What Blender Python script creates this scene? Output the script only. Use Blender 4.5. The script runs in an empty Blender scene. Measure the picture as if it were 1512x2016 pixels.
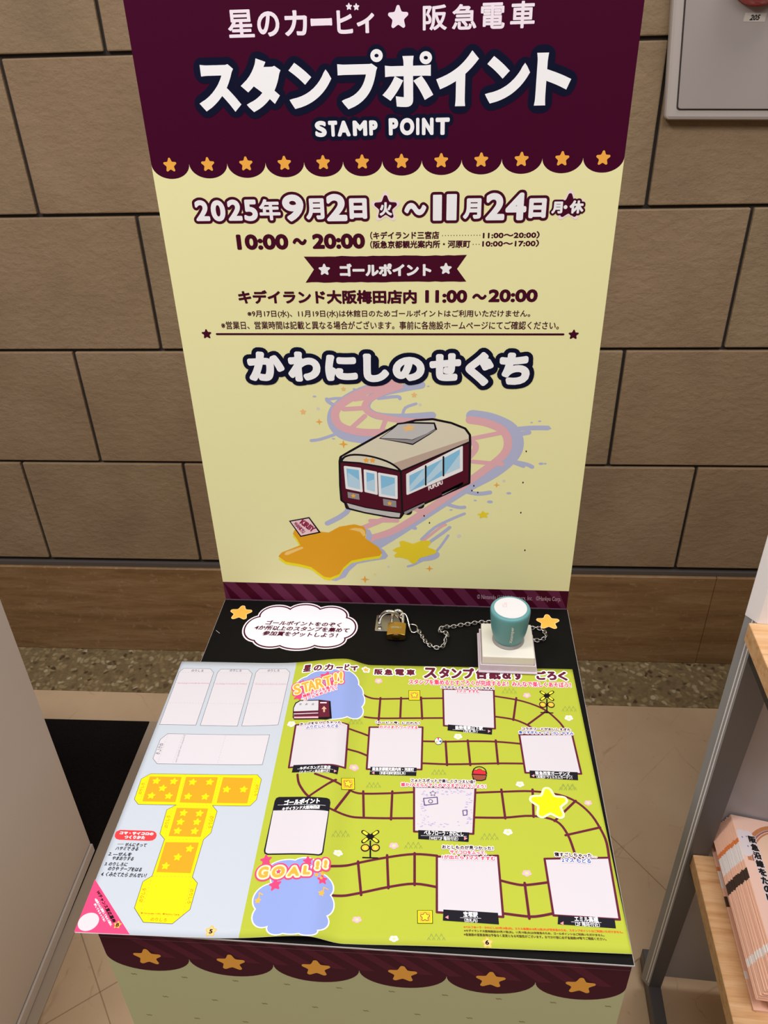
import bpy, bmesh, math, random
from mathutils import Vector, Matrix
from mathutils.geometry import tessellate_polygon, delaunay_2d_cdt
random.seed(11)
SC = bpy.context.scene
COL = SC.collection
H = 0.7507                      # height of the stand's table top
# ------------------------------------------------------------------ camera, world, lights, exposure
cam_d = bpy.data.cameras.new('camera'); cam = bpy.data.objects.new('camera', cam_d); COL.objects.link(cam)
cam_d.sensor_fit = 'VERTICAL'; cam_d.sensor_height = 24.0; cam_d.lens = 24.0 * 1532.38 / 2016.0
cam_d.clip_start = 0.02
cam.matrix_world = Matrix(((0.996673,-0.019565,0.079127),(0.077279,0.535491,-0.840998),(-0.025918,0.844314,0.535221))).to_4x4()
cam.location = (0.0592, -0.7101, 0.5802 + H)
SC.camera = cam
vs = SC.view_settings
vs.view_transform = 'Standard'; vs.look = 'None'; vs.gamma = 1.0; vs.use_curve_mapping = False
vs.exposure = -0.06
wd = bpy.data.worlds.new('hall_light'); wd.use_nodes = True; SC.world = wd
wn = wd.node_tree.nodes; wl = wd.node_tree.links           # hall surroundings: pale lit ceiling above, dim hall around
gtc = wn.new('ShaderNodeTexCoord'); gsp = wn.new('ShaderNodeSeparateXYZ'); gcr = wn.new('ShaderNodeValToRGB')
wl.new(gtc.outputs['Generated'], gsp.inputs[0]); wl.new(gsp.outputs[2], gcr.inputs[0]); wl.new(gcr.outputs[0], wn['Background'].inputs[0])
gcr.color_ramp.elements[0].position = 0.0; gcr.color_ramp.elements[0].color = (.16, .145, .13, 1)
gcr.color_ramp.elements[1].position = 0.75; gcr.color_ramp.elements[1].color = (1.0, .95, .9, 1)
wn['Background'].inputs[1].default_value = 0.25
def area(loc, size, power, col, target=None, spread=math.pi):
    d = bpy.data.lights.new('overhead_light', 'AREA'); d.shape = 'SQUARE'; d.size = size; d.energy = power; d.color = col; d.spread = spread
    o = bpy.data.objects.new('overhead_light', d); COL.objects.link(o); o.location = loc
    if target: o.rotation_euler = (Vector(target) - Vector(loc)).to_track_quat('-Z', 'Y').to_euler()
    return o
area((-.85, -.55, 2.5), .4, 25, (1.0, .97, .96))
area((.2, -.95, 2.45), .8, 16, (1.0, .97, .96))
area((1.0, -.95, 2.5), .7, 13, (1.0, .97, .96))
area((-1.0, -1.4, 2.6), .6, 4, (1.0, .97, .96))  # fill light added to lift the floor at left front
area((.85, .25, 2.6), .6, 10, (1.0, .97, .96))  # unseen fill light added to brighten floor and wall at right

# ------------------------------------------------------------------ materials
def lin(c): c /= 255.0; return c / 12.92 if c <= 0.04045 else ((c + 0.055) / 1.055) ** 2.4
COLOURS = {
 'white': (244, 243, 246), 'textwhite': (250, 250, 253), 'pinkwhite': (248, 236, 247), 'palepinkwhite': (246, 226, 232),
 'burgundy': (70, 6, 34), 'valance': (66, 0, 38), 'navy': (12, 14, 44), 'stripe': (98, 36, 66), 'plum': (98, 30, 50), 'maroon': (84, 16, 38),
 'cream': (240, 236, 178), 'stararange': (246, 176, 74), 'paleorange': (246, 198, 130), 'starrim': (250, 208, 140), 'staryellow': (240, 214, 50),
 'paleyellow': (244, 226, 150), 'yellow': (244, 228, 40), 'bigstar': (236, 168, 36), 'starlight': (248, 206, 120), 'lavender': (184, 188, 220), 'palelav': (222, 218, 214),
 'trackpink': (232, 178, 186), 'ink': (22, 16, 24), 'ticketpink': (246, 208, 214), 'ticketink': (150, 40, 80), 'roofcream': (226, 218, 196), 'roofshade': (196, 172, 158),
 'acgrey': (200, 198, 198), 'acshade': (150, 146, 150), 'skyblue': (140, 200, 238), 'skyblue2': (190, 222, 244), 'greytext': (190, 160, 172),
 'noticewhite': (240, 230, 238), 'edgegrey': (190, 186, 184), 'olivemark': (148, 142, 96), 'stripwhite': (208, 203, 209), 'thin': (60, 58, 66), 'thingrey': (170, 160, 170),
 'pinktext': (220, 150, 170), 'dieyellow': (240, 216, 20), 'dieorange': (244, 158, 34), 'textorange': (190, 120, 20), 'pillred': (232, 62, 66), 'coupon': (240, 70, 118),
 'captionred': (226, 60, 96), 'captionblue': (60, 100, 170), 'cellwhite': (206, 200, 206), 'plate': (26, 24, 34), 'arrowpink': (238, 150, 160), 'inklilac': (176, 160, 204),
 'inkpurple': (88, 66, 122), 'noticered': (222, 92, 40), 'brownink': (96, 76, 40), 'tileorange': (244, 170, 70), 'sigyellow': (240, 214, 60), 'grassmark': (142, 158, 70),
 'flowerpink': (238, 178, 190), 'palegreen': (228, 226, 150), 'applered': (208, 44, 56), 'basket': (150, 76, 56), 'palestar': (252, 248, 190), 'periwinkle': (140, 158, 214),
 'letterorange': (244, 168, 70), 'silver': (206, 204, 210), 'arrowtan': (210, 170, 140), 'sheetblue': (188, 195, 205), 'sheetgreen': (175, 184, 60), 'creaselight': (120, 84, 106),
 'flapline': (104, 62, 80), 'stripe_dim': (90, 22, 48), 'olive': (196, 198, 152), 'paperedge': (236, 232, 226),
}
MATS = {}
def M(name, rough=0.6, spec=0.12):
    if name in MATS: return MATS[name]
    m = bpy.data.materials.new(name); m.use_nodes = True
    b = m.node_tree.nodes['Principled BSDF']; c = COLOURS[name]
    b.inputs['Base Color'].default_value = (lin(c[0]), lin(c[1]), lin(c[2]), 1)
    b.inputs['Roughness'].default_value = rough; b.inputs['Specular IOR Level'].default_value = spec
    MATS[name] = m; return m
def plain(name, rgb, rough=0.5, metal=0.0, spec=0.5, coat=0.0, emit=None):
    m = bpy.data.materials.new(name); m.use_nodes = True; b = m.node_tree.nodes['Principled BSDF']
    b.inputs['Base Color'].default_value = (lin(rgb[0]), lin(rgb[1]), lin(rgb[2]), 1)
    b.inputs['Roughness'].default_value = rough; b.inputs['Metallic'].default_value = metal; b.inputs['Specular IOR Level'].default_value = spec
    b.inputs['Coat Weight'].default_value = coat
    if emit: b.inputs['Emission Color'].default_value = (lin(emit[0]), lin(emit[1]), lin(emit[2]), 1); b.inputs['Emission Strength'].default_value = emit[3]
    MATS[name] = m; return m
class NT:
    """tiny node-graph helper for a Principled material"""
    def __init__(s, name):
        s.m = bpy.data.materials.new(name); s.m.use_nodes = True; s.n = s.m.node_tree.nodes; s.l = s.m.node_tree.links
        s.b = s.n['Principled BSDF']; MATS[name] = s.m
        s.co = s.n.new('ShaderNodeTexCoord')
    def mapping(s, scale=(1, 1, 1), rot=(0, 0, 0), loc=(0, 0, 0)):
        k = s.n.new('ShaderNodeMapping'); s.l.new(s.co.outputs['Object'], k.inputs[0])
        k.inputs['Scale'].default_value = scale; k.inputs['Rotation'].default_value = rot; k.inputs['Location'].default_value = loc
        return k.outputs[0]
    def noise(s, vec, scale, detail=6, rough=0.55, dist=0.0):
        k = s.n.new('ShaderNodeTexNoise'); s.l.new(vec, k.inputs['Vector']); k.inputs['Scale'].default_value = scale
        k.inputs['Detail'].default_value = detail; k.inputs['Roughness'].default_value = rough; k.inputs['Distortion'].default_value = dist
        return k.outputs['Fac']
    def voronoi(s, vec, scale, feature='F1', out='Distance', rnd=1.0):
        k = s.n.new('ShaderNodeTexVoronoi'); k.feature = feature; s.l.new(vec, k.inputs['Vector']); k.inputs['Scale'].default_value = scale
        k.inputs['Randomness'].default_value = rnd
        return k.outputs[out]
    def ramp(s, fac, stops):
        k = s.n.new('ShaderNodeValToRGB'); s.l.new(fac, k.inputs[0]); e = k.color_ramp.elements
        while len(e) < len(stops): e.new(0.5)
        for i, (p, c) in enumerate(stops):
            e[i].position = p; e[i].color = (lin(c[0]), lin(c[1]), lin(c[2]), 1)
        return k.outputs[0]
    def mix(s, fac, a, b, mode='MIX'):
        k = s.n.new('ShaderNodeMix'); k.data_type = 'RGBA'; k.blend_type = mode
        for v, i in ((fac, 0), (a, 6), (b, 7)):
            if isinstance(v, (int, float)): k.inputs[i].default_value = v
            elif isinstance(v, tuple): k.inputs[i].default_value = (lin(v[0]), lin(v[1]), lin(v[2]), 1)
            else: s.l.new(v, k.inputs[i])
        return k.outputs[2]
    def math(s, op, a, b=0.0):
        k = s.n.new('ShaderNodeMath'); k.operation = op
        for v, i in ((a, 0), (b, 1)):
            if isinstance(v, (int, float)): k.inputs[i].default_value = v
            else: s.l.new(v, k.inputs[i])
        return k.outputs[0]
    def sep(s, vec):
        k = s.n.new('ShaderNodeSeparateXYZ'); s.l.new(vec, k.inputs[0]); return k.outputs
    def bump(s, h, strength, dist=0.002):
        k = s.n.new('ShaderNodeBump'); s.l.new(h, k.inputs['Height']); k.inputs['Strength'].default_value = strength; k.inputs['Distance'].default_value = dist
        s.l.new(k.outputs[0], s.b.inputs['Normal'])
    def done(s, col, rough=0.6, spec=0.3):
        if isinstance(col, tuple): s.b.inputs['Base Color'].default_value = (lin(col[0]), lin(col[1]), lin(col[2]), 1)
        else: s.l.new(col, s.b.inputs['Base Color'])
        s.b.inputs['Roughness'].default_value = rough; s.b.inputs['Specular IOR Level'].default_value = spec
        return s.m

# stone wall blocks
k = NT('wall_stone'); v = k.mapping()
n1 = k.noise(v, 7, 5); n2 = k.noise(k.mapping((1, 1, 1.5)), 46, 8, 0.62); n3 = k.noise(v, 260, 2)
geo = k.n.new('ShaderNodeNewGeometry')
c = k.ramp(n1, [(0.3, (140, 120, 95)), (0.5, (151, 130, 101)), (0.72, (161, 139, 113))])
c = k.mix(geo.outputs['Random Per Island'], c, k.mix(0.35, c, (150, 116, 92)))
c = k.mix(k.math('MULTIPLY', n3, 0.22), c, (100, 78, 52))
k.bump(k.math('ADD', k.math('MULTIPLY', k.ramp(n2, [(0.42, (0, 0, 0)), (0.62, (255, 255, 255))]), 1.0), k.math('MULTIPLY', n3, 0.25)), 0.35, 0.0022)
k.done(c, 0.75, 0.25)
plain('grout', (50, 44, 40), 0.9)
# travertine skirting
k = NT('skirting_stone'); v = k.mapping((1.2, 1, 9))
n1 = k.noise(v, 5, 8, 0.65, 0.6); n2 = k.noise(k.mapping((2, 1, 14)), 22, 6, 0.7); n3 = k.noise(k.mapping(), 70, 4)
c = k.ramp(n1, [(0.3, (122, 90, 58)), (0.5, (142, 109, 71)), (0.68, (158, 126, 90))])
c = k.mix(k.math('MULTIPLY', k.ramp(n2, [(0.5, (0, 0, 0)), (0.75, (255, 255, 255))]), 0.5), c, (104, 70, 40))
c = k.mix(k.math('MULTIPLY', k.ramp(n3, [(0.6, (0, 0, 0)), (0.72, (255, 255, 255))]), 0.35), c, (190, 158, 124))
k.done(c, 0.5, 0.4)
plain('sealant', (88, 80, 76), 0.6)
# conglomerate border strip
k = NT('border_stone'); v = k.mapping()
wob = k.mix(0.035, v, k.n.new('ShaderNodeTexNoise').outputs['Color'])
wn_ = [q for q in k.n if q.bl_idname == 'ShaderNodeTexNoise'][-1]; wn_.inputs['Scale'].default_value = 26; k.l.new(v, wn_.inputs['Vector'])
vc = k.voronoi(wob, 78, 'F1', 'Color'); vd = k.voronoi(wob, 78, 'F1', 'Distance')
sx = k.sep(vc)
n = k.math('ADD', k.math('MULTIPLY', vd, 0.75), k.math('MULTIPLY', k.noise(v, 34, 8, 0.7), 0.55))
c = k.ramp(sx[0], [(0.0, (70, 56, 40)), (0.25, (116, 98, 70)), (0.6, (150, 130, 92)), (0.85, (158, 140, 104)), (1.0, (182, 168, 138))])
c = k.mix(k.ramp(n, [(0.5, (0, 0, 0)), (0.72, (255, 255, 255))]), c, k.mix(k.noise(v, 120, 4), (92, 76, 50), (146, 126, 92)))
k.done(c, 0.45, 0.4)
# marble floor, laid diagonally
k = NT('floor_marble'); v = k.mapping()
n1 = k.noise(v, 2.2, 6, 0.6); n2 = k.noise(v, 9, 8, 0.7, 1.2); n3 = k.noise(v, 60, 4)
c = k.ramp(n1, [(0.3, (186, 158, 126)), (0.5, (202, 174, 142)), (0.7, (214, 188, 156))])
wv = k.voronoi(k.mix(0.06, k.mapping(), k.noise(v, 6, 4)), 7, 'DISTANCE_TO_EDGE')
c = k.mix(k.math('MULTIPLY', k.ramp(wv, [(0.0, (255, 255, 255)), (0.012, (0, 0, 0))]), k.math('MULTIPLY', k.ramp(n2, [(0.45, (0, 0, 0)), (0.7, (255, 255, 255))]), 0.6)), c, (140, 104, 72))
c = k.mix(k.math('MULTIPLY', k.ramp(n3, [(0.66, (0, 0, 0)), (0.75, (255, 255, 255))]), 0.3), c, (150, 118, 86))
vr = k.mapping((1, 1, 1), (0, 0, math.radians(-37.5)), (0.2213, 0.0040, 0))
s3 = k.sep(vr)
for ax in (0, 1):
    t = k.math('ABSOLUTE', k.math('SUBTRACT', k.math('FRACT', k.math('DIVIDE', s3[ax], 0.45)), 0.5))
    c = k.mix(k.math('MULTIPLY', k.math('LESS_THAN', t, 0.0022), 0.55), c, (112, 82, 56))
k.done(c, 0.5, 0.25)
# mat, metal, wood
k = NT('mat_black'); n = k.noise(k.mapping(), 900, 2); k.bump(n, 0.5, 0.001); k.done(k.ramp(n, [(0.35, (14, 12, 12)), (0.7, (30, 27, 26))]), 0.95, 0.1)
plain('trim_metal', (176, 158, 140), 0.45, 0.0)
k = NT('oak'); v = k.mapping((1.5, 9, 9))
sawn = k.noise(k.mapping((1.1, 13, 13)), 9, 8, 0.6, 0.35); fine = k.noise(k.mapping((8, 120, 120)), 6, 4)
c = k.ramp(sawn, [(0.3, (206, 152, 104)), (0.5, (234, 188, 138)), (0.62, (240, 200, 154)), (0.74, (214, 162, 112))])
c = k.mix(k.math('MULTIPLY', fine, 0.3), c, (176, 116, 66))
k.done(c, 0.4, 0.4)
plain('oak_edge', (176, 126, 74), 0.5)
plain('rack_metal', (84, 81, 82), 0.38, 0.0, 0.5)
plain('rack_side', (150, 148, 150), 0.35, 0.0, 0.6)
plain('rack_lit', (246, 241, 244), 0.45, 0.0, 0.4)
plain('rack_panel', (168, 164, 169), 0.32, 0.0, 0.6)
plain('cabinet_grey', (216, 203, 196), 0.5, 0.0, 0.3)
plain('groove_dark', (60, 52, 48), 0.8)
plain('alarm_white', (166, 156, 152), 0.42)
plain('alarm_rim', (186, 176, 170), 0.35)
plain('tape', (196, 186, 176), 0.35)
plain('lamp_red', (206, 8, 12), 0.12, 0.0, 0.6, 0.6)
plain('black_board', (11, 10, 9), 0.6, 0.0, 0.12)
plain('chrome', (214, 210, 206), 0.18, 1.0)
plain('steel', (190, 186, 182), 0.3, 1.0)
plain('brass', (206, 164, 84), 0.28, 1.0)
plain('brass_dark', (120, 92, 48), 0.4, 1.0)
plain('key_dark', (40, 32, 22), 0.5, 0.6)
plain('teal', (92, 146, 150), 0.42, 0.0, 0.4)
plain('neck_grey', (150, 146, 140), 0.5)
plain('stamp_cream', (222, 216, 204), 0.45)
plain('lid_lilac', (206, 192, 200), 0.3, 0.0, 0.5)
plain('label_white', (212, 210, 212), 0.5)
# brochures: coloured print carried round the fold, by position along the spine
k = NT('brochure_print'); s3 = k.sep(k.mapping())
def band(y0, y1):
    return k.math('MULTIPLY', k.math('GREATER_THAN', s3[1], y0), k.math('LESS_THAN', s3[1], y1))
c = k.mix(0.0, (240, 190, 164), (240, 190, 164))
left = k.math('LESS_THAN', s3[0], 0.004)
c = k.mix(k.math('MULTIPLY', band(-0.040, -0.034), left), c, (224, 128, 70))
c = k.mix(k.math('MULTIPLY', band(-0.064, -0.040), left), c, (232, 222, 220))
c = k.mix(k.math('MULTIPLY', band(-0.089, -0.075), left), c, (70, 52, 44))
c = k.mix(k.math('MULTIPLY', band(-0.176, -0.167), left), c, (236, 224, 218))
k.done(c, 0.4, 0.4)
plain('cover_pink', (240, 200, 184), 0.35); plain('page_white', (236, 214, 198), 0.7); plain('arch_brown', (196, 128, 84), 0.5); plain('arch_mauve', (150, 104, 104), 0.5)
plain('bloom_white', (226, 214, 218), 0.5); plain('bloom_dot', (120, 124, 176), 0.5); plain('cover_tan', (238, 200, 174), 0.4); plain('text_black', (22, 18, 20), 0.5)

# ------------------------------------------------------------------ mesh helpers
def link(me, name, parent=None, off=(0, 0, 0)):
    o = bpy.data.objects.new(name, me); COL.objects.link(o)
    if parent: o.parent = parent
    o.location = off
    return o
def root(name, label, cat, loc, group=None, rz=0.0):
    o = bpy.data.objects.new(name, None); COL.objects.link(o); o.location = loc; o.rotation_euler = (0, 0, rz); o.empty_display_size = 0.05
    o['label'] = label; o['category'] = cat
    if group: o['group'] = group
    return o
def structure(o): o['kind'] = 'structure'; return o
class MB:
    """collects primitives (world coordinates) and links them as one mesh"""
    def __init__(s): s.bm = bmesh.new(); s.mats = []
    def mi(s, m):
        m = MATS[m] if isinstance(m, str) and m in MATS else (M(m) if isinstance(m, str) else m)
        if m not in s.mats: s.mats.append(m)
        return s.mats.index(m)
    def _fin(s, verts, m, smooth=False):
        i = s.mi(m)
        for f in {f for v in verts for f in v.link_faces}: f.material_index = i; f.smooth = smooth
    def box(s, lo, hi, m, bev=0.0, seg=2, mat=None):
        r = bmesh.ops.create_cube(s.bm, size=1.0); vs = r['verts']
        for v in vs:
            v.co = Vector([lo[i] + (v.co[i] + 0.5) * (hi[i] - lo[i]) for i in range(3)])
        if bev:
            es = list({e for v in vs for e in v.link_edges})
            rr = bmesh.ops.bevel(s.bm, geom=es, offset=bev, segments=seg, affect='EDGES', profile=0.5)
            vs = list({v for f in rr['faces'] for v in f.verts} | {v for v in vs if v.is_valid})
        if mat is not None:
            for v in vs: v.co = mat @ v.co
        s._fin(vs, m, False); return vs
    def prism(s, pts, axis, a, b, m, bev=0.0, mat=None):
        """extrude a 2D outline along axis (0,1,2) from a to b"""
        def P(p, t):
            if axis == 0: return Vector((t, p[0], p[1]))
            if axis == 1: return Vector((p[0], t, p[1]))
            return Vector((p[0], p[1], t))
        A = [s.bm.verts.new(P(p, a)) for p in pts]; B = [s.bm.verts.new(P(p, b)) for p in pts]; n = len(pts)
        fs = [s.bm.faces.new(A[::-1]), s.bm.faces.new(B)]
        for i in range(n): fs.append(s.bm.faces.new([A[i], A[(i + 1) % n], B[(i + 1) % n], B[i]]))
        bmesh.ops.recalc_face_normals(s.bm, faces=fs)
        vs = A + B
        if bev:
            es = list({e for f in fs[:2] for e in f.edges})
            rr = bmesh.ops.bevel(s.bm, geom=es, offset=bev, segments=2, affect='EDGES', profile=0.5)
            vs = list({v for f in rr['faces'] for v in f.verts} | {v for v in vs if v.is_valid})
        if mat is not None:
            for v in vs: v.co = mat @ v.co
        s._fin(vs, m); return vs
    def lathe(s, prof, c, m, seg=40, mat=None, caps=True):
        rings = []
        for (r, z) in prof:
            rings.append([s.bm.verts.new((c[0] + r * math.cos(2 * math.pi * i / seg), c[1] + r * math.sin(2 * math.pi * i / seg), c[2] + z)) for i in range(seg)])
        for a, b in zip(rings, rings[1:]):
            for i in range(seg): s.bm.faces.new([a[i], a[(i + 1) % seg], b[(i + 1) % seg], b[i]])
        if caps: s.bm.faces.new(rings[0][::-1]); s.bm.faces.new(rings[-1])
        vs = [v for r in rings for v in r]
        if mat is not None:
            for v in vs: v.co = mat @ v.co
        s._fin(vs, m, True)
        return vs
    def tube(s, path, r, m, seg=10, closed=False):
        P = [Vector(p) for p in path]; n = len(P); rings = []; up = None
        for i in range(n):
            if closed: t = P[(i + 1) % n] - P[i - 1]
            else: t = P[min(i + 1, n - 1)] - P[max(i - 1, 0)]
            t.normalize()
            if up is None: up = t.orthogonal().normalized()
            up = (up - t * up.dot(t)).normalized(); w = t.cross(up)
            rings.append([s.bm.verts.new(P[i] + up * r * math.cos(2 * math.pi * j / seg) + w * r * math.sin(2 * math.pi * j / seg)) for j in range(seg)])
        for i in range(n if closed else n - 1):
            a = rings[i]; b = rings[(i + 1) % n]; sh = 0
            if closed and i == n - 1: sh = min(range(seg), key=lambda q: (b[q].co - a[0].co).length)
            for j in range(seg): s.bm.faces.new([a[j], a[(j + 1) % seg], b[(j + 1 + sh) % seg], b[(j + sh) % seg]])
        if not closed: s.bm.faces.new(rings[0][::-1]); s.bm.faces.new(rings[-1])
        s._fin([v for q in rings for v in q], m, True)
    def quad(s, pts, m):
        f = s.bm.faces.new([s.bm.verts.new(p) for p in pts]); f.material_index = s.mi(m); return f
    def build(s, name, parent=None, origin=None):
        """origin: world point that becomes the object's local zero (the parent's place by default)"""
        me = bpy.data.meshes.new(name)
        if origin is None:
            origin = parent_origin(parent) if parent else Vector((0, 0, 0))
        origin = Vector(origin)
        bmesh.ops.translate(s.bm, verts=s.bm.verts, vec=-origin)
        s.bm.to_mesh(me); s.bm.free()
        for m in s.mats: me.materials.append(m)
        off = origin - parent_origin(parent) if parent else origin
        return link(me, name, parent, off)
def parent_origin(p):
    v = Vector((0, 0, 0))
    while p: v += p.location; p = p.parent
    return v
def smooth_path(p, n=6, closed=False):
    o = []; N = len(p)
    g = (lambda i: Vector(p[i % N])) if closed else (lambda i: Vector(p[min(max(i, 0), N - 1)]))
    for i in range(N if closed else N - 1):
        a, b, c, d = g(i - 1), g(i), g(i + 1), g(i + 2)
        for q in range(n):
            t = q / n
            o.append(0.5 * (2 * b + (c - a) * t + (2 * a - 5 * b + 4 * c - d) * t * t + (3 * b - a - 3 * c + d) * t ** 3))
    if not closed: o.append(Vector(p[-1]))
    return o

# ------------------------------------------------------------------ printing: flat ink shapes laid on a surface
_glyph = {}
def glyphs(txt):
    if txt in _glyph: return _glyph[txt]
    cu = bpy.data.curves.new('lettering', 'FONT'); cu.body = txt; cu.size = 1.0; cu.resolution_u = 5 if len(txt) < 3 else (4 if len(txt) < 8 else 2)
    o = bpy.data.objects.new('lettering', cu); COL.objects.link(o)
    bpy.context.view_layer.update()
    me = bpy.data.meshes.new_from_object(o)
    bpy.data.objects.remove(o); bpy.data.curves.remove(cu)
    V = [(v.co.x, v.co.y) for v in me.vertices]; F = [tuple(p.vertices) for p in me.polygons]
    cnt = {}
    for f in F:
        for i in range(len(f)):
            e = (f[i], f[(i + 1) % len(f)]); q = (min(e), max(e)); cnt[q] = cnt.get(q, 0) + 1
    E = [e for e, n in cnt.items() if n == 1]
    bpy.data.meshes.remove(me)
    xs = [v[0] for v in V]; ys = [v[1] for v in V]
    _glyph[txt] = (V, F, E, min(xs), max(xs), min(ys), max(ys))
    return _glyph[txt]
LAYER = 3e-5
def fold_height(x, y):
    s = (y + .1004) / -.2967; t = x - (-.0163 + .0062 * s)
    if t < 0:
        u = -t / .028
        b = .0085 * ((u * u * (3 - 2 * u)) if u < 1 else math.exp(-(((t + .028) / .042) ** 2)))
    else:
        b = .0022 * (1 - math.exp(-(t / .05) ** 2)) * min(1, max(0, s))
    return .0009 + b
SURF = {
 'P': lambda a, b, d: (a, -d, H + b),
 'T': lambda a, b, d: (a, b, H + d),
 'F': lambda a, b, d: (a, -.3985 - d, H + b),
 'L': lambda a, b, d: (a, b, H + fold_height(a, b) + 2.2 * d),
}
STAR = []
for i in range(5):          # a plump five-pointed star
    a = math.pi / 2 + i * 2 * math.pi / 5
    for da, r in ((-.16, .93), (-.07, 1.0), (.07, 1.0), (.16, .93), (.42, .66), (math.pi / 5, .585), (2 * math.pi / 5 - .42, .66)):
        STAR.append((r * math.cos(a + da), r * math.sin(a + da)))
class Ink:
    """flat print: shapes of one colour on one layer are merged into a single clean outline before meshing"""
    def __init__(s, surf): s.f = SURF[surf]; s.curved = surf == 'L'; s.V = []; s.F = []; s.I = []; s.mats = []; s.P = {}; s.n = 0
    def mi(s, m):
        m = MATS[m] if m in MATS else M(m)
        if m not in s.mats: s.mats.append(m)
        return s.mats.index(m)
    def add(s, pts, m, L, own=0): s.P.setdefault((s.mi(m), round(L, 2), own), []).append(pts)
    def tri(s, a, b, c, d, mi):
        st = [(a, b, c)]
        while st:
            a, b, c = st.pop()
            la = (b[0] - c[0]) ** 2 + (b[1] - c[1]) ** 2; lb = (a[0] - c[0]) ** 2 + (a[1] - c[1]) ** 2; lc = (a[0] - b[0]) ** 2 + (a[1] - b[1]) ** 2
            x = (a[0] + b[0] + c[0]) / 3; m = max(la, lb, lc)
            lim = (.0030 if -.15 < x < .012 else (.014 if x > 0 else .05)) if s.curved else 9
            if m > lim * lim:
                if la == m: q = ((b[0] + c[0]) / 2, (b[1] + c[1]) / 2); st += [(a, b, q), (a, q, c)]
                elif lb == m: q = ((a[0] + c[0]) / 2, (a[1] + c[1]) / 2); st += [(a, b, q), (q, b, c)]
                else: q = ((a[0] + b[0]) / 2, (a[1] + b[1]) / 2); st += [(a, q, c), (q, b, c)]
            else:
                if (b[0] - a[0]) * (c[1] - a[1]) - (b[1] - a[1]) * (c[0] - a[0]) < 0: b, c = c, b
                n = len(s.V); s.V += [s.f(a[0], a[1], d), s.f(b[0], b[1], d), s.f(c[0], c[1], d)]
                s.F.append((n, n + 1, n + 2)); s.I.append(mi)
    def poly(s, pts, m, L): s.add(pts, m, L)
    def face(s, pts, m, L, own=0): s.add(pts, m, L, own)
    def disc(s, c, u, v, m, L, n=32):
        s.add([(c[0] + u[0] * math.cos(2 * math.pi * i / n) + v[0] * math.sin(2 * math.pi * i / n), c[1] + u[1] * math.cos(2 * math.pi * i / n) + v[1] * math.sin(2 * math.pi * i / n)) for i in range(n)], m, L)
    def seg(s, a, b, r, m, L, own=0, ext=0.0):
        dx, dy = b[0] - a[0], b[1] - a[1]; l = math.hypot(dx, dy)
        if l < 1e-7: return
        nx, ny = -dy / l * r, dx / l * r; ex, ey = dx / l * ext, dy / l * ext
        s.add([(a[0] + nx - ex, a[1] + ny - ey), (a[0] - nx - ex, a[1] - ny - ey), (b[0] - nx + ex, b[1] - ny + ey), (b[0] + nx + ex, b[1] + ny + ey)], m, L, own)
    def dot(s, c, r, m, L, n=8, own=0): s.add([(c[0] + r * math.cos(2 * math.pi * i / n), c[1] + r * math.sin(2 * math.pi * i / n)) for i in range(n)], m, L, own)
    def stroke(s, pts, w, m, L, closed=0):
        n = len(pts); r = w / 2
        for i in range(n if closed else n - 1): s.seg(pts[i], pts[(i + 1) % n], r, m, L)
        for p in pts: s.dot(p, r, m, L, 12)
    def text(s, txt, o, u, v, m, L, bold=0, outl=()):
        V, F, E, x0, x1, y0, y1 = glyphs(txt); s.n += 1; own = s.n
        square = bold < 0; bold = abs(bold)
        W = (x1 - x0) or 1; Hh = (y1 - y0) or 1
        ul = math.hypot(*u) or 1; vl = math.hypot(*v) or 1; fu = max(.5, 1 - 1.3 * bold / ul); fv = max(.5, 1 - 1.3 * bold / vl)
        o = (o[0] + u[0] * (1 - fu) / 2 + v[0] * (1 - fv) / 2, o[1] + u[1] * (1 - fu) / 2 + v[1] * (1 - fv) / 2)
        u = (u[0] * fu, u[1] * fu); v = (v[0] * fv, v[1] * fv)
        Q = [(o[0] + u[0] * (p[0] - x0) / W + v[0] * (p[1] - y0) / Hh, o[1] + u[1] * (p[0] - x0) / W + v[1] * (p[1] - y0) / Hh) for p in V]
        layers = [(r, mm, L - .8 * (i + 1)) for i, (r, mm) in enumerate(sorted(outl))] + [(bold, m, L)]
        for r, mm, LL in layers:
            if len(txt) > 1: LL += .22 * (own % 3)
            if r == bold and mm == m: ow = own
            else: ow = -1 if len(txt) == 1 else own
            for f in F: s.add([Q[i] for i in f], mm, LL, ow)
            if not r: continue
            sq = square and mm == m
            for a, b in E: s.seg(Q[a], Q[b], r, mm, LL, ow)
            if sq:          # mitred corners
                nb = {}
                for a, b in E: nb.setdefault(a, []).append(b); nb.setdefault(b, []).append(a)
                for i, q in nb.items():
                    if len(q) != 2: continue
                    p0, p1, p2 = Vector(Q[q[0]]), Vector(Q[i]), Vector(Q[q[1]]); d1 = (p1 - p0).normalized(); d2 = (p2 - p1).normalized()
                    n1 = Vector((-d1.y, d1.x)); n2 = Vector((-d2.y, d2.x)); h = n1 + n2
                    if h.length < .2: continue
                    if n1.dot(n2) > .92: s.dot(Q[i], r * .997, mm, LL, 18, ow); continue
                    h.normalize(); mr = min(r / max(h.dot(n1), .3), 1.6 * r)
                    sg = -1 if d1.x * d2.y - d1.y * d2.x > 0 else 1
                    s.add([tuple(p1), tuple(p1 + n1 * r * .998 * sg), tuple(p1 + h * mr * .998 * sg), tuple(p1 + n2 * r * .998 * sg)], mm, LL, ow)
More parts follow.
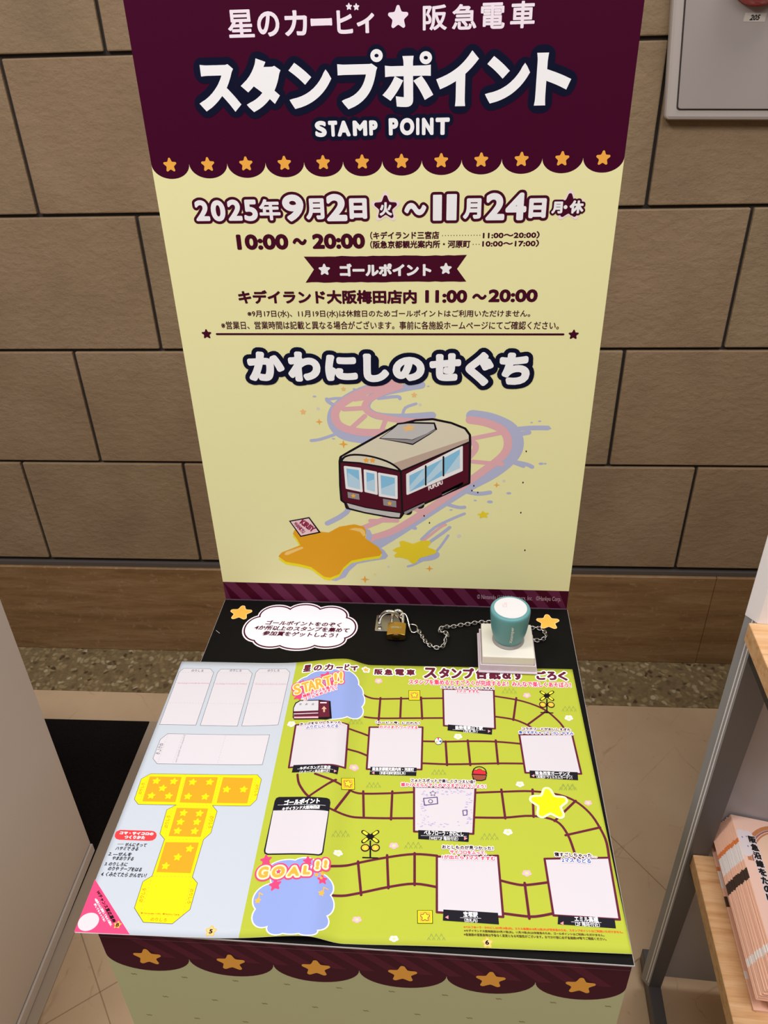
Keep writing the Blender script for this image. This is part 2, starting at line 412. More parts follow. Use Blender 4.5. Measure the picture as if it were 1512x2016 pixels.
            if r > .0002 and not sq:
                nn = 14 if r > .002 else (8 if r > .0006 else 6)
                nb = {}
                for a, b in E: nb.setdefault(a, []).append(b); nb.setdefault(b, []).append(a)
                for i, q in nb.items():
                    if len(q) == 2 and r < .0014:
                        p0, p1, p2 = Q[q[0]], Q[i], Q[q[1]]; ax, ay, bx, by = p1[0] - p0[0], p1[1] - p0[1], p2[0] - p1[0], p2[1] - p1[1]
                        if ax * bx + ay * by > .9975 * math.hypot(ax, ay) * math.hypot(bx, by): continue
                    s.dot(Q[i], r, mm, LL, nn, ow)
    def star(s, c, u, v, m, L, outl=()):
        pts = [(c[0] + u[0] * a + v[0] * b, c[1] + u[1] * a + v[1] * b) for a, b in STAR]
        for i, (r, mm) in enumerate(sorted(outl)):
            LL = L - .8 * (i + 1); s.add(pts, mm, LL)
            for j in range(len(pts)): s.seg(pts[j - 1], pts[j], r, mm, LL); s.dot(pts[j], r, mm, LL, 8)
        s.add(pts, m, L)
    def merge(s):
        for (mi, L, own), polys in s.P.items():
            if len(polys) == 1:
                p = polys[0]
                for t in tessellate_polygon([[Vector((q[0], q[1], 0)) for q in p]]): s.tri(p[t[0]], p[t[1]], p[t[2]], L * LAYER, mi)
                continue
            vs, fs = [], []
            for p in polys:
                ar = sum(p[i - 1][0] * p[i][1] - p[i][0] * p[i - 1][1] for i in range(len(p)))
                if abs(ar) < 2e-11: continue
                n = len(vs); q = p if ar > 0 else p[::-1]
                vs += [Vector((x * 1000, y * 1000)) for x, y in q]; fs.append(list(range(n, n + len(q))))
            if not fs: continue
            ov, oe, of, _1, _2, src = delaunay_2d_cdt(vs, [], fs, 1, 1e-5)
            for f, sr in zip(of, src):
                if sr:
                    p = [(ov[i][0] * .001, ov[i][1] * .001) for i in f]
                    for k in range(1, len(p) - 1): s.tri(p[0], p[k], p[k + 1], L * LAYER, mi)
        s.P = {}
    def run(s, ops):
        g = lambda q: [(q[i] * 1e-5, q[i + 1] * 1e-5) for i in range(0, len(q), 2)]
        for e in ops:
            if e[0] == 't':
                o, u, v = g(e[2]); s.text(e[1], o, u, v, e[3], e[4], e[5] * 1e-5, [(a * 1e-5, b) for a, b in e[6]] if len(e) > 6 else ())
            elif e[0] == 'p': s.poly(g(e[1]), e[2], e[3])
            elif e[0] == 's': s.stroke(g(e[1]), e[2] * 1e-5, e[3], e[4], e[5])
            elif e[0] == 'e': c, u, v = g(e[1]); s.disc(c, u, v, e[2], e[3])
            else: c, u, v = g(e[1]); s.star(c, u, v, e[2], e[3], [(a * 1e-5, b) for a, b in e[4]] if len(e) > 4 else ())
        return s
    def build(s, name, parent):
        s.merge()
        me = bpy.data.meshes.new(name); o = parent_origin(parent)
        me.from_pydata([(p[0] - o.x, p[1] - o.y, p[2] - o.z) for p in s.V], [], s.F)
        for m in s.mats: me.materials.append(m)
        me.polygons.foreach_set('material_index', s.I); me.update()
        return link(me, name, parent)

# print layouts, in hundredths of a millimetre on each surface
ART = {
'P:headline_lettering':[
('t','星',[-11904,57057,2059,0,0,1829],'pinkwhite',4,45),
('t','の',[-9543,57074,1717,0,0,1642],'pinkwhite',4,60),
('t','カ',[-7378,57066,1763,0,0,1660],'pinkwhite',4,60),
('t','ー',[-5307,57690,1645,0,0,460],'pinkwhite',4,60),
('t','ヒ',[-3251,57111,1202,0,0,1515],'pinkwhite',4,60),
('*',[-2272,58866,243,0,0,243],'pinkwhite',4),
('*',[-1705,58828,243,0,0,243],'pinkwhite',4),
('t','ィ',[-1698,57117,1334,0,0,1285],'pinkwhite',4,60),
('*',[1514,58063,810,0,0,810],'pinkwhite',4),
('t','阪',[3427,57167,1824,0,0,1634],'pinkwhite',4,45),
('t','急',[5679,57156,1841,0,0,1630],'pinkwhite',4,45),
('t','電',[7863,57147,1805,0,0,1670],'pinkwhite',4,45),
('t','車',[10113,57135,1821,0,0,1732],'pinkwhite',4,45),
('t','ス',[-14832,52001,3167,0,0,3158],'textwhite',6,-210,[(760,'navy')]),
('t','タ',[-11209,51881,3051,0,0,3587],'textwhite',6,-210,[(760,'navy')]),
('t','ン',[-7301,52033,3255,0,0,3054],'textwhite',6,-210,[(760,'navy')]),
('t','フ',[-3338,51933,3002,0,0,3021],'textwhite',6,-210,[(760,'navy')]),
('t','ホ',[350,51981,3751,0,0,3434],'textwhite',6,-210,[(760,'navy')]),
('t','イ',[4628,51954,3049,0,0,3608],'textwhite',6,-210,[(760,'navy')]),
('t','ン',[8561,52125,3188,0,0,3062],'textwhite',6,-210,[(760,'navy')]),
('t','ト',[12429,51880,2535,0,0,3509],'textwhite',6,-210,[(760,'navy')]),
('e',[-241,55567,776,0,0,776],'navy',4.6),
('s',[91,55560,72,55472,23,55393,-53,55331,-147,55292,-250,55281,-353,55297,-444,55340,-516,55405,-561,55486,-574,55575,-555,55663,-505,55742,-429,55803,-335,55841,-232,55853,-130,55836,-39,55793,33,55729,77,55648],320,'textwhite',6,1),
('e',[3650,55335,770,0,0,770],'navy',4.6),
('s',[3980,55327,3964,55239,3918,55160,3845,55099,3753,55060,3650,55048,3548,55065,3456,55107,3383,55173,3336,55253,3319,55342,3336,55430,3383,55508,3455,55570,3547,55608,3649,55619,3751,55603,3843,55561,3916,55496,3963,55415],320,'textwhite',6,1),
('t','S',[-5504,49838,907,0,0,1151],'textwhite',6,90,[(400,'navy')]),
('t','T',[-4390,49851,701,0,0,1130],'textwhite',6,90,[(400,'navy')]),
('t','A',[-3630,49856,1020,0,0,1115],'textwhite',6,90,[(400,'navy')]),
('t','M',[-2347,49868,1133,0,0,1091],'textwhite',6,90,[(400,'navy')]),
('t','P',[-981,49886,638,0,0,1065],'textwhite',6,90,[(400,'navy')]),
('t','P',[642,49866,721,0,0,1220],'textwhite',6,90,[(400,'navy')]),
('t','O',[1565,49855,1122,0,0,1218],'textwhite',6,90,[(400,'navy')]),
('t','I',[2917,49853,172,0,0,1217],'textwhite',6,90,[(400,'navy')]),
('t','N',[3377,49843,889,0,0,1216],'textwhite',6,90,[(400,'navy')]),
('t','T',[4495,49832,1086,0,0,1214],'textwhite',6,90,[(400,'navy')])],
'P:date_lettering':[
('t','2',[-16702,43234,1201,0,0,1689],'white',6,100,[(330,'burgundy')]),
('t','0',[-15280,43193,1225,0,0,1713],'white',6,100,[(330,'burgundy')]),
('t','2',[-13769,43231,1193,0,0,1709],'white',6,100,[(330,'burgundy')]),
('t','5',[-12328,43191,1162,0,0,1733],'white',6,100,[(330,'burgundy')]),
('t','年',[-10939,43227,1819,0,0,1728],'white',6,70,[(300,'burgundy')]),
('t','9',[-8832,43129,1781,0,0,2158],'white',6,130,[(360,'burgundy')]),
('t','月',[-6784,43266,1556,0,0,1694],'white',6,100,[(330,'burgundy')]),
('t','2',[-4947,43117,1711,0,0,2174],'white',6,130,[(360,'burgundy')]),
('t','日',[-2942,43281,1462,0,0,1636],'white',6,120,[(350,'burgundy')]),
('t','1',[4321,43058,720,0,0,2079],'white',6,70,[(300,'burgundy')]),
('t','1',[5493,43072,824,0,0,2101],'white',6,70,[(300,'burgundy')]),
('t','月',[6931,43183,1484,0,0,1620],'white',6,100,[(330,'burgundy')]),
('t','2',[8883,43061,1528,0,0,2141],'white',6,130,[(360,'burgundy')]),
('t','4',[10569,43043,1680,0,0,2162],'white',6,130,[(360,'burgundy')]),
('t','日',[12546,43204,1387,0,0,1534],'white',6,120,[(350,'burgundy')]),
('t','～',[1859,43540,1822,0,0,942],'white',6,120,[(340,'burgundy')]),
('*',[195,44154,1292,0,0,1292],'palepinkwhite',4),
('*',[195,44154,1023,0,0,1023],'burgundy',5),
('*',[15899,44110,1299,0,0,1299],'palepinkwhite',4),
('*',[15899,44110,1039,0,0,1039],'burgundy',5),
('t','火',[-320,43514,1051,0,0,1071],'white',7,60),
('t','月',[14451,43542,886,0,0,928],'white',7,60,[(220,'burgundy')]),
('t','・',[15464,43913,260,0,0,251],'white',7,100),
('t','休',[15957,43525,1142,0,0,1026],'white',7,60,[(220,'burgundy')])],
'P:information_lettering':[
('t','10:00',[-13316,40698,4654,0,0,1294],'burgundy',4,100),
('t','～',[-8210,41080,1232,0,0,564],'burgundy',4,90),
('t','20:00',[-6417,40730,4666,0,0,1257],'burgundy',4,100),
('t','（キデイランド三宮店',[-1236,41489,6092,0,0,659],'burgundy',4,22),
('t','・・・・・・・・・・・・・・',[5127,41739,3324,0,0,79],'burgundy',4,10),
('t','11:00～20:00）',[8692,41467,4897,0,0,600],'burgundy',4,28),
('t','（阪急京都観光案内所・河原町',[-1263,40706,8877,0,0,666],'burgundy',4,22),
('t','・・・',[7831,40963,596,0,0,80],'burgundy',4,10),
('t','10:00～17:00）',[8667,40755,4924,0,0,607],'burgundy',4,28),
('t','キデイランド大阪梅田店内',[-13815,35711,16667,0,0,1271],'burgundy',4,60),
('t','11:00',[3674,35808,3784,0,0,1141],'burgundy',4,80),
('t','～',[7966,36089,1263,0,0,512],'burgundy',4,70),
('t','20:00',[9448,35855,4373,0,0,1133],'burgundy',4,80),
('t','※9月17日(水)、11月19日(水)は休館日のためゴールポイントはご利用いただけません。',[-13159,34354,26468,0,0,765],'burgundy',4,12),
('t','※営業日、営業時間は記載と異なる場合がございます。事前に各施設ホームページにてご確認ください。',[-15851,33251,31865,0,0,807],'burgundy',4,12),
('s',[-16400,32773,16492,32794],200,'burgundy',4,0),
('*',[-17404,32772,488,0,0,488],'burgundy',4),
('*',[17428,32765,480,0,0,480],'burgundy',4)],
'P:ribbon_heading':[
('p',[-7338,40036,-6765,40029,-6192,40026,-5620,40017,-5048,40031,-4477,40020,-3904,40079,-3336,40051,-2769,40020,-2200,40040,-1633,40024,-1065,40076,-500,40054,65,40069,629,40050,1193,40049,1756,40086,2318,40073,2879,40069,3440,40029,4000,40039,4559,40079,5118,40038,5675,40081,6233,40051,6788,40083,7344,40092,6497,38869,7361,37731,6804,37708,6246,37741,5687,37738,5128,37714,4568,37758,4008,37717,3446,37736,2884,37751,2322,37744,1758,37742,1194,37728,629,37731,62,37689,-504,37683,-1071,37701,-1640,37683,-2206,37732,-2777,37699,-3346,37707,-3919,37677,-4488,37722,-5062,37681,-5636,37672,-6206,37723,-6780,37723,-7359,37676,-6493,38879],'burgundy',3),
('t','ゴールポイント',[-4110,38263,8279,0,0,1107],'white',5,70),
('*',[-5528,38846,540,0,0,540],'white',5),
('*',[5501,38874,527,0,0,527],'white',5)],
'P:place_name_lettering':[
('t','か',[-13686,28052,3484,0,0,2906],'textwhite',12,240,[(680,'navy')]),
('t','か',[-13474,27768,3542,0,0,2971],'navy',9,600),
('t','わ',[-9697,28020,3058,0,0,2950],'textwhite',12,240,[(680,'navy')]),
('t','わ',[-9480,27737,3115,0,0,3016],'navy',9,600),
('t','に',[-6013,28101,3010,0,0,2555],'textwhite',12,240,[(680,'navy')]),
('t','に',[-5791,27820,3067,0,0,2619],'navy',9,600),
('t','し',[-2266,28011,2333,0,0,2767],'textwhite',12,240,[(680,'navy')]),
('t','し',[-2039,27730,2388,0,0,2832],'navy',9,600),
('t','の',[587,28145,2944,0,0,2320],'textwhite',12,240,[(680,'navy')]),
('t','の',[818,27865,3000,0,0,2383],'navy',9,600),
('t','せ',[4153,28168,2866,0,0,2688],'textwhite',12,240,[(680,'navy')]),
('t','せ',[4388,27890,2921,0,0,2752],'navy',9,600),
('t','ぐ',[7616,27687,2516,0,0,3289],'textwhite',12,240,[(680,'navy')]),
('t','ぐ',[7856,27408,2570,0,0,3354],'navy',9,600),
('t','ち',[10847,27823,2751,0,0,3111],'textwhite',12,240,[(680,'navy')]),
('t','ち',[11090,27545,2806,0,0,3176],'navy',9,600)],
'P:scalloped_valance':[
('*',[-18350,47830,590,0,0,590],'stararange',5),
('*',[-15020,47830,590,0,0,590],'stararange',5),
('*',[-11690,47830,590,0,0,590],'stararange',5),
('*',[-8360,47830,590,0,0,590],'stararange',5),
('*',[-5030,47830,590,0,0,590],'stararange',5),
('*',[-1700,47830,590,0,0,590],'stararange',5),
('*',[1630,47830,590,0,0,590],'stararange',5),
('*',[4960,47830,590,0,0,590],'stararange',5),
('*',[8290,47830,590,0,0,590],'stararange',5),
('*',[11620,47830,590,0,0,590],'stararange',5),
('*',[14950,47830,590,0,0,590],'stararange',5),
('*',[18280,47830,590,0,0,590],'stararange',5)],
'P:striped_band':[
('p',[-20000,2680,-20000,2680,-19340,0,-20000,0],'stripe',3),
('p',[-20000,2680,-18660,2680,-16660,0,-18000,0],'stripe',3),
('p',[-17320,2680,-15980,2680,-13980,0,-15320,0],'stripe',3),
('p',[-14640,2680,-13300,2680,-11300,0,-12640,0],'stripe',3),
('p',[-11960,2680,-10620,2680,-8620,0,-9960,0],'stripe',3),
('p',[-9280,2680,-7940,2680,-5940,0,-7280,0],'stripe',3),
('p',[-6600,2680,-5260,2680,-3260,0,-4600,0],'stripe',3),
('p',[-3920,2680,-2580,2680,-580,0,-1920,0],'stripe',3),
('p',[-1240,2680,100,2680,2100,0,760,0],'stripe',3),
('p',[1440,2680,2780,2680,4780,0,3440,0],'stripe',3),
('p',[4120,2680,5460,2680,7460,0,6120,0],'stripe',3),
('p',[6800,2680,8140,2680,10140,0,8800,0],'stripe',3),
('p',[9480,2680,10820,2680,12820,0,11480,0],'stripe',3),
('p',[12160,2680,13500,2680,15500,0,14160,0],'stripe',3),
('p',[14840,2680,16180,2680,18180,0,16840,0],'stripe',3),
('p',[17520,2680,18860,2680,20000,0,19520,0],'stripe',3),
('p',[20000,2680,20000,2680,20000,0,20000,0],'stripe',3),
('t','© Nintendo / HAL Laboratory, Inc.   ©Hankyu Corp.',[9708,1010,9532,0,0,862],'greytext',5,0)],
'P:star_track_picture':[
('s',[-134,27594,-430,27525,-849,27433,-1335,27320,-1831,27187,-2280,27036,-2690,26864,-3097,26667,-3493,26455,-3866,26233,-4207,26010,-4523,25788,-4819,25562,-5087,25328,-5316,25084,-5496,24824,-5630,24540,-5724,24236,-5775,23923,-5777,23615,-5725,23325,-5618,23043,-5458,22759,-5249,22490,-4993,22251,-4691,22059,-4326,21913,-3896,21805,-3428,21731,-2950,21693,-2490,21688,-2011,21739,-1495,21845,-996,21976,-569,22097,-266,22178],1000,'lavender',1,0),
('s',[3297,27647,3095,27611,2817,27564,2482,27505,2108,27434,1714,27352,1267,27255,756,27144,228,27023,-269,26894,-688,26762,-1024,26630,-1312,26494,-1553,26351,-1753,26198,-1916,26030,-2047,25839,-2143,25627,-2197,25408,-2199,25196,-2143,25005,-2027,24831,-1857,24663,-1634,24510,-1358,24379,-1029,24277,-635,24208,-175,24167,331,24149,865,24147,1407,24155,2014,24184,2697,24236,3374,24299,3960,24356,4371,24394],800,'lavender',1,0),
('s',[8381,24378,8635,24343,8994,24299,9413,24240,9849,24157,10256,24046,10654,23903,11072,23734,11482,23541,11858,23325,12171,23089,12423,22828,12633,22540,12798,22233,12916,21915,12987,21594,13015,21271,13001,20940,12938,20601,12818,20253,12636,19896,12385,19527,12072,19147,11702,18758,11283,18366,10822,17972,10314,17594,9755,17229,9151,16853,8507,16441,7827,15968,7097,15415,6310,14800,5494,14150,4674,13492,3875,12853,3077,12213,2262,11552,1462,10904,707,10300,29,9773,-560,9324,-1080,8932,-1550,8595,-1990,8309,-2418,8074,-2854,7901,-3285,7793,-3681,7730,-4014,7690,-4254,7653],1300,'lavender',1,0),
('s',[12713,22947,13123,22996,13710,23064,14297,23115,14884,23134,15472,23135,15884,23135],520,'lavender',1,0),
('s',[12487,22284,12956,22379,13600,22510,14068,22605],500,'lavender',1,0),
('s',[12674,19272,13062,19196,13603,19089,14060,18980,14347,18868,14550,18755,14683,18675],450,'lavender',1,0),
('s',[10283,17642,10676,18140,11244,18819,11854,19258,12549,19219,13285,18942,13804,18724],380,'lavender',1,0),
('s',[7837,15638,8212,15541,8745,15411,9260,15336,9739,15370,10200,15460,10520,15527],500,'lavender',1,0),
('s',[5594,14086,6037,13945,6657,13752,7180,13613,7510,13582,7743,13607,7896,13629],420,'lavender',1,0),
('s',[-4663,22579,-4948,22440,-5360,22241,-5804,22044,-6280,21857,-6789,21673,-7234,21531,-7592,21453,-7886,21416,-8085,21395],340,'lavender',1,0),
('s',[-5069,25123,-5333,25302,-5699,25550,-5982,25761,-6100,25894,-6136,25989,-6153,26051],400,'lavender',1,0),
('s',[-3795,26159,-4205,26161,-4779,26161,-5280,26146,-5634,26100,-5914,26038,-6102,25993],300,'lavender',1,0),
('s',[-972,26184,-426,26257,329,26354,904,26402,1121,26350,1159,26249,1167,26173],350,'lavender',1,0),
('s',[1409,24303,1453,24549,1527,24894,1689,25190,2028,25388,2455,25538,2763,25637],300,'lavender',1,0),
('s',[-2786,21220,-2666,21396,-2481,21641,-2207,21846,-1752,21970,-1208,22054,-818,22109],400,'lavender',1,0),
('s',[639,10680,962,10780,1416,10914,1824,10993,2138,10959,2406,10869,2588,10800],450,'lavender',1,0),
('s',[-3924,14726,-4135,14165,-4454,13372,-4906,12649,-5620,12064,-6466,11549,-7071,11195],600,'lavender',1,0),
('s',[1773,5595,1966,5657,2261,5764,2687,5999,3325,6399,4095,6925,4792,7546,5378,8369,5891,9286,6243,9937],300,'lavender',1,0),
('e',[16021,23077,211,0,0,119],'lavender',1),
('e',[15032,23864,158,0,0,88],'lavender',1),
('e',[14252,23707,132,0,0,74],'lavender',1),
('e',[15960,19075,163,0,0,94],'lavender',1),
('e',[15552,19068,245,0,0,141],'lavender',1),
('e',[10575,14363,312,0,0,184],'lavender',1),
('e',[12490,15469,252,0,0,148],'lavender',1),
('e',[-7654,21525,196,0,0,109],'lavender',1),
('e',[-5745,21644,168,0,0,93],'lavender',1),
('e',[-7380,26332,190,0,0,102],'lavender',1),
('e',[-3343,27171,161,0,0,86],'lavender',1),
('e',[3955,27510,131,0,0,71],'lavender',1),
('e',[6470,13256,173,0,0,102],'lavender',1),
('e',[9008,14497,170,0,0,101],'lavender',1),
('e',[3885,10053,148,0,0,89],'lavender',1),
('s',[530,27712,178,27627,-321,27512,-899,27372,-1486,27212,-2013,27038,-2491,26846,-2967,26630,-3424,26400,-3844,26161,-4212,25923,-4533,25686,-4820,25446,-5062,25199,-5248,24944,-5368,24677,-5425,24382,-5427,24061,-5368,23737,-5242,23437,-5044,23182,-4758,22975,-4388,22800,-3958,22654,-3491,22537,-3012,22448,-2463,22397,-1831,22385,-1197,22396,-646,22414,-260,22422],850,'trackpink',2,0),
('s',[1187,27490,922,27391,541,27251,106,27089,-324,26920,-688,26762,-987,26619,-1264,26477,-1513,26334,-1731,26186,-1916,26030,-2078,25863,-2220,25686,-2324,25505,-2375,25324,-2354,25150,-2269,24979,-2131,24807,-1930,24639,-1656,24480,-1298,24334,-827,24195,-248,24062,393,23941,1048,23841,1673,23771,2315,23740,3005,23743,3670,23765,4241,23791,4645,23805],650,'trackpink',2,0),
('s',[8129,23933,8348,23904,8657,23866,9017,23816,9391,23748,9742,23655,10084,23539,10443,23402,10795,23245,11117,23068,11383,22870,11595,22649,11768,22403,11902,22139,11996,21863,12046,21581,12064,21294,12049,21000,11988,20694,11867,20374,11674,20037,11404,19691,11065,19338,10665,18966,10211,18561,9708,18112,9134,17600,8484,17033,7793,16439,7097,15845,6429,15277,5795,14737,5171,14205,4550,13683,3927,13170,3295,12668,2648,12161,1990,11649,1331,11154,678,10700,40,10309,-627,9982,-1330,9704,-2001,9474,-2574,9290,-2981,9152],850,'trackpink',2,0),
('s',[8208,21528,8310,21479,8466,21418,8631,21336,8764,21225,8822,21076,8833,20915,8827,20747,8759,20534,8586,20240,8264,19827,7753,19257,7083,18553,6313,17775,5503,16983,4713,16235,3949,15521,3170,14801,2369,14092,1540,13412,675,12779,-315,12166,-1425,11561,-2521,11004,-3469,10537,-4135,10201],650,'trackpink',2,0),
('s',[-3395,26075,-2042,26261],480,'trackpink',2,0),
('s',[-4533,24981,-2083,25153],480,'trackpink',2,0),
('s',[-3818,22894,-2389,24263],480,'trackpink',2,0),
('s',[-808,22476,-218,24137],480,'trackpink',2,0),
('s',[8334,21835,11399,22571],480,'trackpink',2,0),
('s',[8560,19204,11598,18939],480,'trackpink',2,0),
('s',[1848,13493,3875,12853],480,'trackpink',2,0),
('s',[-2291,11665,657,11736],480,'trackpink',2,0),
('p',[-4243,21037,-4640,21144,-4747,21541,-4853,21144,-5250,21037,-4853,20930,-4747,20534,-4640,20930],'stararange',4),
('p',[-6703,23551,-7008,23633,-7090,23938,-7172,23633,-7477,23551,-7172,23469,-7090,23164,-7008,23469],'stararange',4),
('p',[-2638,3600,-3079,3719,-3198,4161,-3317,3719,-3759,3600,-3317,3481,-3198,3040,-3079,3481],'stararange',4),
('p',[4661,5369,4302,5466,4205,5824,4108,5466,3750,5369,4108,5272,4205,4913,4302,5272],'stararange',4),
('p',[11538,16460,11253,16537,11176,16823,11099,16537,10813,16460,11099,16383,11176,16097,11253,16383],'stararange',4),
('p',[-1746,4371,-1965,4430,-2024,4650,-2083,4430,-2303,4371,-2083,4312,-2024,4093,-1965,4312],'paleyellow',4),
('*',[-8660,24643,330,0,0,330],'paleorange',4),
('*',[-4415,27163,241,0,0,241],'paleorange',4),
('*',[2581,26588,292,0,0,292],'paleorange',4),
('*',[9935,12721,625,88,-66,468],'staryellow',4),
('e',[-457,5487,153,0,0,153],'palelav',3),
('e',[7419,9897,235,0,0,235],'palelav',3),
('e',[11901,16962,167,0,0,167],'palelav',3),
('e',[-7095,25015,164,0,0,164],'palelav',3),
('e',[3163,25554,160,0,0,160],'palelav',3),
('s',[3294,9322,3665,9767,4198,10395,4761,10961,5331,11378,5929,11734,6494,12052,7045,12358,7562,12626,7920,12810],340,'lavender',1,0),
('s',[4186,8986,4593,9341,5162,9841,5649,10277,5971,10588,6210,10835,6369,11002],400,'lavender',1,0),
('s',[3294,8961,3881,9545,4696,10352,5347,10976,5670,11234,5830,11308,5925,11342],320,'trackpink',2,0),
('e',[3234,7317,2105,0,0,959],'lavender',3),
('e',[3586,12433,73,0,0,121],'ink',2),
('e',[4172,11543,73,0,0,122],'ink',2),
('e',[8801,16316,70,0,0,115],'ink',2),
('e',[9254,15501,70,0,0,116],'ink',2),
('e',[8625,15720,70,0,0,115],'ink',2),
('e',[13953,20474,68,0,0,108],'ink',2),
('e',[13882,16805,69,0,0,113],'ink',2),
('e',[13911,13087,71,0,0,119],'ink',2),
('e',[14680,8196,73,0,0,126],'ink',2)],
'P:small_star_picture':[
('p',[48,7777,507,8156,960,8315,850,8966,1210,9121,1804,8920,2340,8717,3294,9178,4244,9203,4364,8918,3951,8326,4489,8123,5028,7846,4853,7474,3895,7078,3143,6833,2566,5995,2202,6059,1782,6569,938,6842,332,6824,217,7117,586,7498],'staryellow',5)],
'P:big_star_picture':[
('p',[-12359,6145,-11935,6685,-9684,7757,-9983,8596,-10410,9315,-10184,9828,-8893,10078,-7411,9684,-6362,9567,-5114,10390,-3454,10753,-2393,10460,-2148,9787,-2327,8952,-857,7751,-452,7023,-766,6567,-2423,6218,-3972,5794,-4946,4776,-5460,3836,-6587,3255,-7268,3388,-8677,4734,-9898,5079,-11586,5408],'lavender',3),
('p',[-13039,6200,-12612,6740,-10354,7812,-10650,8651,-11075,9370,-10847,9883,-9554,10132,-8072,9739,-7023,9622,-5770,10445,-4107,10808,-3047,10515,-2804,9841,-2986,9006,-1520,7805,-1117,7078,-1434,6622,-3094,6273,-4646,5849,-5624,4831,-6143,3891,-7273,3310,-7954,3443,-9359,4789,-10580,5134,-12268,5464],'yellow',4),
('p',[-13001,6578,-12576,7116,-10323,8182,-10618,9018,-11043,9733,-10815,10244,-9525,10492,-8046,10100,-6999,9983,-5749,10802,-4090,11162,-3032,10870,-2790,10200,-2972,9369,-1509,8173,-1107,7449,-1423,6995,-3079,6648,-4627,6227,-5604,5213,-6121,4278,-7248,3700,-7928,3833,-9330,5173,-10548,5517,-12232,5845],'bigstar',5),
('p',[-2936,10303,-3279,10651,-4112,10701,-4720,10472,-4129,10344,-3480,10146,-3144,9581,-2898,9731],'starlight',6),
('p',[-12103,7204,-10185,8002,-9988,7786,-11019,7236,-11928,6760,-12294,6825],'starlight',6)],
'P:ticket_picture':[
('p',[-11340,11444,-9015,11994,-7875,9960,-10227,9319],'ink',7),
('p',[-11139,11342,-9089,11816,-8140,10061,-10151,9503],'ticketpink',8),
('t','KIRBY',[-10193,11153,1352,-1182,439,577],'ticketink',9,50),
('t','×HANKYU',[-10866,11029,919,-1268,363,364],'ticketink',9,20)],
'P:train_picture':[
('s',[-5142,18979,-5030,19459,-4096,20076,-2514,21069,-1042,21984,850,23162,2756,23724,4429,23862,6265,23466,7625,22884,8077,22226,8132,21374,8199,16696,4869,14844,1258,12793,900,12230,81,12280,-2836,12836,-4722,13345,-4837,13959,-5229,14292,-5248,16040],480,'ink',4,1),
('p',[-5142,18979,-5030,19459,-4096,20076,-2514,21069,-1042,21984,850,23162,2756,23724,4429,23862,6265,23466,7625,22884,8077,22226,8132,21374,8199,16696,4869,14844,1258,12793,900,12230,81,12280,-2836,12836,-4722,13345,-4837,13959,-5229,14292,-5248,16040],'maroon',5),
('p',[-5142,18979,-4940,19556,-4096,20076,-1042,21984,850,23162,2756,23724,4429,23862,6265,23466,7625,22884,8077,22226,8100,21526,1101,18025,354,18750,-1174,19426,-2845,19779,-3972,19730],'roofcream',6),
('p',[215,18812,8035,21861,8102,21465,1129,17993],'roofshade',7),
('p',[-5113,18979,-4685,19560,-3686,19829,-2007,19666,-340,19121,630,18499,1101,17960,-920,18473,-3164,18884],'roofcream',7),
('s',[-5113,18979,-5023,19142,-4886,19368,-4685,19560,-4420,19689,-4091,19783,-3686,19829,-3176,19821,-2591,19765,-2007,19666,-1425,19515,-844,19323,-340,19121,53,18917,368,18703,630,18499,850,18293,1017,18097,1129,17961],220,'ink',8,0),
('s',[-5113,18979,-3166,18852,-921,18440,1128,17929,1230,12861],200,'ink',8,0),
('s',[1128,17929,4682,19708,8103,21434],180,'ink',8,0),
('p',[-1049,21738,436,22946,856,23523,1943,23655,4646,23626,4897,22850,4114,22235,2415,21046,1645,21221],'ink',8),
('p',[-882,21802,518,22917,961,23344,1941,23475,4540,23446,4653,22907,3896,22414,2336,21661,1788,21746],'acgrey',9),
('p',[-883,21740,1787,21685,2363,21600,4708,22848,4763,22788,2416,21201,1646,21344],'acshade',9),
('*',[2018,22965,644,113,-68,386],'paleorange',10),
('*',[-2447,19183,310,0,0,310],'stararange',9),
('*',[-1799,19193,310,0,0,310],'stararange',9),
('s',[-4748,18375,-3138,18177,-3082,15416,-4684,15785],220,'white',8,1),
('p',[-4748,18375,-3138,18177,-3082,15416,-4684,15785],'white',8),
('s',[-2663,17991,-1479,17753,-1475,15114,-2677,15424],220,'white',8,1),
('p',[-2663,17991,-1479,17753,-1475,15114,-2677,15424],'white',8),
('s',[-1170,17629,666,17304,648,14620,-1164,14919],220,'white',8,1),
('p',[-1170,17629,666,17304,648,14620,-1164,14919],'white',8),
('s',[1801,17552,7409,20933,7485,18169,1806,15182],220,'white',8,1),
('p',[1801,17552,7409,20933,7485,18169,1806,15182],'white',8),
('p',[-4588,18184,-3287,18013,-3246,15647,-4529,15988],'skyblue',9),
('p',[-2501,17767,-1655,17587,-1669,15378,-2525,15628],'skyblue',9),
('p',[-1006,17437,493,17138,479,14852,-985,15124],'skyblue',9),
('p',[2026,17427,3632,18358,3636,16346,2038,15454],'skyblue',9),
('p',[3827,18490,5460,19469,5488,17490,3834,16481],'skyblue',9),
('p',[5652,19598,7226,20621,7284,18421,5683,17590],'skyblue',9),
('p',[-4442,17700,-3311,16805,-3246,15647,-4529,15988],'skyblue2',10),
('p',[-2489,16590,-1619,16935,-1669,15378,-2525,15628],'skyblue2',10),
('p',[-995,15792,481,16482,479,14852,-985,15124],'skyblue2',10),
('p',[3632,18358,3634,17196,2038,15454,2044,16183],'skyblue2',10),
('p',[5460,19469,5478,18198,3834,16481,3831,17200],'skyblue2',10),
('p',[7239,20124,7284,18421,6099,17824,5683,17590],'skyblue2',10),
('s',[3743,18616,3749,16348],180,'ink',10,0),
('s',[5567,19722,5600,17492],180,'ink',10,0),
('p',[-4621,15318,-3386,15074,-3360,14332,-4601,14577],'acshade',8),
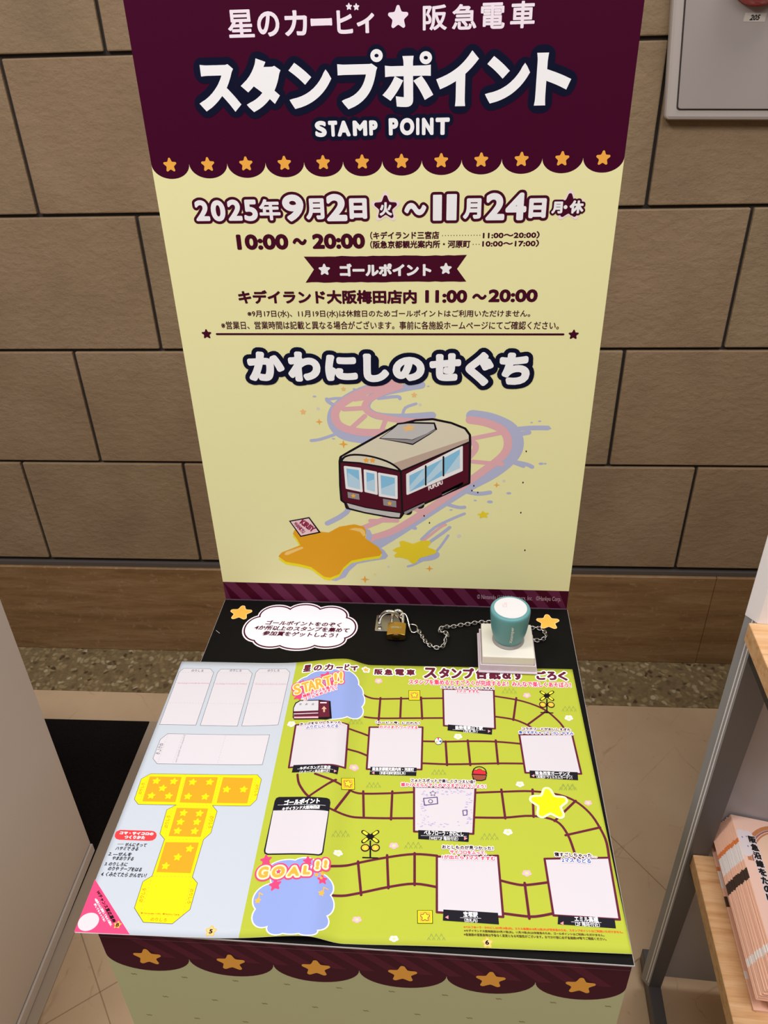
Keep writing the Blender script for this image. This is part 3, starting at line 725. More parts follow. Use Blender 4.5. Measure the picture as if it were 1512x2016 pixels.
('p',[-828,14521,584,14281,599,13465,-791,13707],'acshade',8),
('*',[-4007,14826,262,0,0,262],'stararange',9),
('*',[-117,13960,261,0,0,261],'stararange',9),
('p',[-4779,13961,-2815,13388,-1071,13083,1025,12787,899,12196,80,12246,-2838,12801,-4520,13281],'acgrey',8),
('s',[-4779,13961,-2815,13388,-1071,13083,1025,12787,1201,12860],120,'ink',9,0),
('t','PUPUPU',[4064,15661,1494,821,-59,462],'palepinkwhite',9,30),
('e',[1843,12978,466,0,0,466],'ink',3),
('e',[1843,12978,204,0,0,204],'acshade',4),
('e',[3151,13795,462,0,0,462],'ink',3),
('e',[3151,13795,202,0,0,202],'acshade',4),
('e',[5995,15766,453,0,0,453],'ink',3),
('e',[5995,15766,198,0,0,198],'acshade',4),
('e',[7248,16547,450,0,0,450],'ink',3),
('e',[7248,16547,197,0,0,197],'acshade',4),
('p',[1406,12968,3583,14278,3641,13941,1488,12522],'acshade',5),
('p',[5432,15423,7663,16784,7673,16457,5523,15059],'acshade',5)],
'T:cloud_notice':[
('e',[-14936,-4933,1886,0,0,2347],'noticewhite',1),
('e',[-13341,-2635,2219,0,0,1998],'noticewhite',1),
('e',[-10170,-2032,2222,0,0,1834],'noticewhite',1),
('e',[-7141,-2437,2204,0,0,1905],'noticewhite',1),
('e',[-5483,-4397,1756,0,0,2092],'noticewhite',1),
('e',[-7061,-6351,2350,0,0,1600],'noticewhite',1),
('e',[-10232,-6839,2575,0,0,1589],'noticewhite',1),
('e',[-13180,-6394,2255,0,0,1859],'noticewhite',1),
('e',[-10035,-4613,4827,0,0,2871],'noticewhite',1),
('e',[-14936,-4933,1729,0,0,2161],'burgundy',2),
('e',[-13341,-2635,2059,0,0,1804],'burgundy',2),
('e',[-10170,-2032,2062,0,0,1638],'burgundy',2),
('e',[-7141,-2437,2046,0,0,1711],'burgundy',2),
('e',[-5483,-4397,1601,0,0,1905],'burgundy',2),
('e',[-7061,-6351,2197,0,0,1420],'burgundy',2),
('e',[-10232,-6839,2423,0,0,1410],'burgundy',2),
('e',[-13180,-6394,2100,0,0,1678],'burgundy',2),
('e',[-10035,-4613,4671,0,0,2684],'burgundy',2),
('e',[-14936,-4933,1555,0,0,1953],'noticewhite',3),
('e',[-13341,-2635,1881,0,0,1588],'noticewhite',3),
('e',[-10170,-2032,1884,0,0,1420],'noticewhite',3),
('e',[-7141,-2437,1869,0,0,1495],'noticewhite',3),
('e',[-5483,-4397,1428,0,0,1697],'noticewhite',3),
('e',[-7061,-6351,2027,0,0,1220],'noticewhite',3),
('e',[-10232,-6839,2253,0,0,1212],'noticewhite',3),
('e',[-13180,-6394,1929,0,0,1477],'noticewhite',3),
('e',[-10035,-4613,4498,0,0,2476],'noticewhite',3),
('t','ゴールポイントをのぞく',[-14376,-4268,8614,0,148,742],'burgundy',5,28),
('t','4か所以上のスタンプを集めて',[-15506,-5189,10767,0,155,774],'burgundy',5,28),
('t','参加賞をゲットしよう！',[-14395,-6095,8467,0,152,761],'burgundy',5,28)],
'T:star_print':[
('*',[-17662,-2333,1253,0,0,1253],'stararange',2,[(80,'starrim')]),
('*',[17670,-2300,1253,0,0,1253],'stararange',2,[(80,'starrim')]),
('s',[-19753,-5510,-19225,-5960],40,'edgegrey',1,0)],
'F:front_valance':[
('*',[-16650,-3510,1150,0,0,1150],'stararange',5),
('*',[-9990,-3510,1150,0,0,1150],'stararange',5),
('*',[-3330,-3510,1150,0,0,1150],'stararange',5),
('*',[3330,-3510,1150,0,0,1150],'stararange',5),
('*',[9990,-3510,1150,0,0,1150],'stararange',5),
('*',[16650,-3510,1150,0,0,1150],'stararange',5)],
'F:panel_pattern':[
('s',[-18500,-6200,-18380,-6280,-18260,-6200,-18120,-6280],120,'olivemark',2,0),
('s',[-16500,-9500,-16380,-9580,-16260,-9500,-16120,-9580],120,'olivemark',2,0),
('s',[-18500,-12800,-18380,-12880,-18260,-12800,-18120,-12880],120,'olivemark',2,0),
('s',[-14350,-6200,-14230,-6280,-14110,-6200,-13970,-6280],120,'olivemark',2,0),
('s',[-12350,-9500,-12230,-9580,-12110,-9500,-11970,-9580],120,'olivemark',2,0),
('s',[-14350,-12800,-14230,-12880,-14110,-12800,-13970,-12880],120,'olivemark',2,0),
('s',[-10200,-6200,-10080,-6280,-9960,-6200,-9820,-6280],120,'olivemark',2,0),
('s',[-8200,-9500,-8080,-9580,-7960,-9500,-7820,-9580],120,'olivemark',2,0),
('s',[-10200,-12800,-10080,-12880,-9960,-12800,-9820,-12880],120,'olivemark',2,0),
('s',[-6050,-6200,-5930,-6280,-5810,-6200,-5670,-6280],120,'olivemark',2,0),
('s',[-4050,-9500,-3930,-9580,-3810,-9500,-3670,-9580],120,'olivemark',2,0),
('s',[-6050,-12800,-5930,-12880,-5810,-12800,-5670,-12880],120,'olivemark',2,0),
('s',[-1900,-6200,-1780,-6280,-1660,-6200,-1520,-6280],120,'olivemark',2,0),
('s',[100,-9500,220,-9580,340,-9500,480,-9580],120,'olivemark',2,0),
('s',[-1900,-12800,-1780,-12880,-1660,-12800,-1520,-12880],120,'olivemark',2,0),
('s',[2250,-6200,2370,-6280,2490,-6200,2630,-6280],120,'olivemark',2,0),
('s',[4250,-9500,4370,-9580,4490,-9500,4630,-9580],120,'olivemark',2,0),
('s',[2250,-12800,2370,-12880,2490,-12800,2630,-12880],120,'olivemark',2,0),
('s',[6400,-6200,6520,-6280,6640,-6200,6780,-6280],120,'olivemark',2,0),
('s',[8400,-9500,8520,-9580,8640,-9500,8780,-9580],120,'olivemark',2,0),
('s',[6400,-12800,6520,-12880,6640,-12800,6780,-12880],120,'olivemark',2,0),
('s',[10550,-6200,10670,-6280,10790,-6200,10930,-6280],120,'olivemark',2,0),
('s',[12550,-9500,12670,-9580,12790,-9500,12930,-9580],120,'olivemark',2,0),
('s',[10550,-12800,10670,-12880,10790,-12800,10930,-12880],120,'olivemark',2,0),
('s',[14700,-6200,14820,-6280,14940,-6200,15080,-6280],120,'olivemark',2,0),
('s',[16700,-9500,16820,-9580,16940,-9500,17080,-9580],120,'olivemark',2,0),
('s',[14700,-12800,14820,-12880,14940,-12800,15080,-12880],120,'olivemark',2,0),
('s',[18850,-6200,18970,-6280,19090,-6200,19230,-6280],120,'olivemark',2,0),
('s',[18850,-12800,18970,-12880,19090,-12800,19230,-12880],120,'olivemark',2,0)],
'L:cutout_strip0':[
('p',[-21670,-19631,-18057,-19516,-18213,-12267,-18708,-11736,-21615,-11812,-21905,-12408],'stripwhite',1),
('s',[-21670,-19631,-18057,-19516,-18213,-12267,-18708,-11736,-21615,-11812,-21905,-12408],30,'thin',2,1),
('s',[-21905,-12408,-21751,-12402],20,'thingrey',2,0),
('s',[-21597,-12396,-21443,-12391],20,'thingrey',2,0),
('s',[-21289,-12385,-21135,-12379],20,'thingrey',2,0),
('s',[-20981,-12373,-20827,-12367],20,'thingrey',2,0),
('s',[-20673,-12361,-20519,-12355],20,'thingrey',2,0),
('s',[-20365,-12349,-20211,-12344],20,'thingrey',2,0),
('s',[-20057,-12338,-19903,-12332],20,'thingrey',2,0),
('s',[-19750,-12326,-19596,-12320],20,'thingrey',2,0),
('s',[-19442,-12314,-19288,-12308],20,'thingrey',2,0),
('s',[-19135,-12303,-18981,-12297],20,'thingrey',2,0),
('s',[-18828,-12291,-18674,-12285],20,'thingrey',2,0),
('s',[-18520,-12279,-18367,-12273],20,'thingrey',2,0),
('s',[-21876,-13909,-21723,-13905],20,'thingrey',2,0),
('s',[-21570,-13900,-21417,-13896],20,'thingrey',2,0),
('s',[-21264,-13892,-21111,-13888],20,'thingrey',2,0),
('s',[-20958,-13884,-20805,-13880],20,'thingrey',2,0),
('s',[-20653,-13876,-20500,-13872],20,'thingrey',2,0),
('s',[-20347,-13868,-20194,-13864],20,'thingrey',2,0),
('s',[-20042,-13859,-19889,-13855],20,'thingrey',2,0),
('s',[-19737,-13851,-19584,-13847],20,'thingrey',2,0),
('s',[-19431,-13843,-19279,-13839],20,'thingrey',2,0),
('s',[-19126,-13835,-18974,-13831],20,'thingrey',2,0),
('s',[-18822,-13827,-18669,-13823],20,'thingrey',2,0),
('s',[-18517,-13818,-18365,-13814],20,'thingrey',2,0),
('s',[-21590,-16743,-21443,-16738],20,'thingrey',2,0),
('s',[-21297,-16734,-21150,-16730],20,'thingrey',2,0),
('s',[-21004,-16726,-20857,-16722],20,'thingrey',2,0),
('s',[-20711,-16718,-20565,-16713],20,'thingrey',2,0),
('s',[-20419,-16709,-20272,-16705],20,'thingrey',2,0),
('s',[-20126,-16701,-19980,-16697],20,'thingrey',2,0),
('s',[-19834,-16693,-19688,-16688],20,'thingrey',2,0),
('s',[-19542,-16684,-19396,-16680],20,'thingrey',2,0),
('s',[-19249,-16676,-19104,-16672],20,'thingrey',2,0),
('s',[-18958,-16668,-18812,-16663],20,'thingrey',2,0),
('s',[-18666,-16659,-18520,-16655],20,'thingrey',2,0),
('s',[-18374,-16651,-18228,-16647],20,'thingrey',2,0),
('t','のりしろ',[-20647,-12255,1274,27,-7,322],'thin',3,0),
('t','© Nintendo / HAL Laboratory, Inc. ©Hankyu Corp.',[-18273,-13769,-3329,-171,15,-178],'pinktext',3,0)],
'L:cutout_strip1':[
('p',[-17619,-19532,-13945,-19436,-14073,-12200,-14651,-11627,-17570,-11725,-17802,-12247],'stripwhite',1),
('s',[-17619,-19532,-13945,-19436,-14073,-12200,-14651,-11627,-17570,-11725,-17802,-12247],30,'thin',2,1),
('s',[-17802,-12247,-17646,-12244],20,'thingrey',2,0),
('s',[-17491,-12241,-17335,-12237],20,'thingrey',2,0),
('s',[-17180,-12234,-17024,-12231],20,'thingrey',2,0),
('s',[-16869,-12228,-16714,-12225],20,'thingrey',2,0),
('s',[-16558,-12222,-16403,-12219],20,'thingrey',2,0),
('s',[-16248,-12216,-16093,-12213],20,'thingrey',2,0),
('s',[-15938,-12210,-15783,-12207],20,'thingrey',2,0),
('s',[-15627,-12204,-15472,-12201],20,'thingrey',2,0),
('s',[-15317,-12199,-15162,-12196],20,'thingrey',2,0),
('s',[-15007,-12193,-14852,-12190],20,'thingrey',2,0),
('s',[-14697,-12187,-14542,-12185],20,'thingrey',2,0),
('s',[-14388,-12182,-14233,-12180],20,'thingrey',2,0),
('s',[-17829,-13768,-17677,-13764],20,'thingrey',2,0),
('s',[-17524,-13760,-17371,-13756],20,'thingrey',2,0),
('s',[-17218,-13752,-17065,-13748],20,'thingrey',2,0),
('s',[-16913,-13744,-16760,-13740],20,'thingrey',2,0),
('s',[-16607,-13736,-16455,-13731],20,'thingrey',2,0),
('s',[-16302,-13727,-16149,-13723],20,'thingrey',2,0),
('s',[-15997,-13719,-15844,-13715],20,'thingrey',2,0),
('s',[-15692,-13711,-15539,-13707],20,'thingrey',2,0),
('s',[-15387,-13703,-15235,-13699],20,'thingrey',2,0),
('s',[-15082,-13696,-14930,-13692],20,'thingrey',2,0),
('s',[-14777,-13688,-14625,-13684],20,'thingrey',2,0),
('s',[-14473,-13680,-14320,-13677],20,'thingrey',2,0),
('s',[-17705,-16623,-17549,-16618],20,'thingrey',2,0),
('s',[-17394,-16614,-17238,-16609],20,'thingrey',2,0),
('s',[-17083,-16604,-16928,-16600],20,'thingrey',2,0),
('s',[-16772,-16595,-16617,-16590],20,'thingrey',2,0),
('s',[-16462,-16586,-16306,-16581],20,'thingrey',2,0),
('s',[-16151,-16576,-15996,-16572],20,'thingrey',2,0),
('s',[-15841,-16567,-15686,-16563],20,'thingrey',2,0),
('s',[-15530,-16558,-15375,-16554],20,'thingrey',2,0),
('s',[-15220,-16549,-15065,-16545],20,'thingrey',2,0),
('s',[-14910,-16540,-14755,-16536],20,'thingrey',2,0),
('s',[-14600,-16532,-14445,-16527],20,'thingrey',2,0),
('s',[-14290,-16523,-14135,-16519],20,'thingrey',2,0),
('t','のりしろ',[-16567,-12050,1253,27,-7,322],'thin',3,0),
('t','© Nintendo / HAL Laboratory, Inc. ©Hankyu Corp.',[-14286,-13657,-3315,-167,8,-177],'pinktext',3,0)],
'L:cutout_strip2':[
('p',[-13524,-19396,-9947,-19162,-10071,-11996,-10592,-11428,-13449,-11480,-13725,-12047],'stripwhite',1),
('s',[-13524,-19396,-9947,-19162,-10071,-11996,-10592,-11428,-13449,-11480,-13725,-12047],30,'thin',2,1),
('s',[-13725,-12047,-13574,-12040],20,'thingrey',2,0),
('s',[-13423,-12034,-13271,-12027],20,'thingrey',2,0),
('s',[-13120,-12021,-12968,-12016],20,'thingrey',2,0),
('s',[-12817,-12010,-12665,-12005],20,'thingrey',2,0),
('s',[-12513,-12000,-12362,-11995],20,'thingrey',2,0),
('s',[-12210,-11991,-12058,-11987],20,'thingrey',2,0),
('s',[-11906,-11984,-11754,-11981],20,'thingrey',2,0),
('s',[-11602,-11979,-11449,-11977],20,'thingrey',2,0),
('s',[-11297,-11976,-11144,-11976],20,'thingrey',2,0),
('s',[-10991,-11976,-10838,-11977],20,'thingrey',2,0),
('s',[-10685,-11979,-10532,-11982],20,'thingrey',2,0),
('s',[-10379,-11986,-10225,-11991],20,'thingrey',2,0),
('s',[-13698,-13585,-13549,-13580],20,'thingrey',2,0),
('s',[-13399,-13575,-13250,-13571],20,'thingrey',2,0),
('s',[-13100,-13567,-12951,-13563],20,'thingrey',2,0),
('s',[-12801,-13559,-12652,-13555],20,'thingrey',2,0),
('s',[-12502,-13552,-12353,-13549],20,'thingrey',2,0),
('s',[-12203,-13547,-12053,-13545],20,'thingrey',2,0),
('s',[-11903,-13543,-11753,-13542],20,'thingrey',2,0),
('s',[-11603,-13541,-11453,-13541],20,'thingrey',2,0),
('s',[-11302,-13541,-11152,-13542],20,'thingrey',2,0),
('s',[-11001,-13544,-10850,-13546],20,'thingrey',2,0),
('s',[-10699,-13550,-10548,-13554],20,'thingrey',2,0),
('s',[-10397,-13558,-10246,-13564],20,'thingrey',2,0),
('s',[-13493,-16429,-13352,-16419],20,'thingrey',2,0),
('s',[-13212,-16410,-13071,-16400],20,'thingrey',2,0),
('s',[-12930,-16391,-12790,-16382],20,'thingrey',2,0),
('s',[-12649,-16373,-12508,-16364],20,'thingrey',2,0),
('s',[-12367,-16356,-12226,-16347],20,'thingrey',2,0),
('s',[-12085,-16340,-11944,-16332],20,'thingrey',2,0),
('s',[-11803,-16325,-11662,-16318],20,'thingrey',2,0),
('s',[-11520,-16312,-11379,-16306],20,'thingrey',2,0),
('s',[-11237,-16301,-11095,-16297],20,'thingrey',2,0),
('s',[-10953,-16292,-10811,-16289],20,'thingrey',2,0),
('s',[-10669,-16286,-10527,-16284],20,'thingrey',2,0),
('s',[-10384,-16282,-10241,-16282],20,'thingrey',2,0),
('t','のりしろ',[-12528,-11882,1259,27,-7,323],'thin',3,0),
('t','© Nintendo / HAL Laboratory, Inc. ©Hankyu Corp.',[-10188,-13590,-3285,-52,0,-177],'pinktext',3,0)],
'L:cutout_strip3':[
('p',[-20956,-23753,-20988,-21477,-20506,-20742,-10537,-20413,-10496,-23955,-20364,-24329],'stripwhite',1),
('s',[-20956,-23753,-20988,-21477,-20506,-20742,-10537,-20413,-10496,-23955,-20364,-24329],30,'thin',2,1),
('s',[-20449,-20778,-20444,-20930],20,'thingrey',2,0),
('s',[-20439,-21081,-20434,-21233],20,'thingrey',2,0),
('s',[-20429,-21383,-20424,-21533],20,'thingrey',2,0),
('s',[-20419,-21683,-20414,-21832],20,'thingrey',2,0),
('s',[-20409,-21981,-20404,-22129],20,'thingrey',2,0),
('s',[-20399,-22276,-20394,-22423],20,'thingrey',2,0),
('s',[-20389,-22570,-20384,-22716],20,'thingrey',2,0),
('s',[-20379,-22862,-20374,-23007],20,'thingrey',2,0),
('s',[-20370,-23152,-20365,-23296],20,'thingrey',2,0),
('s',[-20360,-23440,-20355,-23583],20,'thingrey',2,0),
('s',[-20351,-23726,-20346,-23868],20,'thingrey',2,0),
('s',[-20341,-24010,-20336,-24151],20,'thingrey',2,0),
('s',[-18930,-20734,-18930,-20887],20,'thingrey',2,0),
('s',[-18930,-21041,-18930,-21193],20,'thingrey',2,0),
('s',[-18931,-21346,-18931,-21497],20,'thingrey',2,0),
('s',[-18931,-21649,-18931,-21799],20,'thingrey',2,0),
('s',[-18931,-21950,-18931,-22099],20,'thingrey',2,0),
('s',[-18932,-22248,-18932,-22397],20,'thingrey',2,0),
('s',[-18932,-22545,-18932,-22693],20,'thingrey',2,0),
('s',[-18932,-22840,-18933,-22987],20,'thingrey',2,0),
('s',[-18933,-23133,-18933,-23279],20,'thingrey',2,0),
('s',[-18933,-23424,-18933,-23569],20,'thingrey',2,0),
('s',[-18933,-23713,-18934,-23857],20,'thingrey',2,0),
('s',[-18934,-24000,-18934,-24143],20,'thingrey',2,0),
('s',[-14812,-20626,-14808,-20775],20,'thingrey',2,0),
('s',[-14804,-20924,-14800,-21071],20,'thingrey',2,0),
('s',[-14796,-21219,-14791,-21366],20,'thingrey',2,0),
('s',[-14787,-21512,-14783,-21658],20,'thingrey',2,0),
('s',[-14779,-21804,-14775,-21949],20,'thingrey',2,0),
('s',[-14771,-22093,-14767,-22237],20,'thingrey',2,0),
('s',[-14763,-22381,-14758,-22524],20,'thingrey',2,0),
('s',[-14754,-22667,-14750,-22809],20,'thingrey',2,0),
('s',[-14746,-22951,-14742,-23092],20,'thingrey',2,0),
('s',[-14738,-23233,-14734,-23373],20,'thingrey',2,0),
('s',[-14730,-23513,-14726,-23652],20,'thingrey',2,0),
('s',[-14722,-23791,-14718,-23930],20,'thingrey',2,0),
('t','のりしろ',[-20496,-21960,1,-1296,-384,17],'thin',3,0),
('t','© Nintendo / HAL ©Hankyu Corp.',[-18657,-20776,94,-3328,-196,-11],'thingrey',3,0)],
'L:dice_template':[
('p',[-21257,-26089,-20593,-25483,-10730,-25088,-10232,-25596,-10211,-27774,-10651,-28417,-13991,-28511,-13425,-29080,-13399,-31215,-13859,-31874,-13833,-35256,-13271,-35754,-13240,-37927,-14277,-39126,-16539,-39146,-17629,-38072,-17707,-35890,-17121,-35360,-17173,-32025,-17733,-31541,-17884,-29178,-17216,-28648,-20597,-28780,-21127,-28279],'dieyellow',1),
('s',[-21257,-26089,-20593,-25483,-10730,-25088,-10232,-25596,-10211,-27774,-10651,-28417,-13991,-28511,-13425,-29080,-13399,-31215,-13859,-31874,-13833,-35256,-13271,-35754,-13240,-37927,-14277,-39126,-16539,-39146,-17629,-38072,-17707,-35890,-17121,-35360,-17173,-32025,-17733,-31541,-17884,-29178,-17216,-28648,-20597,-28780,-21127,-28279],35,'thin',2,1),
('p',[-20561,-25792,-17630,-25678,-17378,-28353,-20336,-28443],'dieorange',3),
('p',[-17204,-25654,-14289,-25525,-14118,-28295,-16983,-28362],'dieorange',3),
('p',[-13793,-25498,-11033,-25469,-10961,-28153,-13692,-28224],'dieorange',3),
('p',[-17057,-28941,-14284,-28860,-14181,-31628,-16911,-31715],'dieorange',3),
('p',[-16990,-32306,-14170,-32183,-14080,-34934,-16879,-35008],'dieorange',3),
('*',[-19782,-26260,382,8,-8,382],'dieyellow',5),
('*',[-18188,-26204,382,8,-8,382],'dieyellow',5),
('*',[-18964,-27004,379,8,-8,379],'dieyellow',5),
('*',[-19724,-27840,375,8,-8,375],'dieyellow',5),
('*',[-18161,-27783,375,8,-8,375],'dieyellow',5),
('*',[-16443,-26189,381,8,-8,381],'dieyellow',5),
('*',[-14880,-26101,380,8,-8,380],'dieyellow',5),
('*',[-16416,-27731,374,8,-8,374],'dieyellow',5),
('*',[-14873,-27676,373,8,-8,373],'dieyellow',5),
('*',[-13146,-26811,377,8,-8,377],'dieyellow',5),
('*',[-11610,-26743,378,8,-8,378],'dieyellow',5),
('*',[-16312,-29432,366,8,-8,366],'dieyellow',5),
('*',[-14892,-29397,365,8,-8,365],'dieyellow',5),
('*',[-16315,-30328,362,8,-8,362],'dieyellow',5),
('*',[-14883,-30245,362,8,-8,362],'dieyellow',5),
('*',[-16291,-31203,358,8,-8,358],'dieyellow',5),
('*',[-14827,-31147,358,8,-8,358],'dieyellow',5),
('*',[-14773,-32794,350,7,-7,350],'dieyellow',5),
('*',[-15548,-33619,347,7,-7,347],'dieyellow',5),
('*',[-16299,-34455,343,7,-7,343],'dieyellow',5),
('s',[-20703,-25800,-20696,-25936],20,'olivemark',2,0),
('s',[-20690,-26072,-20683,-26207],20,'olivemark',2,0),
('s',[-20676,-26342,-20669,-26477],20,'olivemark',2,0),
('s',[-20662,-26611,-20655,-26744],20,'olivemark',2,0),
('s',[-20649,-26877,-20642,-27010],20,'olivemark',2,0),
('s',[-20635,-27142,-20628,-27274],20,'olivemark',2,0),
('s',[-20622,-27406,-20615,-27537],20,'olivemark',2,0),
('s',[-20608,-27667,-20602,-27797],20,'olivemark',2,0),
('s',[-20595,-27927,-20589,-28057],20,'olivemark',2,0),
('s',[-20582,-28185,-20576,-28314],20,'olivemark',2,0),
('s',[-20569,-28442,-20563,-28570],20,'olivemark',2,0),
('s',[-17341,-25438,-17329,-25582],20,'olivemark',2,0),
('s',[-17318,-25725,-17306,-25869],20,'olivemark',2,0),
('s',[-17295,-26011,-17283,-26153],20,'olivemark',2,0),
('s',[-17272,-26295,-17261,-26436],20,'olivemark',2,0),
('s',[-17249,-26577,-17238,-26717],20,'olivemark',2,0),
('s',[-17227,-26857,-17216,-26996],20,'olivemark',2,0),
('s',[-17205,-27135,-17194,-27273],20,'olivemark',2,0),
('s',[-17183,-27411,-17172,-27548],20,'olivemark',2,0),
('s',[-17161,-27685,-17150,-27822],20,'olivemark',2,0),
('s',[-17139,-27958,-17128,-28093],20,'olivemark',2,0),
('s',[-17117,-28228,-17106,-28363],20,'olivemark',2,0),
('s',[-14021,-25339,-14018,-25483],20,'olivemark',2,0),
('s',[-14014,-25626,-14011,-25769],20,'olivemark',2,0),
('s',[-14008,-25912,-14005,-26054],20,'olivemark',2,0),
('s',[-14002,-26196,-13998,-26337],20,'olivemark',2,0),
('s',[-13995,-26477,-13992,-26618],20,'olivemark',2,0),
('s',[-13989,-26757,-13986,-26897],20,'olivemark',2,0),
('s',[-13983,-27035,-13979,-27174],20,'olivemark',2,0),
('s',[-13976,-27311,-13973,-27449],20,'olivemark',2,0),
('s',[-13970,-27586,-13967,-27722],20,'olivemark',2,0),
('s',[-13964,-27858,-13961,-27994],20,'olivemark',2,0),
('s',[-13958,-28129,-13955,-28263],20,'olivemark',2,0),
('s',[-10738,-25379,-10736,-25510],20,'olivemark',2,0),
('s',[-10735,-25641,-10733,-25772],20,'olivemark',2,0),
('s',[-10732,-25902,-10730,-26032],20,'olivemark',2,0),
('s',[-10729,-26162,-10727,-26291],20,'olivemark',2,0),
('s',[-10725,-26419,-10724,-26548],20,'olivemark',2,0),
('s',[-10722,-26675,-10721,-26803],20,'olivemark',2,0),
('s',[-10719,-26930,-10718,-27057],20,'olivemark',2,0),
('s',[-10716,-27183,-10715,-27309],20,'olivemark',2,0),
('s',[-10714,-27434,-10712,-27560],20,'olivemark',2,0),
('s',[-10711,-27684,-10709,-27809],20,'olivemark',2,0),
('s',[-10708,-27933,-10706,-28056],20,'olivemark',2,0),
('s',[-17202,-28695,-17055,-28688],20,'olivemark',2,0),
('s',[-16909,-28681,-16762,-28674],20,'olivemark',2,0),
('s',[-16616,-28667,-16469,-28660],20,'olivemark',2,0),
('s',[-16323,-28653,-16177,-28646],20,'olivemark',2,0),
('s',[-16030,-28639,-15884,-28632],20,'olivemark',2,0),
('s',[-15737,-28625,-15591,-28618],20,'olivemark',2,0),
('s',[-15445,-28611,-15298,-28604],20,'olivemark',2,0),
('s',[-15152,-28597,-15006,-28590],20,'olivemark',2,0),
('s',[-14860,-28583,-14713,-28576],20,'olivemark',2,0),
('s',[-14567,-28570,-14421,-28563],20,'olivemark',2,0),
('s',[-14275,-28556,-14129,-28549],20,'olivemark',2,0),
('s',[-17173,-32025,-17023,-32018],20,'olivemark',2,0),
('s',[-16872,-32011,-16721,-32004],20,'olivemark',2,0),
('s',[-16570,-31997,-16419,-31990],20,'olivemark',2,0),
('s',[-16268,-31983,-16118,-31976],20,'olivemark',2,0),
('s',[-15967,-31969,-15816,-31962],20,'olivemark',2,0),
('s',[-15666,-31955,-15515,-31948],20,'olivemark',2,0),
('s',[-15364,-31941,-15214,-31935],20,'olivemark',2,0),
('s',[-15063,-31928,-14913,-31921],20,'olivemark',2,0),
('s',[-14762,-31914,-14612,-31907],20,'olivemark',2,0),
('s',[-14461,-31901,-14311,-31894],20,'olivemark',2,0),
('s',[-14160,-31887,-14010,-31880],20,'olivemark',2,0),
('s',[-17121,-35360,-16971,-35355],20,'olivemark',2,0),
('s',[-16822,-35351,-16672,-35346],20,'olivemark',2,0),
('s',[-16522,-35341,-16373,-35336],20,'olivemark',2,0),
('s',[-16223,-35331,-16073,-35326],20,'olivemark',2,0),
('s',[-15924,-35322,-15774,-35317],20,'olivemark',2,0),
('s',[-15625,-35312,-15475,-35307],20,'olivemark',2,0),
('s',[-15326,-35302,-15177,-35298],20,'olivemark',2,0),
('s',[-15027,-35293,-14878,-35288],20,'olivemark',2,0),
('s',[-14729,-35283,-14579,-35279],20,'olivemark',2,0),
('s',[-14430,-35274,-14281,-35269],20,'olivemark',2,0),
('s',[-14132,-35265,-13982,-35260],20,'olivemark',2,0),
('s',[-17412,-28914,-17402,-29057],20,'olivemark',2,0),
('s',[-17392,-29200,-17382,-29342],20,'olivemark',2,0),
('s',[-17372,-29484,-17362,-29625],20,'olivemark',2,0),
('s',[-17352,-29766,-17342,-29906],20,'olivemark',2,0),
('s',[-17332,-30046,-17322,-30185],20,'olivemark',2,0),
('s',[-17312,-30324,-17302,-30462],20,'olivemark',2,0),
('s',[-17293,-30600,-17283,-30738],20,'olivemark',2,0),
('s',[-17273,-30875,-17263,-31011],20,'olivemark',2,0),
('s',[-17254,-31147,-17244,-31282],20,'olivemark',2,0),
('s',[-17235,-31417,-17225,-31552],20,'olivemark',2,0),
('s',[-17216,-31686,-17206,-31820],20,'olivemark',2,0),
('s',[-13977,-28717,-13972,-28864],20,'olivemark',2,0),
('s',[-13967,-29010,-13962,-29156],20,'olivemark',2,0),
('s',[-13957,-29301,-13952,-29446],20,'olivemark',2,0),
('s',[-13947,-29591,-13942,-29734],20,'olivemark',2,0),
('s',[-13938,-29878,-13933,-30020],20,'olivemark',2,0),
('s',[-13928,-30163,-13923,-30304],20,'olivemark',2,0),
('s',[-13918,-30446,-13913,-30586],20,'olivemark',2,0),
('s',[-13909,-30727,-13904,-30866],20,'olivemark',2,0),
('s',[-13899,-31006,-13894,-31144],20,'olivemark',2,0),
('s',[-13890,-31283,-13885,-31420],20,'olivemark',2,0),
('s',[-13880,-31558,-13876,-31694],20,'olivemark',2,0),
('s',[-17112,-35387,-17108,-35538],20,'olivemark',2,0),
('s',[-17103,-35690,-17098,-35840],20,'olivemark',2,0),
('s',[-17094,-35990,-17089,-36140],20,'olivemark',2,0),
('s',[-17085,-36289,-17080,-36437],20,'olivemark',2,0),
('s',[-17076,-36585,-17071,-36732],20,'olivemark',2,0),
('s',[-17067,-36878,-17062,-37024],20,'olivemark',2,0),
('s',[-17058,-37169,-17053,-37314],20,'olivemark',2,0),
('s',[-17049,-37458,-17044,-37602],20,'olivemark',2,0),
('s',[-17040,-37745,-17036,-37887],20,'olivemark',2,0),
('s',[-17031,-38029,-17027,-38170],20,'olivemark',2,0),
('s',[-17023,-38311,-17018,-38451],20,'olivemark',2,0),
('s',[-13825,-35282,-13819,-35435],20,'olivemark',2,0),
('s',[-13812,-35587,-13805,-35739],20,'olivemark',2,0),
('s',[-13798,-35890,-13791,-36041],20,'olivemark',2,0),
('s',[-13784,-36190,-13777,-36340],20,'olivemark',2,0),
('s',[-13770,-36488,-13764,-36636],20,'olivemark',2,0),
('s',[-13757,-36784,-13750,-36931],20,'olivemark',2,0),
('s',[-13743,-37077,-13737,-37222],20,'olivemark',2,0),
('s',[-13730,-37367,-13724,-37512],20,'olivemark',2,0),
('s',[-13717,-37656,-13710,-37799],20,'olivemark',2,0),
('s',[-13704,-37942,-13697,-38084],20,'olivemark',2,0),
('s',[-13691,-38226,-13685,-38367],20,'olivemark',2,0),
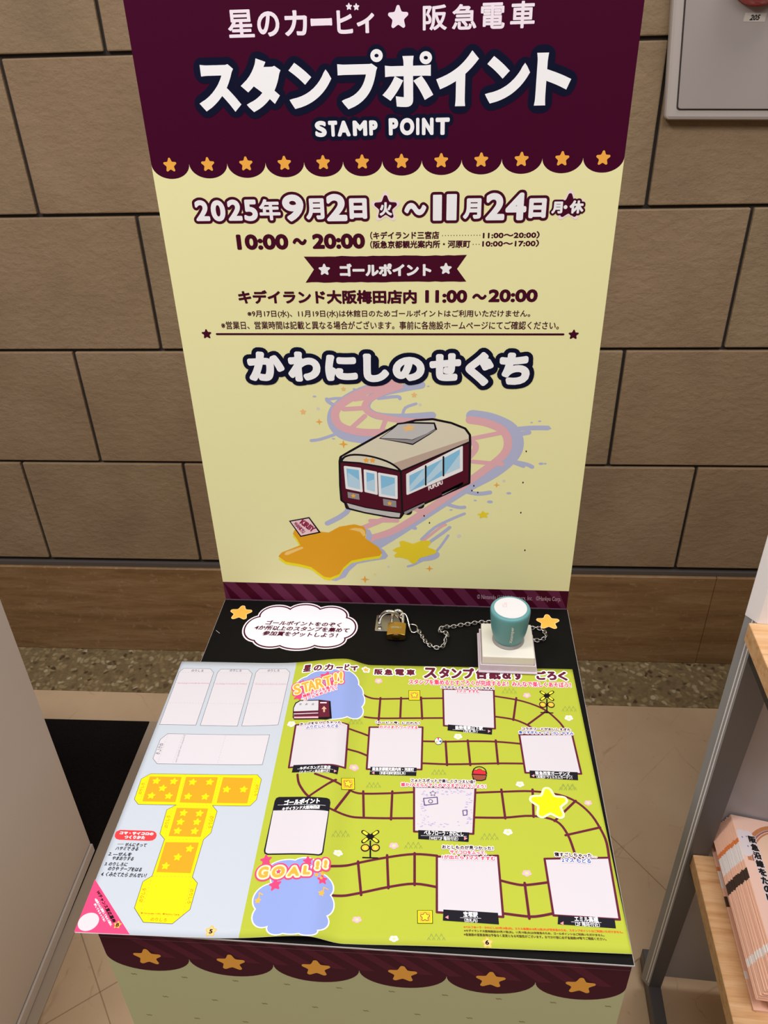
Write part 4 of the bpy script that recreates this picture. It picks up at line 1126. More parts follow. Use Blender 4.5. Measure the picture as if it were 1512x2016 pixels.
('s',[-17001,-38627,-16849,-38621],20,'olivemark',2,0),
('s',[-16696,-38616,-16544,-38610],20,'olivemark',2,0),
('s',[-16392,-38604,-16239,-38599],20,'olivemark',2,0),
('s',[-16087,-38593,-15935,-38588],20,'olivemark',2,0),
('s',[-15782,-38582,-15630,-38577],20,'olivemark',2,0),
('s',[-15478,-38571,-15326,-38566],20,'olivemark',2,0),
('s',[-15174,-38560,-15022,-38554],20,'olivemark',2,0),
('s',[-14870,-38549,-14718,-38543],20,'olivemark',2,0),
('s',[-14566,-38538,-14414,-38533],20,'olivemark',2,0),
('s',[-14262,-38527,-14110,-38522],20,'olivemark',2,0),
('s',[-13958,-38516,-13806,-38511],20,'olivemark',2,0),
('t','のりしろ',[-20683,-27731,-86,1194,-290,16],'textorange',3,0),
('t','のりしろ',[-10617,-26187,107,-1185,270,2],'textorange',3,0),
('t','のりしろ',[-17259,-30960,-131,1185,-312,42],'textorange',3,0),
('t','のりしろ',[-13911,-29574,132,-1183,345,-12],'textorange',3,0),
('t','のりしろ',[-17149,-37602,-72,1151,-310,31],'textorange',3,0),
('t','のりしろ',[-13703,-36264,104,-1197,291,-9],'textorange',3,0),
('t','のりしろ',[-16046,-39015,1254,27,-6,264],'textorange',3,0),
('t','© Nintendo / HAL  ©Hankyu Corp.',[-16975,-38549,3065,66,-4,170],'textorange',3,0)],
'L:instructions':[
('p',[-21271,-31377,-18527,-31305,-18269,-31350,-18052,-31516,-17948,-31747,-17967,-32013,-18145,-32200,-18432,-32260,-21002,-32311,-21298,-32240,-21488,-32060,-21568,-31813,-21535,-31543],'pillred',1),
('t','コマ・サイコロの',[-21180,-31807,2915,62,-6,279],'white',3,20),
('t','つくりかた',[-20645,-32195,1780,38,-7,320],'white',3,20),
('s',[-20984,-32718,-20487,-32688],30,'ink',2,0),
('t','せんにそって',[-20353,-32875,1829,39,31,315],'ink',3,10),
('t','ハサミで きる',[-21007,-33271,1913,41,32,326],'ink',3,10),
('t','2. ---せんを',[-21401,-33805,1927,41,33,336],'ink',3,10),
('t','やまおりする',[-20969,-34174,1801,39,33,332],'ink',3,10),
('t','3. のりしろに',[-21377,-34709,1879,40,32,328],'ink',3,10),
('t','のりや テープをはる',[-20957,-35117,2793,60,36,364],'ink',3,10),
('t','4. くみたてたら かんせい！',[-21335,-35635,3708,79,38,386],'ink',3,10)],
'L:prize_coupon':[
('p',[-21661,-35932,-17254,-40133,-21578,-40205],'coupon',1),
('e',[-20789,-39376,791,17,-15,715],'stripwhite',2),
('t','Wチャンス賞応募券',[-21186,-36955,2294,-2423,271,147],'ink',3,15),
('t','※店員さんに回収してもらう際は、',[-21066,-37565,2110,-2057,166,87],'palepinkwhite',3,10),
('t','押してもらってね！',[-20945,-37989,1344,-1325,131,109],'palepinkwhite',3,10),
('*',[-18454,-39471,310,7,-7,310],'stararange',3),
('t','B',[-18556,-39615,226,5,-6,272],'ink',5,14)],
'L:page_number0':[
('*',[-11152,-39524,379,8,-8,379],'paleorange',2,[(60,'stararange')]),
('t','5',[-11274,-39702,261,6,-7,317],'ink',5,20)],
'L:page_number1':[
('*',[9600,-39172,347,7,-7,347],'paleorange',2,[(60,'stararange')]),
('t','6',[9450,-39331,269,6,-7,330],'ink',5,20)],
'L:heading_lettering':[
('t','星',[-8677,-12045,801,17,-22,1015],'plum',5,50,[(180,'white')]),
('t','の',[-7555,-12028,845,18,-17,817],'plum',5,50,[(180,'white')]),
('t','カ',[-6396,-12097,902,19,-19,907],'plum',5,50,[(180,'white')]),
('t','ー',[-5149,-11851,679,15,-4,191],'plum',5,50,[(180,'white')]),
('t','ビ',[-4269,-12087,459,10,-20,936],'plum',5,50,[(180,'white')]),
('t','ィ',[-3701,-11800,746,16,-16,767],'plum',5,50,[(180,'white')]),
('*',[-2122,-11164,313,74,-74,313],'stararange',5,[(140,'white')]),
('t','阪',[-1192,-11726,836,18,-18,827],'plum',5,50,[(180,'white')]),
('t','急',[-150,-11738,857,18,-18,858],'plum',5,50,[(180,'white')]),
('t','電',[979,-11713,924,20,-19,891],'plum',5,50,[(180,'white')]),
('t','車',[2151,-11688,877,19,-19,891],'plum',5,50,[(180,'white')]),
('t','ス',[4003,-11969,1301,28,-33,1529],'plum',5,90,[(220,'white')]),
('t','タ',[5572,-11895,1053,23,-31,1465],'plum',5,90,[(220,'white')]),
('t','ン',[6848,-11861,1051,22,-30,1400],'plum',5,90,[(220,'white')]),
('t','プ',[8078,-11829,1117,24,-33,1528],'plum',5,90,[(220,'white')]),
('t','台',[9417,-11824,1115,24,-33,1526],'plum',5,90,[(220,'white')]),
('t','紙',[10752,-11817,1158,25,-33,1524],'plum',5,90,[(220,'white')]),
('t','＆',[12127,-11689,845,18,-28,1332],'plum',5,90,[(220,'white')]),
('t','す',[13193,-11755,1110,24,-33,1521],'plum',5,90,[(220,'white')]),
('t','ご',[15619,-11632,1018,22,-27,1264],'plum',5,90,[(220,'white')]),
('t','ろ',[16719,-11608,928,20,-26,1231],'plum',5,90,[(220,'white')]),
('t','く',[17862,-11612,882,19,-27,1261],'plum',5,90,[(220,'white')]),
('t','スタンプを集めるとすごろくが完成するよ！みんなで楽しくあそぼう！',[2472,-12969,16518,353,-17,772],'captionred',5,22,[(90,'palepinkwhite')])],
'L:board_track':[
('s',[-2109,-14672,-2000,-14727,-1846,-14807,-1663,-14892,-1471,-14963,-1307,-15020,-1150,-15071,-932,-15109,-584,-15124,-88,-15110,521,-15074,1226,-15024,2014,-14972,3008,-14910,4173,-14837,5257,-14768,6008,-14720],210,'plum',2,0),
('s',[-1648,-17596,-1447,-17617,-1166,-17649,-805,-17678,-367,-17688,144,-17676,732,-17649,1401,-17613,2161,-17572,3135,-17520,4281,-17458,5347,-17399,6085,-17358],210,'plum',2,0),
('s',[11118,-14159,11525,-14225,12113,-14319,12749,-14430,13301,-14546,13739,-14662,14132,-14786,14497,-14922,14852,-15076,15200,-15244,15533,-15426,15848,-15630,16145,-15867,16431,-16160,16704,-16497,16949,-16834,17153,-17127,17310,-17378,17427,-17604,17512,-17791,17574,-17924],210,'plum',2,0),
('s',[11067,-16900,11397,-16943,11874,-17003,12386,-17079,12819,-17168,13150,-17274,13437,-17398,13690,-17530,13920,-17659,14135,-17797,14328,-17944,14485,-18075,14597,-18167],210,'plum',2,0),
('s',[-293,-14963,-216,-18480],210,'plum',2,0),
('s',[1789,-14835,1866,-17585],210,'plum',2,0),
('s',[3800,-14681,4013,-17571],210,'plum',2,0),
('s',[13340,-14279,12854,-17277],210,'plum',2,0),
('s',[16187,-15865,14221,-17752],210,'plum',2,0),
('s',[-3029,-19583,-2812,-19587,-2501,-19592,-2161,-19606,-1860,-19641,-1595,-19712,-1336,-19809,-1115,-19904,-959,-19969],210,'plum',2,0),
('s',[-2925,-22034,-2721,-22015,-2427,-21986,-2106,-21968,-1820,-21980,-1564,-22044,-1311,-22143,-1094,-22244,-941,-22312],210,'plum',2,0),
('s',[4113,-20369,4528,-20361,5123,-20350,5782,-20333,6386,-20310,6895,-20276,7376,-20233,7868,-20188,8410,-20151,9030,-20118,9701,-20087,10382,-20065,11034,-20060,11697,-20080,12377,-20119,12975,-20161,13392,-20189],210,'plum',2,0),
('s',[4127,-22953,4541,-22959,5135,-22967,5796,-22972,6412,-22964,6951,-22942,7475,-22908,8006,-22868,8570,-22824,9182,-22773,9826,-22714,10479,-22657,11118,-22608,11793,-22570,12498,-22538,13124,-22513,13560,-22496],210,'plum',2,0),
('s',[6325,-20261,6492,-23083],210,'plum',2,0),
('s',[8412,-20020,8607,-22969],210,'plum',2,0),
('s',[11042,-19877,11134,-22681],210,'plum',2,0),
('s',[-6957,-25229,-6908,-25418,-6841,-25688,-6743,-25998,-6600,-26309,-6405,-26628,-6167,-26969,-5895,-27307,-5600,-27612,-5275,-27886,-4917,-28140,-4547,-28364,-4185,-28550,-3841,-28689,-3502,-28788,-3157,-28860,-2793,-28917,-2425,-28956,-2052,-28973,-1646,-28977,-1179,-28978,-631,-28976,-21,-28968,620,-28954,1259,-28936,1954,-28911,2701,-28879,3372,-28849,3839,-28828],210,'plum',2,0),
('s',[-5335,-25249,-5123,-25335,-4820,-25459,-4471,-25596,-4124,-25722,-3779,-25833,-3417,-25940,-3047,-26044,-2683,-26144,-2352,-26252,-2039,-26363,-1692,-26457,-1256,-26514,-694,-26520,-42,-26490,642,-26440,1298,-26389,1970,-26332,2670,-26261,3290,-26195,3723,-26149],210,'plum',2,0),
('s',[-3376,-25737,-5545,-27669],210,'plum',2,0),
('s',[-2078,-26412,-3108,-28878],210,'plum',2,0),
('s',[-907,-26272,-594,-28946],210,'plum',2,0),
('s',[1677,-26151,1762,-29044],210,'plum',2,0),
('s',[8865,-25968,9303,-25922,9931,-25855,10641,-25782,11327,-25717,11984,-25651,12662,-25583,13332,-25529,13970,-25509,14580,-25527,15173,-25573,15727,-25644,16220,-25738,16636,-25849,16990,-25981,17307,-26142,17612,-26338,17912,-26578,18194,-26856,18451,-27159,18679,-27472,18873,-27797,19036,-28139,19177,-28492,19303,-28848,19419,-29192,19520,-29533,19600,-29897,19650,-30312,19659,-30847,19634,-31468,19598,-32042,19574,-32440],210,'plum',2,0),
('s',[8770,-28495,9227,-28478,9884,-28454,10617,-28421,11305,-28373,11936,-28290,12570,-28179,13185,-28084,13761,-28047,14309,-28072,14834,-28139,15309,-28255,15705,-28424,16004,-28658,16224,-28950,16394,-29282,16544,-29638,16678,-30064,16780,-30553,16856,-31005,16911,-31317],210,'plum',2,0),
('s',[11294,-25468,11478,-28441],210,'plum',2,0),
('s',[14032,-25311,13885,-28144],210,'plum',2,0),
('s',[17664,-26281,15615,-28455],210,'plum',2,0),
('s',[19347,-28846,16378,-29772],210,'plum',2,0),
('s',[-2819,-34004,-2413,-33855,-1831,-33641,-1177,-33408,-555,-33204,23,-33034,608,-32876,1188,-32732,1753,-32603,2303,-32483,2843,-32375,3369,-32287,3879,-32229,4411,-32214,4954,-32232,5431,-32263,5764,-32282],210,'plum',2,0),
('s',[-2269,-36314,-1895,-36217,-1359,-36079,-756,-35922,-182,-35771,348,-35624,883,-35471,1416,-35323,1943,-35192,2467,-35070,2988,-34956,3500,-34866,3995,-34818,4509,-34832,5034,-34894,5495,-34967,5817,-35017],210,'plum',2,0),
('s',[-653,-33092,-103,-35940],210,'plum',2,0),
('s',[1675,-32417,1991,-35278],210,'plum',2,0),
('s',[3918,-32133,4041,-34926],210,'plum',2,0),
('s',[12679,-34258,12817,-37140],210,'plum',2,0),
('s',[10761,-34154,10953,-34198,11230,-34262,11535,-34328,11813,-34378,12032,-34412,12226,-34440,12442,-34449,12727,-34432,13148,-34369,13663,-34271,14150,-34171,14486,-34103],210,'plum',2,0),
('s',[10829,-36854,11194,-36882,11724,-36924,12282,-36963,12731,-36982,13022,-36978,13230,-36959,13412,-36927,13622,-36885,13898,-36823,14202,-36744,14478,-36667,14669,-36614],210,'plum',2,0)],
'L:stamp_space0':[
('p',[5991,-13463,11130,-13349,11041,-18468,6139,-18349],'cellwhite',3),
('s',[5991,-13463,11130,-13349,11041,-18468,6139,-18349],180,'plum',4,1)],
'L:stamp_space0/':[
('p',[6531,-18192,10775,-18455,10704,-19236,6496,-18927],'plate',6),
('t','能勢電鉄山下駅',[7240,-18792,2638,56,-10,460],'white',8,12),
('t','（改札外）',[8019,-19174,1333,28,-8,375],'white',8,4),
('s',[6989,-18834,10109,-18748],25,'white',8,0),
('p',[10358,-18667,10617,-18841,10345,-19043],'arrowpink',8)],
'L:stamp_space1':[
('p',[-8167,-19310,-3040,-19127,-2749,-24199,-7912,-24396],'cellwhite',3),
('s',[-8167,-19310,-3040,-19127,-2749,-24199,-7912,-24396],180,'plum',4,1)],
'L:stamp_space1/':[
('p',[-7510,-24162,-3292,-24326,-3322,-25152,-7524,-24978],'plate',6),
('t','キデイランド三宮店',[-6843,-24781,2830,61,-8,363],'white',8,12),
('t','（1F カービィ商品棚付近）',[-6809,-25208,2776,59,-8,359],'white',8,4),
('s',[-7061,-24647,-3755,-24769],25,'white',8,0),
('p',[-3682,-24740,-3420,-24829,-3640,-25062],'arrowpink',8)],
'L:stamp_space2':[
('p',[-1040,-18876,4093,-18639,4174,-23682,-832,-23858],'cellwhite',3),
('s',[-1040,-18876,4093,-18639,4174,-23682,-832,-23858],180,'plum',4,1)],
'L:stamp_space2/':[
('p',[-500,-23598,3736,-23508,3716,-24421,-499,-24464],'plate',6),
('t','阪急京都観光案内所・河原町',[-294,-24026,3788,81,-8,386],'white',8,12),
('t','（京都河原町駅改札外）',[391,-24443,2343,50,-8,358],'white',8,4),
('s',[-514,-24094,3736,-23979],25,'white',8,0),
('p',[-99,-24110,-338,-24289,-69,-24443],'arrowpink',8)],
'L:stamp_space3':[
('p',[13308,-19094,18281,-18769,18526,-23373,13540,-23537],'cellwhite',3),
('s',[13308,-19094,18281,-18769,18526,-23373,13540,-23537],180,'plum',4,1)],
'L:stamp_space3/':[
('p',[13925,-23276,18222,-23224,18145,-24102,13918,-24085],'plate',6),
('t','阪急西宮ガーデンズ',[14440,-23742,3077,66,-9,406],'white',8,12),
('t','（本館2F ウェルカムガーデン）',[14498,-24138,3156,67,-8,355],'white',8,4),
('s',[14189,-23810,17707,-23681],25,'white',8,0),
('p',[14314,-23684,14050,-23865,14286,-24017],'arrowpink',8)],
'L:stamp_space4':[
('p',[3582,-25596,9014,-25458,8739,-30100,3785,-30133],'cellwhite',3),
('s',[3582,-25596,9014,-25458,8739,-30100,3785,-30133],180,'plum',4,1)],
'L:stamp_space4/':[
('p',[4132,-29991,8392,-29996,8335,-30889,4166,-30837],'plate',6),
('t','ベルフローラ・かわにし',[4631,-30447,3285,70,-10,449],'white',8,12),
('t','（WEST2F 階段付近）',[5083,-30907,2394,51,-8,394],'white',8,4),
('s',[4373,-30518,8168,-30394],25,'white',8,0),
('p',[7973,-30418,8253,-30575,7969,-30763],'arrowpink',8)],
'L:stamp_space5':[
('p',[5744,-32378,10695,-32000,10853,-37140,5838,-37066],'cellwhite',3),
('s',[5744,-32378,10695,-32000,10853,-37140,5838,-37066],180,'plum',4,1)],
'L:stamp_space5/':[
('p',[6334,-36831,10473,-36855,10510,-37751,6306,-37699],'plate',6),
('t','宝塚駅',[7853,-37344,1092,23,-9,433],'white',8,12),
('t','（改札内）',[7927,-37749,986,21,-7,305],'white',8,4),
('s',[7610,-37410,9170,-37378],25,'white',8,0),
('p',[6717,-37287,6461,-37445,6720,-37574],'arrowpink',8)],
'L:stamp_space6':[
('p',[14437,-32056,19622,-31649,19572,-36798,14652,-36780],'cellwhite',3),
('s',[14437,-32056,19622,-31649,19572,-36798,14652,-36780],180,'plum',4,1)],
'L:stamp_space6/':[
('p',[15005,-36778,19188,-36781,19161,-37507,14891,-37456],'plate',6),
('t','エミル高槻',[16192,-37178,1764,38,-9,429],'white',8,12),
('t','（2F 階段付近）',[16197,-37538,1813,39,-7,343],'white',8,4),
('s',[15927,-37219,18144,-37141],25,'white',8,0),
('p',[15344,-37226,15074,-37384,15311,-37510],'arrowpink',8)],
'L:stamp_impression':[
('e',[8478,-26625,61,1,-1,53],'inklilac',4),
('e',[8550,-28751,35,1,-1,45],'inklilac',4),
('e',[8136,-27539,106,2,-1,41],'inklilac',4),
('e',[4743,-26376,60,1,-1,49],'inklilac',4),
('e',[5168,-29478,86,2,-1,44],'inklilac',4),
('e',[6879,-25942,65,1,-1,37],'inklilac',4),
('e',[5731,-25814,88,2,-1,34],'inklilac',4),
('e',[4324,-27838,66,1,-1,31],'inklilac',4),
('e',[4916,-28645,97,2,-1,43],'inklilac',4),
('e',[8511,-26204,136,3,-1,40],'inklilac',4),
('e',[5849,-29571,67,1,-1,28],'inklilac',4),
('e',[6297,-29561,97,2,-1,45],'inklilac',4),
('e',[4733,-26424,128,3,-1,36],'inklilac',4),
('e',[4504,-27460,49,1,-1,49],'inklilac',4),
('e',[8631,-28044,51,1,-1,38],'inklilac',4),
('e',[8185,-29148,61,1,-1,35],'inklilac',4),
('e',[4345,-26372,120,3,-1,40],'inklilac',4),
('e',[4371,-27142,43,1,-1,30],'inklilac',4),
('e',[8247,-26267,117,2,-1,34],'inklilac',4),
('e',[7388,-25713,64,1,-1,39],'inklilac',4),
('e',[8570,-29095,67,1,-1,26],'inklilac',4),
('e',[6532,-25952,63,1,-1,32],'inklilac',4),
('e',[8229,-27197,100,2,-1,45],'inklilac',4),
('e',[4364,-29635,120,3,-1,41],'inklilac',4),
('e',[8589,-27758,51,1,-1,48],'inklilac',4),
('e',[5427,-29334,100,2,-1,33],'inklilac',4),
('e',[6387,-29234,120,3,-1,29],'inklilac',4),
('e',[5699,-26172,95,2,-1,43],'inklilac',4),
('e',[4607,-28109,38,1,-1,36],'inklilac',4),
('e',[4775,-26535,127,3,-1,26],'inklilac',4),
('e',[4301,-27405,70,2,-1,43],'inklilac',4),
('e',[6880,-25934,59,1,-1,52],'inklilac',4),
('e',[6165,-26261,124,3,-1,45],'inklilac',4),
('e',[8257,-29136,88,2,-1,30],'inklilac',4),
('e',[8221,-27942,131,3,-1,47],'inklilac',4),
('e',[5518,-29175,87,2,-1,35],'inklilac',4),
('e',[4676,-27990,91,2,-1,52],'inklilac',4),
('e',[4454,-28974,34,1,-1,24],'inklilac',4),
('e',[4412,-27096,124,3,-1,40],'inklilac',4),
('e',[4996,-29413,62,1,-1,50],'inklilac',4),
('e',[4479,-29254,83,2,-1,33],'inklilac',4),
('e',[8284,-29075,64,1,-1,49],'inklilac',4),
('e',[4462,-28085,79,2,-1,30],'inklilac',4),
('e',[4589,-28751,35,1,-1,37],'inklilac',4),
('e',[8411,-26171,85,2,-1,50],'inklilac',4),
('e',[8597,-27000,96,2,-1,37],'inklilac',4),
('e',[5159,-26095,108,2,-1,43],'inklilac',4),
('e',[6503,-26028,72,2,-1,47],'inklilac',4),
('e',[4669,-27523,128,3,-1,50],'inklilac',4),
('e',[4515,-26025,116,2,-1,36],'inklilac',4),
('e',[7468,-29010,81,2,-1,42],'inklilac',4),
('e',[4730,-28521,64,1,0,21],'inklilac',4),
('e',[4972,-29175,81,2,-1,30],'inklilac',4),
('e',[4407,-27611,90,2,-1,37],'inklilac',4),
('e',[8195,-27819,39,1,-1,44],'inklilac',4),
('e',[8323,-28685,113,2,-1,41],'inklilac',4),
('e',[6107,-25895,77,2,-1,39],'inklilac',4),
('e',[7635,-25897,57,1,-1,44],'inklilac',4),
('e',[7246,-25983,130,3,-1,27],'inklilac',4),
('e',[4643,-27384,51,1,-1,42],'inklilac',4),
('e',[6775,-25769,64,1,-1,41],'inklilac',4),
('e',[7336,-25653,126,3,-1,27],'inklilac',4),
('e',[7555,-29360,82,2,-1,31],'inklilac',4),
('e',[8476,-27011,92,2,-1,44],'inklilac',4),
('e',[8313,-28967,89,2,-1,40],'inklilac',4),
('e',[8486,-28716,62,1,-1,51],'inklilac',4),
('e',[4630,-28868,79,2,-1,33],'inklilac',4),
('e',[4430,-26274,104,2,-1,25],'inklilac',4),
('e',[6627,-25687,82,2,-1,35],'inklilac',4),
('e',[4695,-29398,113,2,0,21],'inklilac',4),
('e',[6577,-29316,128,3,-1,41],'inklilac',4),
('e',[4585,-29025,83,2,-1,27],'inklilac',4),
('e',[5303,-29284,67,1,-1,39],'inklilac',4),
('e',[8471,-28603,71,2,-1,43],'inklilac',4),
('e',[8189,-27474,121,3,-1,38],'inklilac',4),
('e',[4306,-28482,74,2,-1,24],'inklilac',4),
('e',[5669,-26039,132,3,-1,44],'inklilac',4),
('e',[8605,-26040,83,2,-1,52],'inklilac',4),
('e',[5207,-29510,52,1,-1,40],'inklilac',4),
('e',[6230,-25686,51,1,-1,31],'inklilac',4),
('e',[8608,-28665,109,2,-1,42],'inklilac',4),
('e',[6558,-26298,73,2,-1,53],'inklilac',4),
('e',[7131,-25974,84,2,-1,54],'inklilac',4),
('e',[7465,-25797,60,1,-1,55],'inklilac',4),
('e',[5715,-26135,37,1,-1,30],'inklilac',4),
('e',[6963,-26128,105,2,-1,28],'inklilac',4),
('e',[8241,-26987,109,2,-1,45],'inklilac',4),
('e',[4524,-26694,39,1,-1,42],'inklilac',4),
('e',[8292,-26076,41,1,-1,48],'inklilac',4),
('e',[6028,-29351,117,2,-1,46],'inklilac',4),
('e',[8662,-26814,117,2,-1,25],'inklilac',4),
('e',[5080,-29471,38,1,-1,33],'inklilac',4),
('e',[5253,-26036,121,3,-1,37],'inklilac',4),
('e',[7733,-25969,107,2,-1,43],'inklilac',4),
('e',[4506,-27783,43,1,-1,31],'inklilac',4),
('e',[5371,-26087,42,1,-1,46],'inklilac',4),
('e',[6433,-25926,72,2,-1,36],'inklilac',4),
('e',[5158,-29348,35,1,-1,44],'inklilac',4),
('e',[5518,-25692,62,1,-1,36],'inklilac',4),
('e',[4530,-26423,43,1,-1,30],'inklilac',4),
('e',[7504,-26119,63,1,-1,38],'inklilac',4),
('e',[4432,-26145,55,1,-1,32],'inklilac',4),
('e',[8421,-28523,72,2,-1,45],'inklilac',4),
('e',[7797,-25819,103,2,-1,48],'inklilac',4),
('e',[6437,-26034,134,3,-1,46],'inklilac',4),
('e',[4086,-29379,72,2,-1,24],'inklilac',4),
('e',[6033,-26258,49,1,-1,39],'inklilac',4),
('e',[8355,-28509,89,2,0,22],'inklilac',4),
('e',[8016,-25908,120,3,-1,37],'inklilac',4),
('e',[8632,-26796,78,2,-1,34],'inklilac',4),
('e',[8310,-27226,51,1,-1,41],'inklilac',4),
('e',[4531,-27779,51,1,-1,44],'inklilac',4),
('e',[5272,-29369,76,2,-1,31],'inklilac',4),
('e',[4451,-29540,77,2,-1,34],'inklilac',4),
('e',[4440,-27791,133,3,-1,40],'inklilac',4),
('e',[5492,-26132,56,1,0,22],'inklilac',4),
('e',[4314,-27628,124,3,-1,34],'inklilac',4),
('s',[4464,-26804,5652,-26610,5711,-27286,4579,-27502],90,'inkpurple',5,1),
('e',[5090,-27073,206,4,-4,206],'inkpurple',5),
('e',[5090,-27073,137,3,-3,137],'cellwhite',5.5),
('*',[5276,-26243,300,6,-6,300],'inkpurple',5),
('*',[5276,-26243,208,4,-4,208],'cellwhite',5.5),
('s',[7884,-27863,8245,-27790,8238,-28290,7925,-28360],80,'inkpurple',5,1)],
'L:goal_space':[
('p',[-8530,-27963,-8452,-27642,-8210,-27546,-3880,-27804,-3641,-27894,-3533,-28190,-3463,-32961,-3554,-33217,-3792,-33327,-8104,-33164,-8375,-33035,-8481,-32746],'plate',3),
('p',[-8453,-28928,-3588,-29104,-3569,-32960,-3653,-33118,-3809,-33212,-8084,-33046,-8284,-32944,-8347,-32750],'cellwhite',4),
('t','ゴールポイント',[-7608,-28461,3145,67,-12,543],'white',5,30),
('t','キデイランド大阪梅田店',[-7676,-29017,3305,71,-8,374],'white',5,14),
('s',[-8163,-28386,-3908,-28583],25,'white',5,0)],
'L:caption_lettering':[
('t','コラボグッズを チェックしなきゃ！',[5772,-13424,5398,115,-8,365],'ink',10,16,[(80,'palepinkwhite')]),
('t','3マス すすむ',[7370,-13901,2326,50,-8,392],'captionred',10,16,[(80,'palepinkwhite')]),
('t','きっぷをなくしちゃった…',[-7732,-19465,4380,94,-7,328],'ink',10,16,[(80,'palepinkwhite')]),
('t','ふりだしに もどる',[-7089,-19935,3158,68,-8,379],'captionblue',10,16,[(80,'palepinkwhite')]),
('t','「カービィ号」にのれた！',[-479,-18440,4266,91,-7,329],'ink',10,16,[(80,'palepinkwhite')]),
('t','のマスまで ワープする',[-56,-18998,3678,79,-8,379],'captionred',10,16,[(80,'palepinkwhite')]),
('t','コラボフードがおいしすぎた',[13601,-18522,4599,98,-7,351],'ink',10,16,[(80,'palepinkwhite')]),
('t','食べすぎちゃって 1かい やすみ',[13261,-19011,5164,110,-8,374],'captionblue',10,16,[(80,'palepinkwhite')]),
('t','フォトスポットで楽しくさつえい会！',[3242,-25145,5763,123,-9,398],'ink',10,16,[(80,'palepinkwhite')]),
('t','誰か1人えらんで このマスまでつれてこよう！',[2421,-25647,7526,161,-9,416],'captionred',10,16,[(80,'palepinkwhite')]),
('t','おとしものが見つかった！',[6161,-31666,4187,90,-8,362],'ink',10,16,[(80,'palepinkwhite')]),
('t','サイコロをふって、',[6808,-32080,2946,63,-7,334],'captionred',10,16,[(80,'palepinkwhite')]),
('t','1が出たら 3マス すすむ',[6174,-32587,4306,92,-8,376],'captionred',10,16,[(80,'palepinkwhite')]),
('t','寝すごしちゃった…',[15273,-31824,3358,72,-8,379],'ink',10,16,[(80,'palepinkwhite')]),
('t','2マス もどる',[15788,-32303,2329,50,-9,398],'captionblue',10,16,[(80,'palepinkwhite')])],
'L:notice_lettering':[
('t','※ベルフローラ・かわにしは9月10日(水)、エミル高槻は10月16日(木)が定休日のため、スタンプポイントはご利用いただけません。',[7879,-38214,11772,342,-37,219],'noticered',3,8),
('t','※キデイランド大阪梅田店は9月17日(水)、11月19日(水)は休館日のため、ゴールポイントはご利用いただけません。',[7915,-38491,10331,294,-37,217],'brownink',3,8),
('t','※各施設の営業日時は予告なく変更となる可能性がございます。おでかけ前に必ず各施設HP等でご確認ください。',[7893,-38769,10443,306,-37,215],'brownink',3,8)],
'L:star_tile0':[
('p',[2497,-13817,3655,-13762,3731,-15125,2578,-15179],'ink',4),
('p',[2547,-13870,3612,-13819,3682,-15074,2621,-15123],'dieyellow',5),
('p',[2672,-14002,3504,-13963,3560,-14944,2729,-14983],'tileorange',6),
('*',[3119,-14476,329,7,-7,329],'staryellow',7,[(40,'ink')])],
'L:star_tile1':[
('p',[-2956,-25401,-1821,-24964,-1665,-26183,-2800,-26589],'ink',4),
('p',[-2905,-25431,-1861,-25027,-1717,-26145,-2761,-26524],'dieyellow',5),
('p',[-2776,-25503,-1961,-25184,-1848,-26056,-2665,-26360],'tileorange',6),
('*',[-2313,-25766,345,7,-7,345],'staryellow',7,[(40,'ink')])],
'L:star_tile2':[
('p',[4333,-36985,5511,-36927,5560,-37972,4388,-38030],'ink',4),
('p',[4383,-37025,5466,-36972,5512,-37933,4433,-37986],'dieyellow',5),
('p',[4507,-37125,5353,-37084,5391,-37836,4545,-37878],'tileorange',6),
('*',[4951,-37483,334,7,-7,334],'staryellow',7,[(40,'ink')])],
'L:crossing_signal0':[
('s',[15898,-13341,16907,-14356],360,'ink',4,0),
('s',[15938,-13369,16134,-13568],220,'sigyellow',5,0),
('s',[16679,-14103,16868,-14329],220,'sigyellow',5,0),
('s',[17019,-13283,15799,-14414],360,'ink',4,0),
('s',[16973,-13315,16736,-13537],220,'sigyellow',5,0),
('s',[16080,-14135,15844,-14383],220,'sigyellow',5,0),
('s',[16359,-14326,16189,-16063],130,'ink',4,0),
('s',[15597,-16151,16763,-16145],120,'ink',4,0),
('e',[16686,-15066,360,8,-9,405],'ink',5),
('e',[16686,-15066,275,6,-6,289],'stararange',6),
('*',[16686,-15066,169,4,-4,169],'staryellow',7),
('e',[15882,-15108,360,8,-9,405],'ink',5),
('e',[15882,-15108,275,6,-6,289],'stararange',6),
('*',[15882,-15108,170,4,-4,170],'staryellow',7)],
'L:crossing_signal1':[
('s',[-487,-30354,763,-31203],360,'ink',4,0),
('s',[-439,-30377,-197,-30543],220,'sigyellow',5,0),
('s',[476,-30991,717,-31181],220,'sigyellow',5,0),
('s',[686,-30296,-396,-31260],360,'ink',4,0),
('s',[644,-30324,434,-30512],220,'sigyellow',5,0),
('s',[-150,-31021,-354,-31233],220,'sigyellow',5,0),
('s',[179,-31181,315,-32647],130,'ink',4,0),
('s',[-294,-32726,936,-32715],120,'ink',4,0),
('e',[659,-31803,376,8,-7,344],'ink',5),
('e',[659,-31803,288,6,-5,246],'stararange',6),
('*',[659,-31803,177,4,-4,177],'staryellow',7),
('e',[-182,-31844,377,8,-7,344],'ink',5),
('e',[-182,-31844,288,6,-5,245],'stararange',6),
('*',[-182,-31844,177,4,-4,177],'staryellow',7)],
'L:meadow_print':[
('s',[12169,-13356,12296,-13016,12386,-13344],50,'grassmark',2,0),
('s',[12581,-13334,12709,-12994,12798,-13323],50,'grassmark',2,0),
('s',[12993,-13313,13122,-12973,13210,-13301],50,'grassmark',2,0),
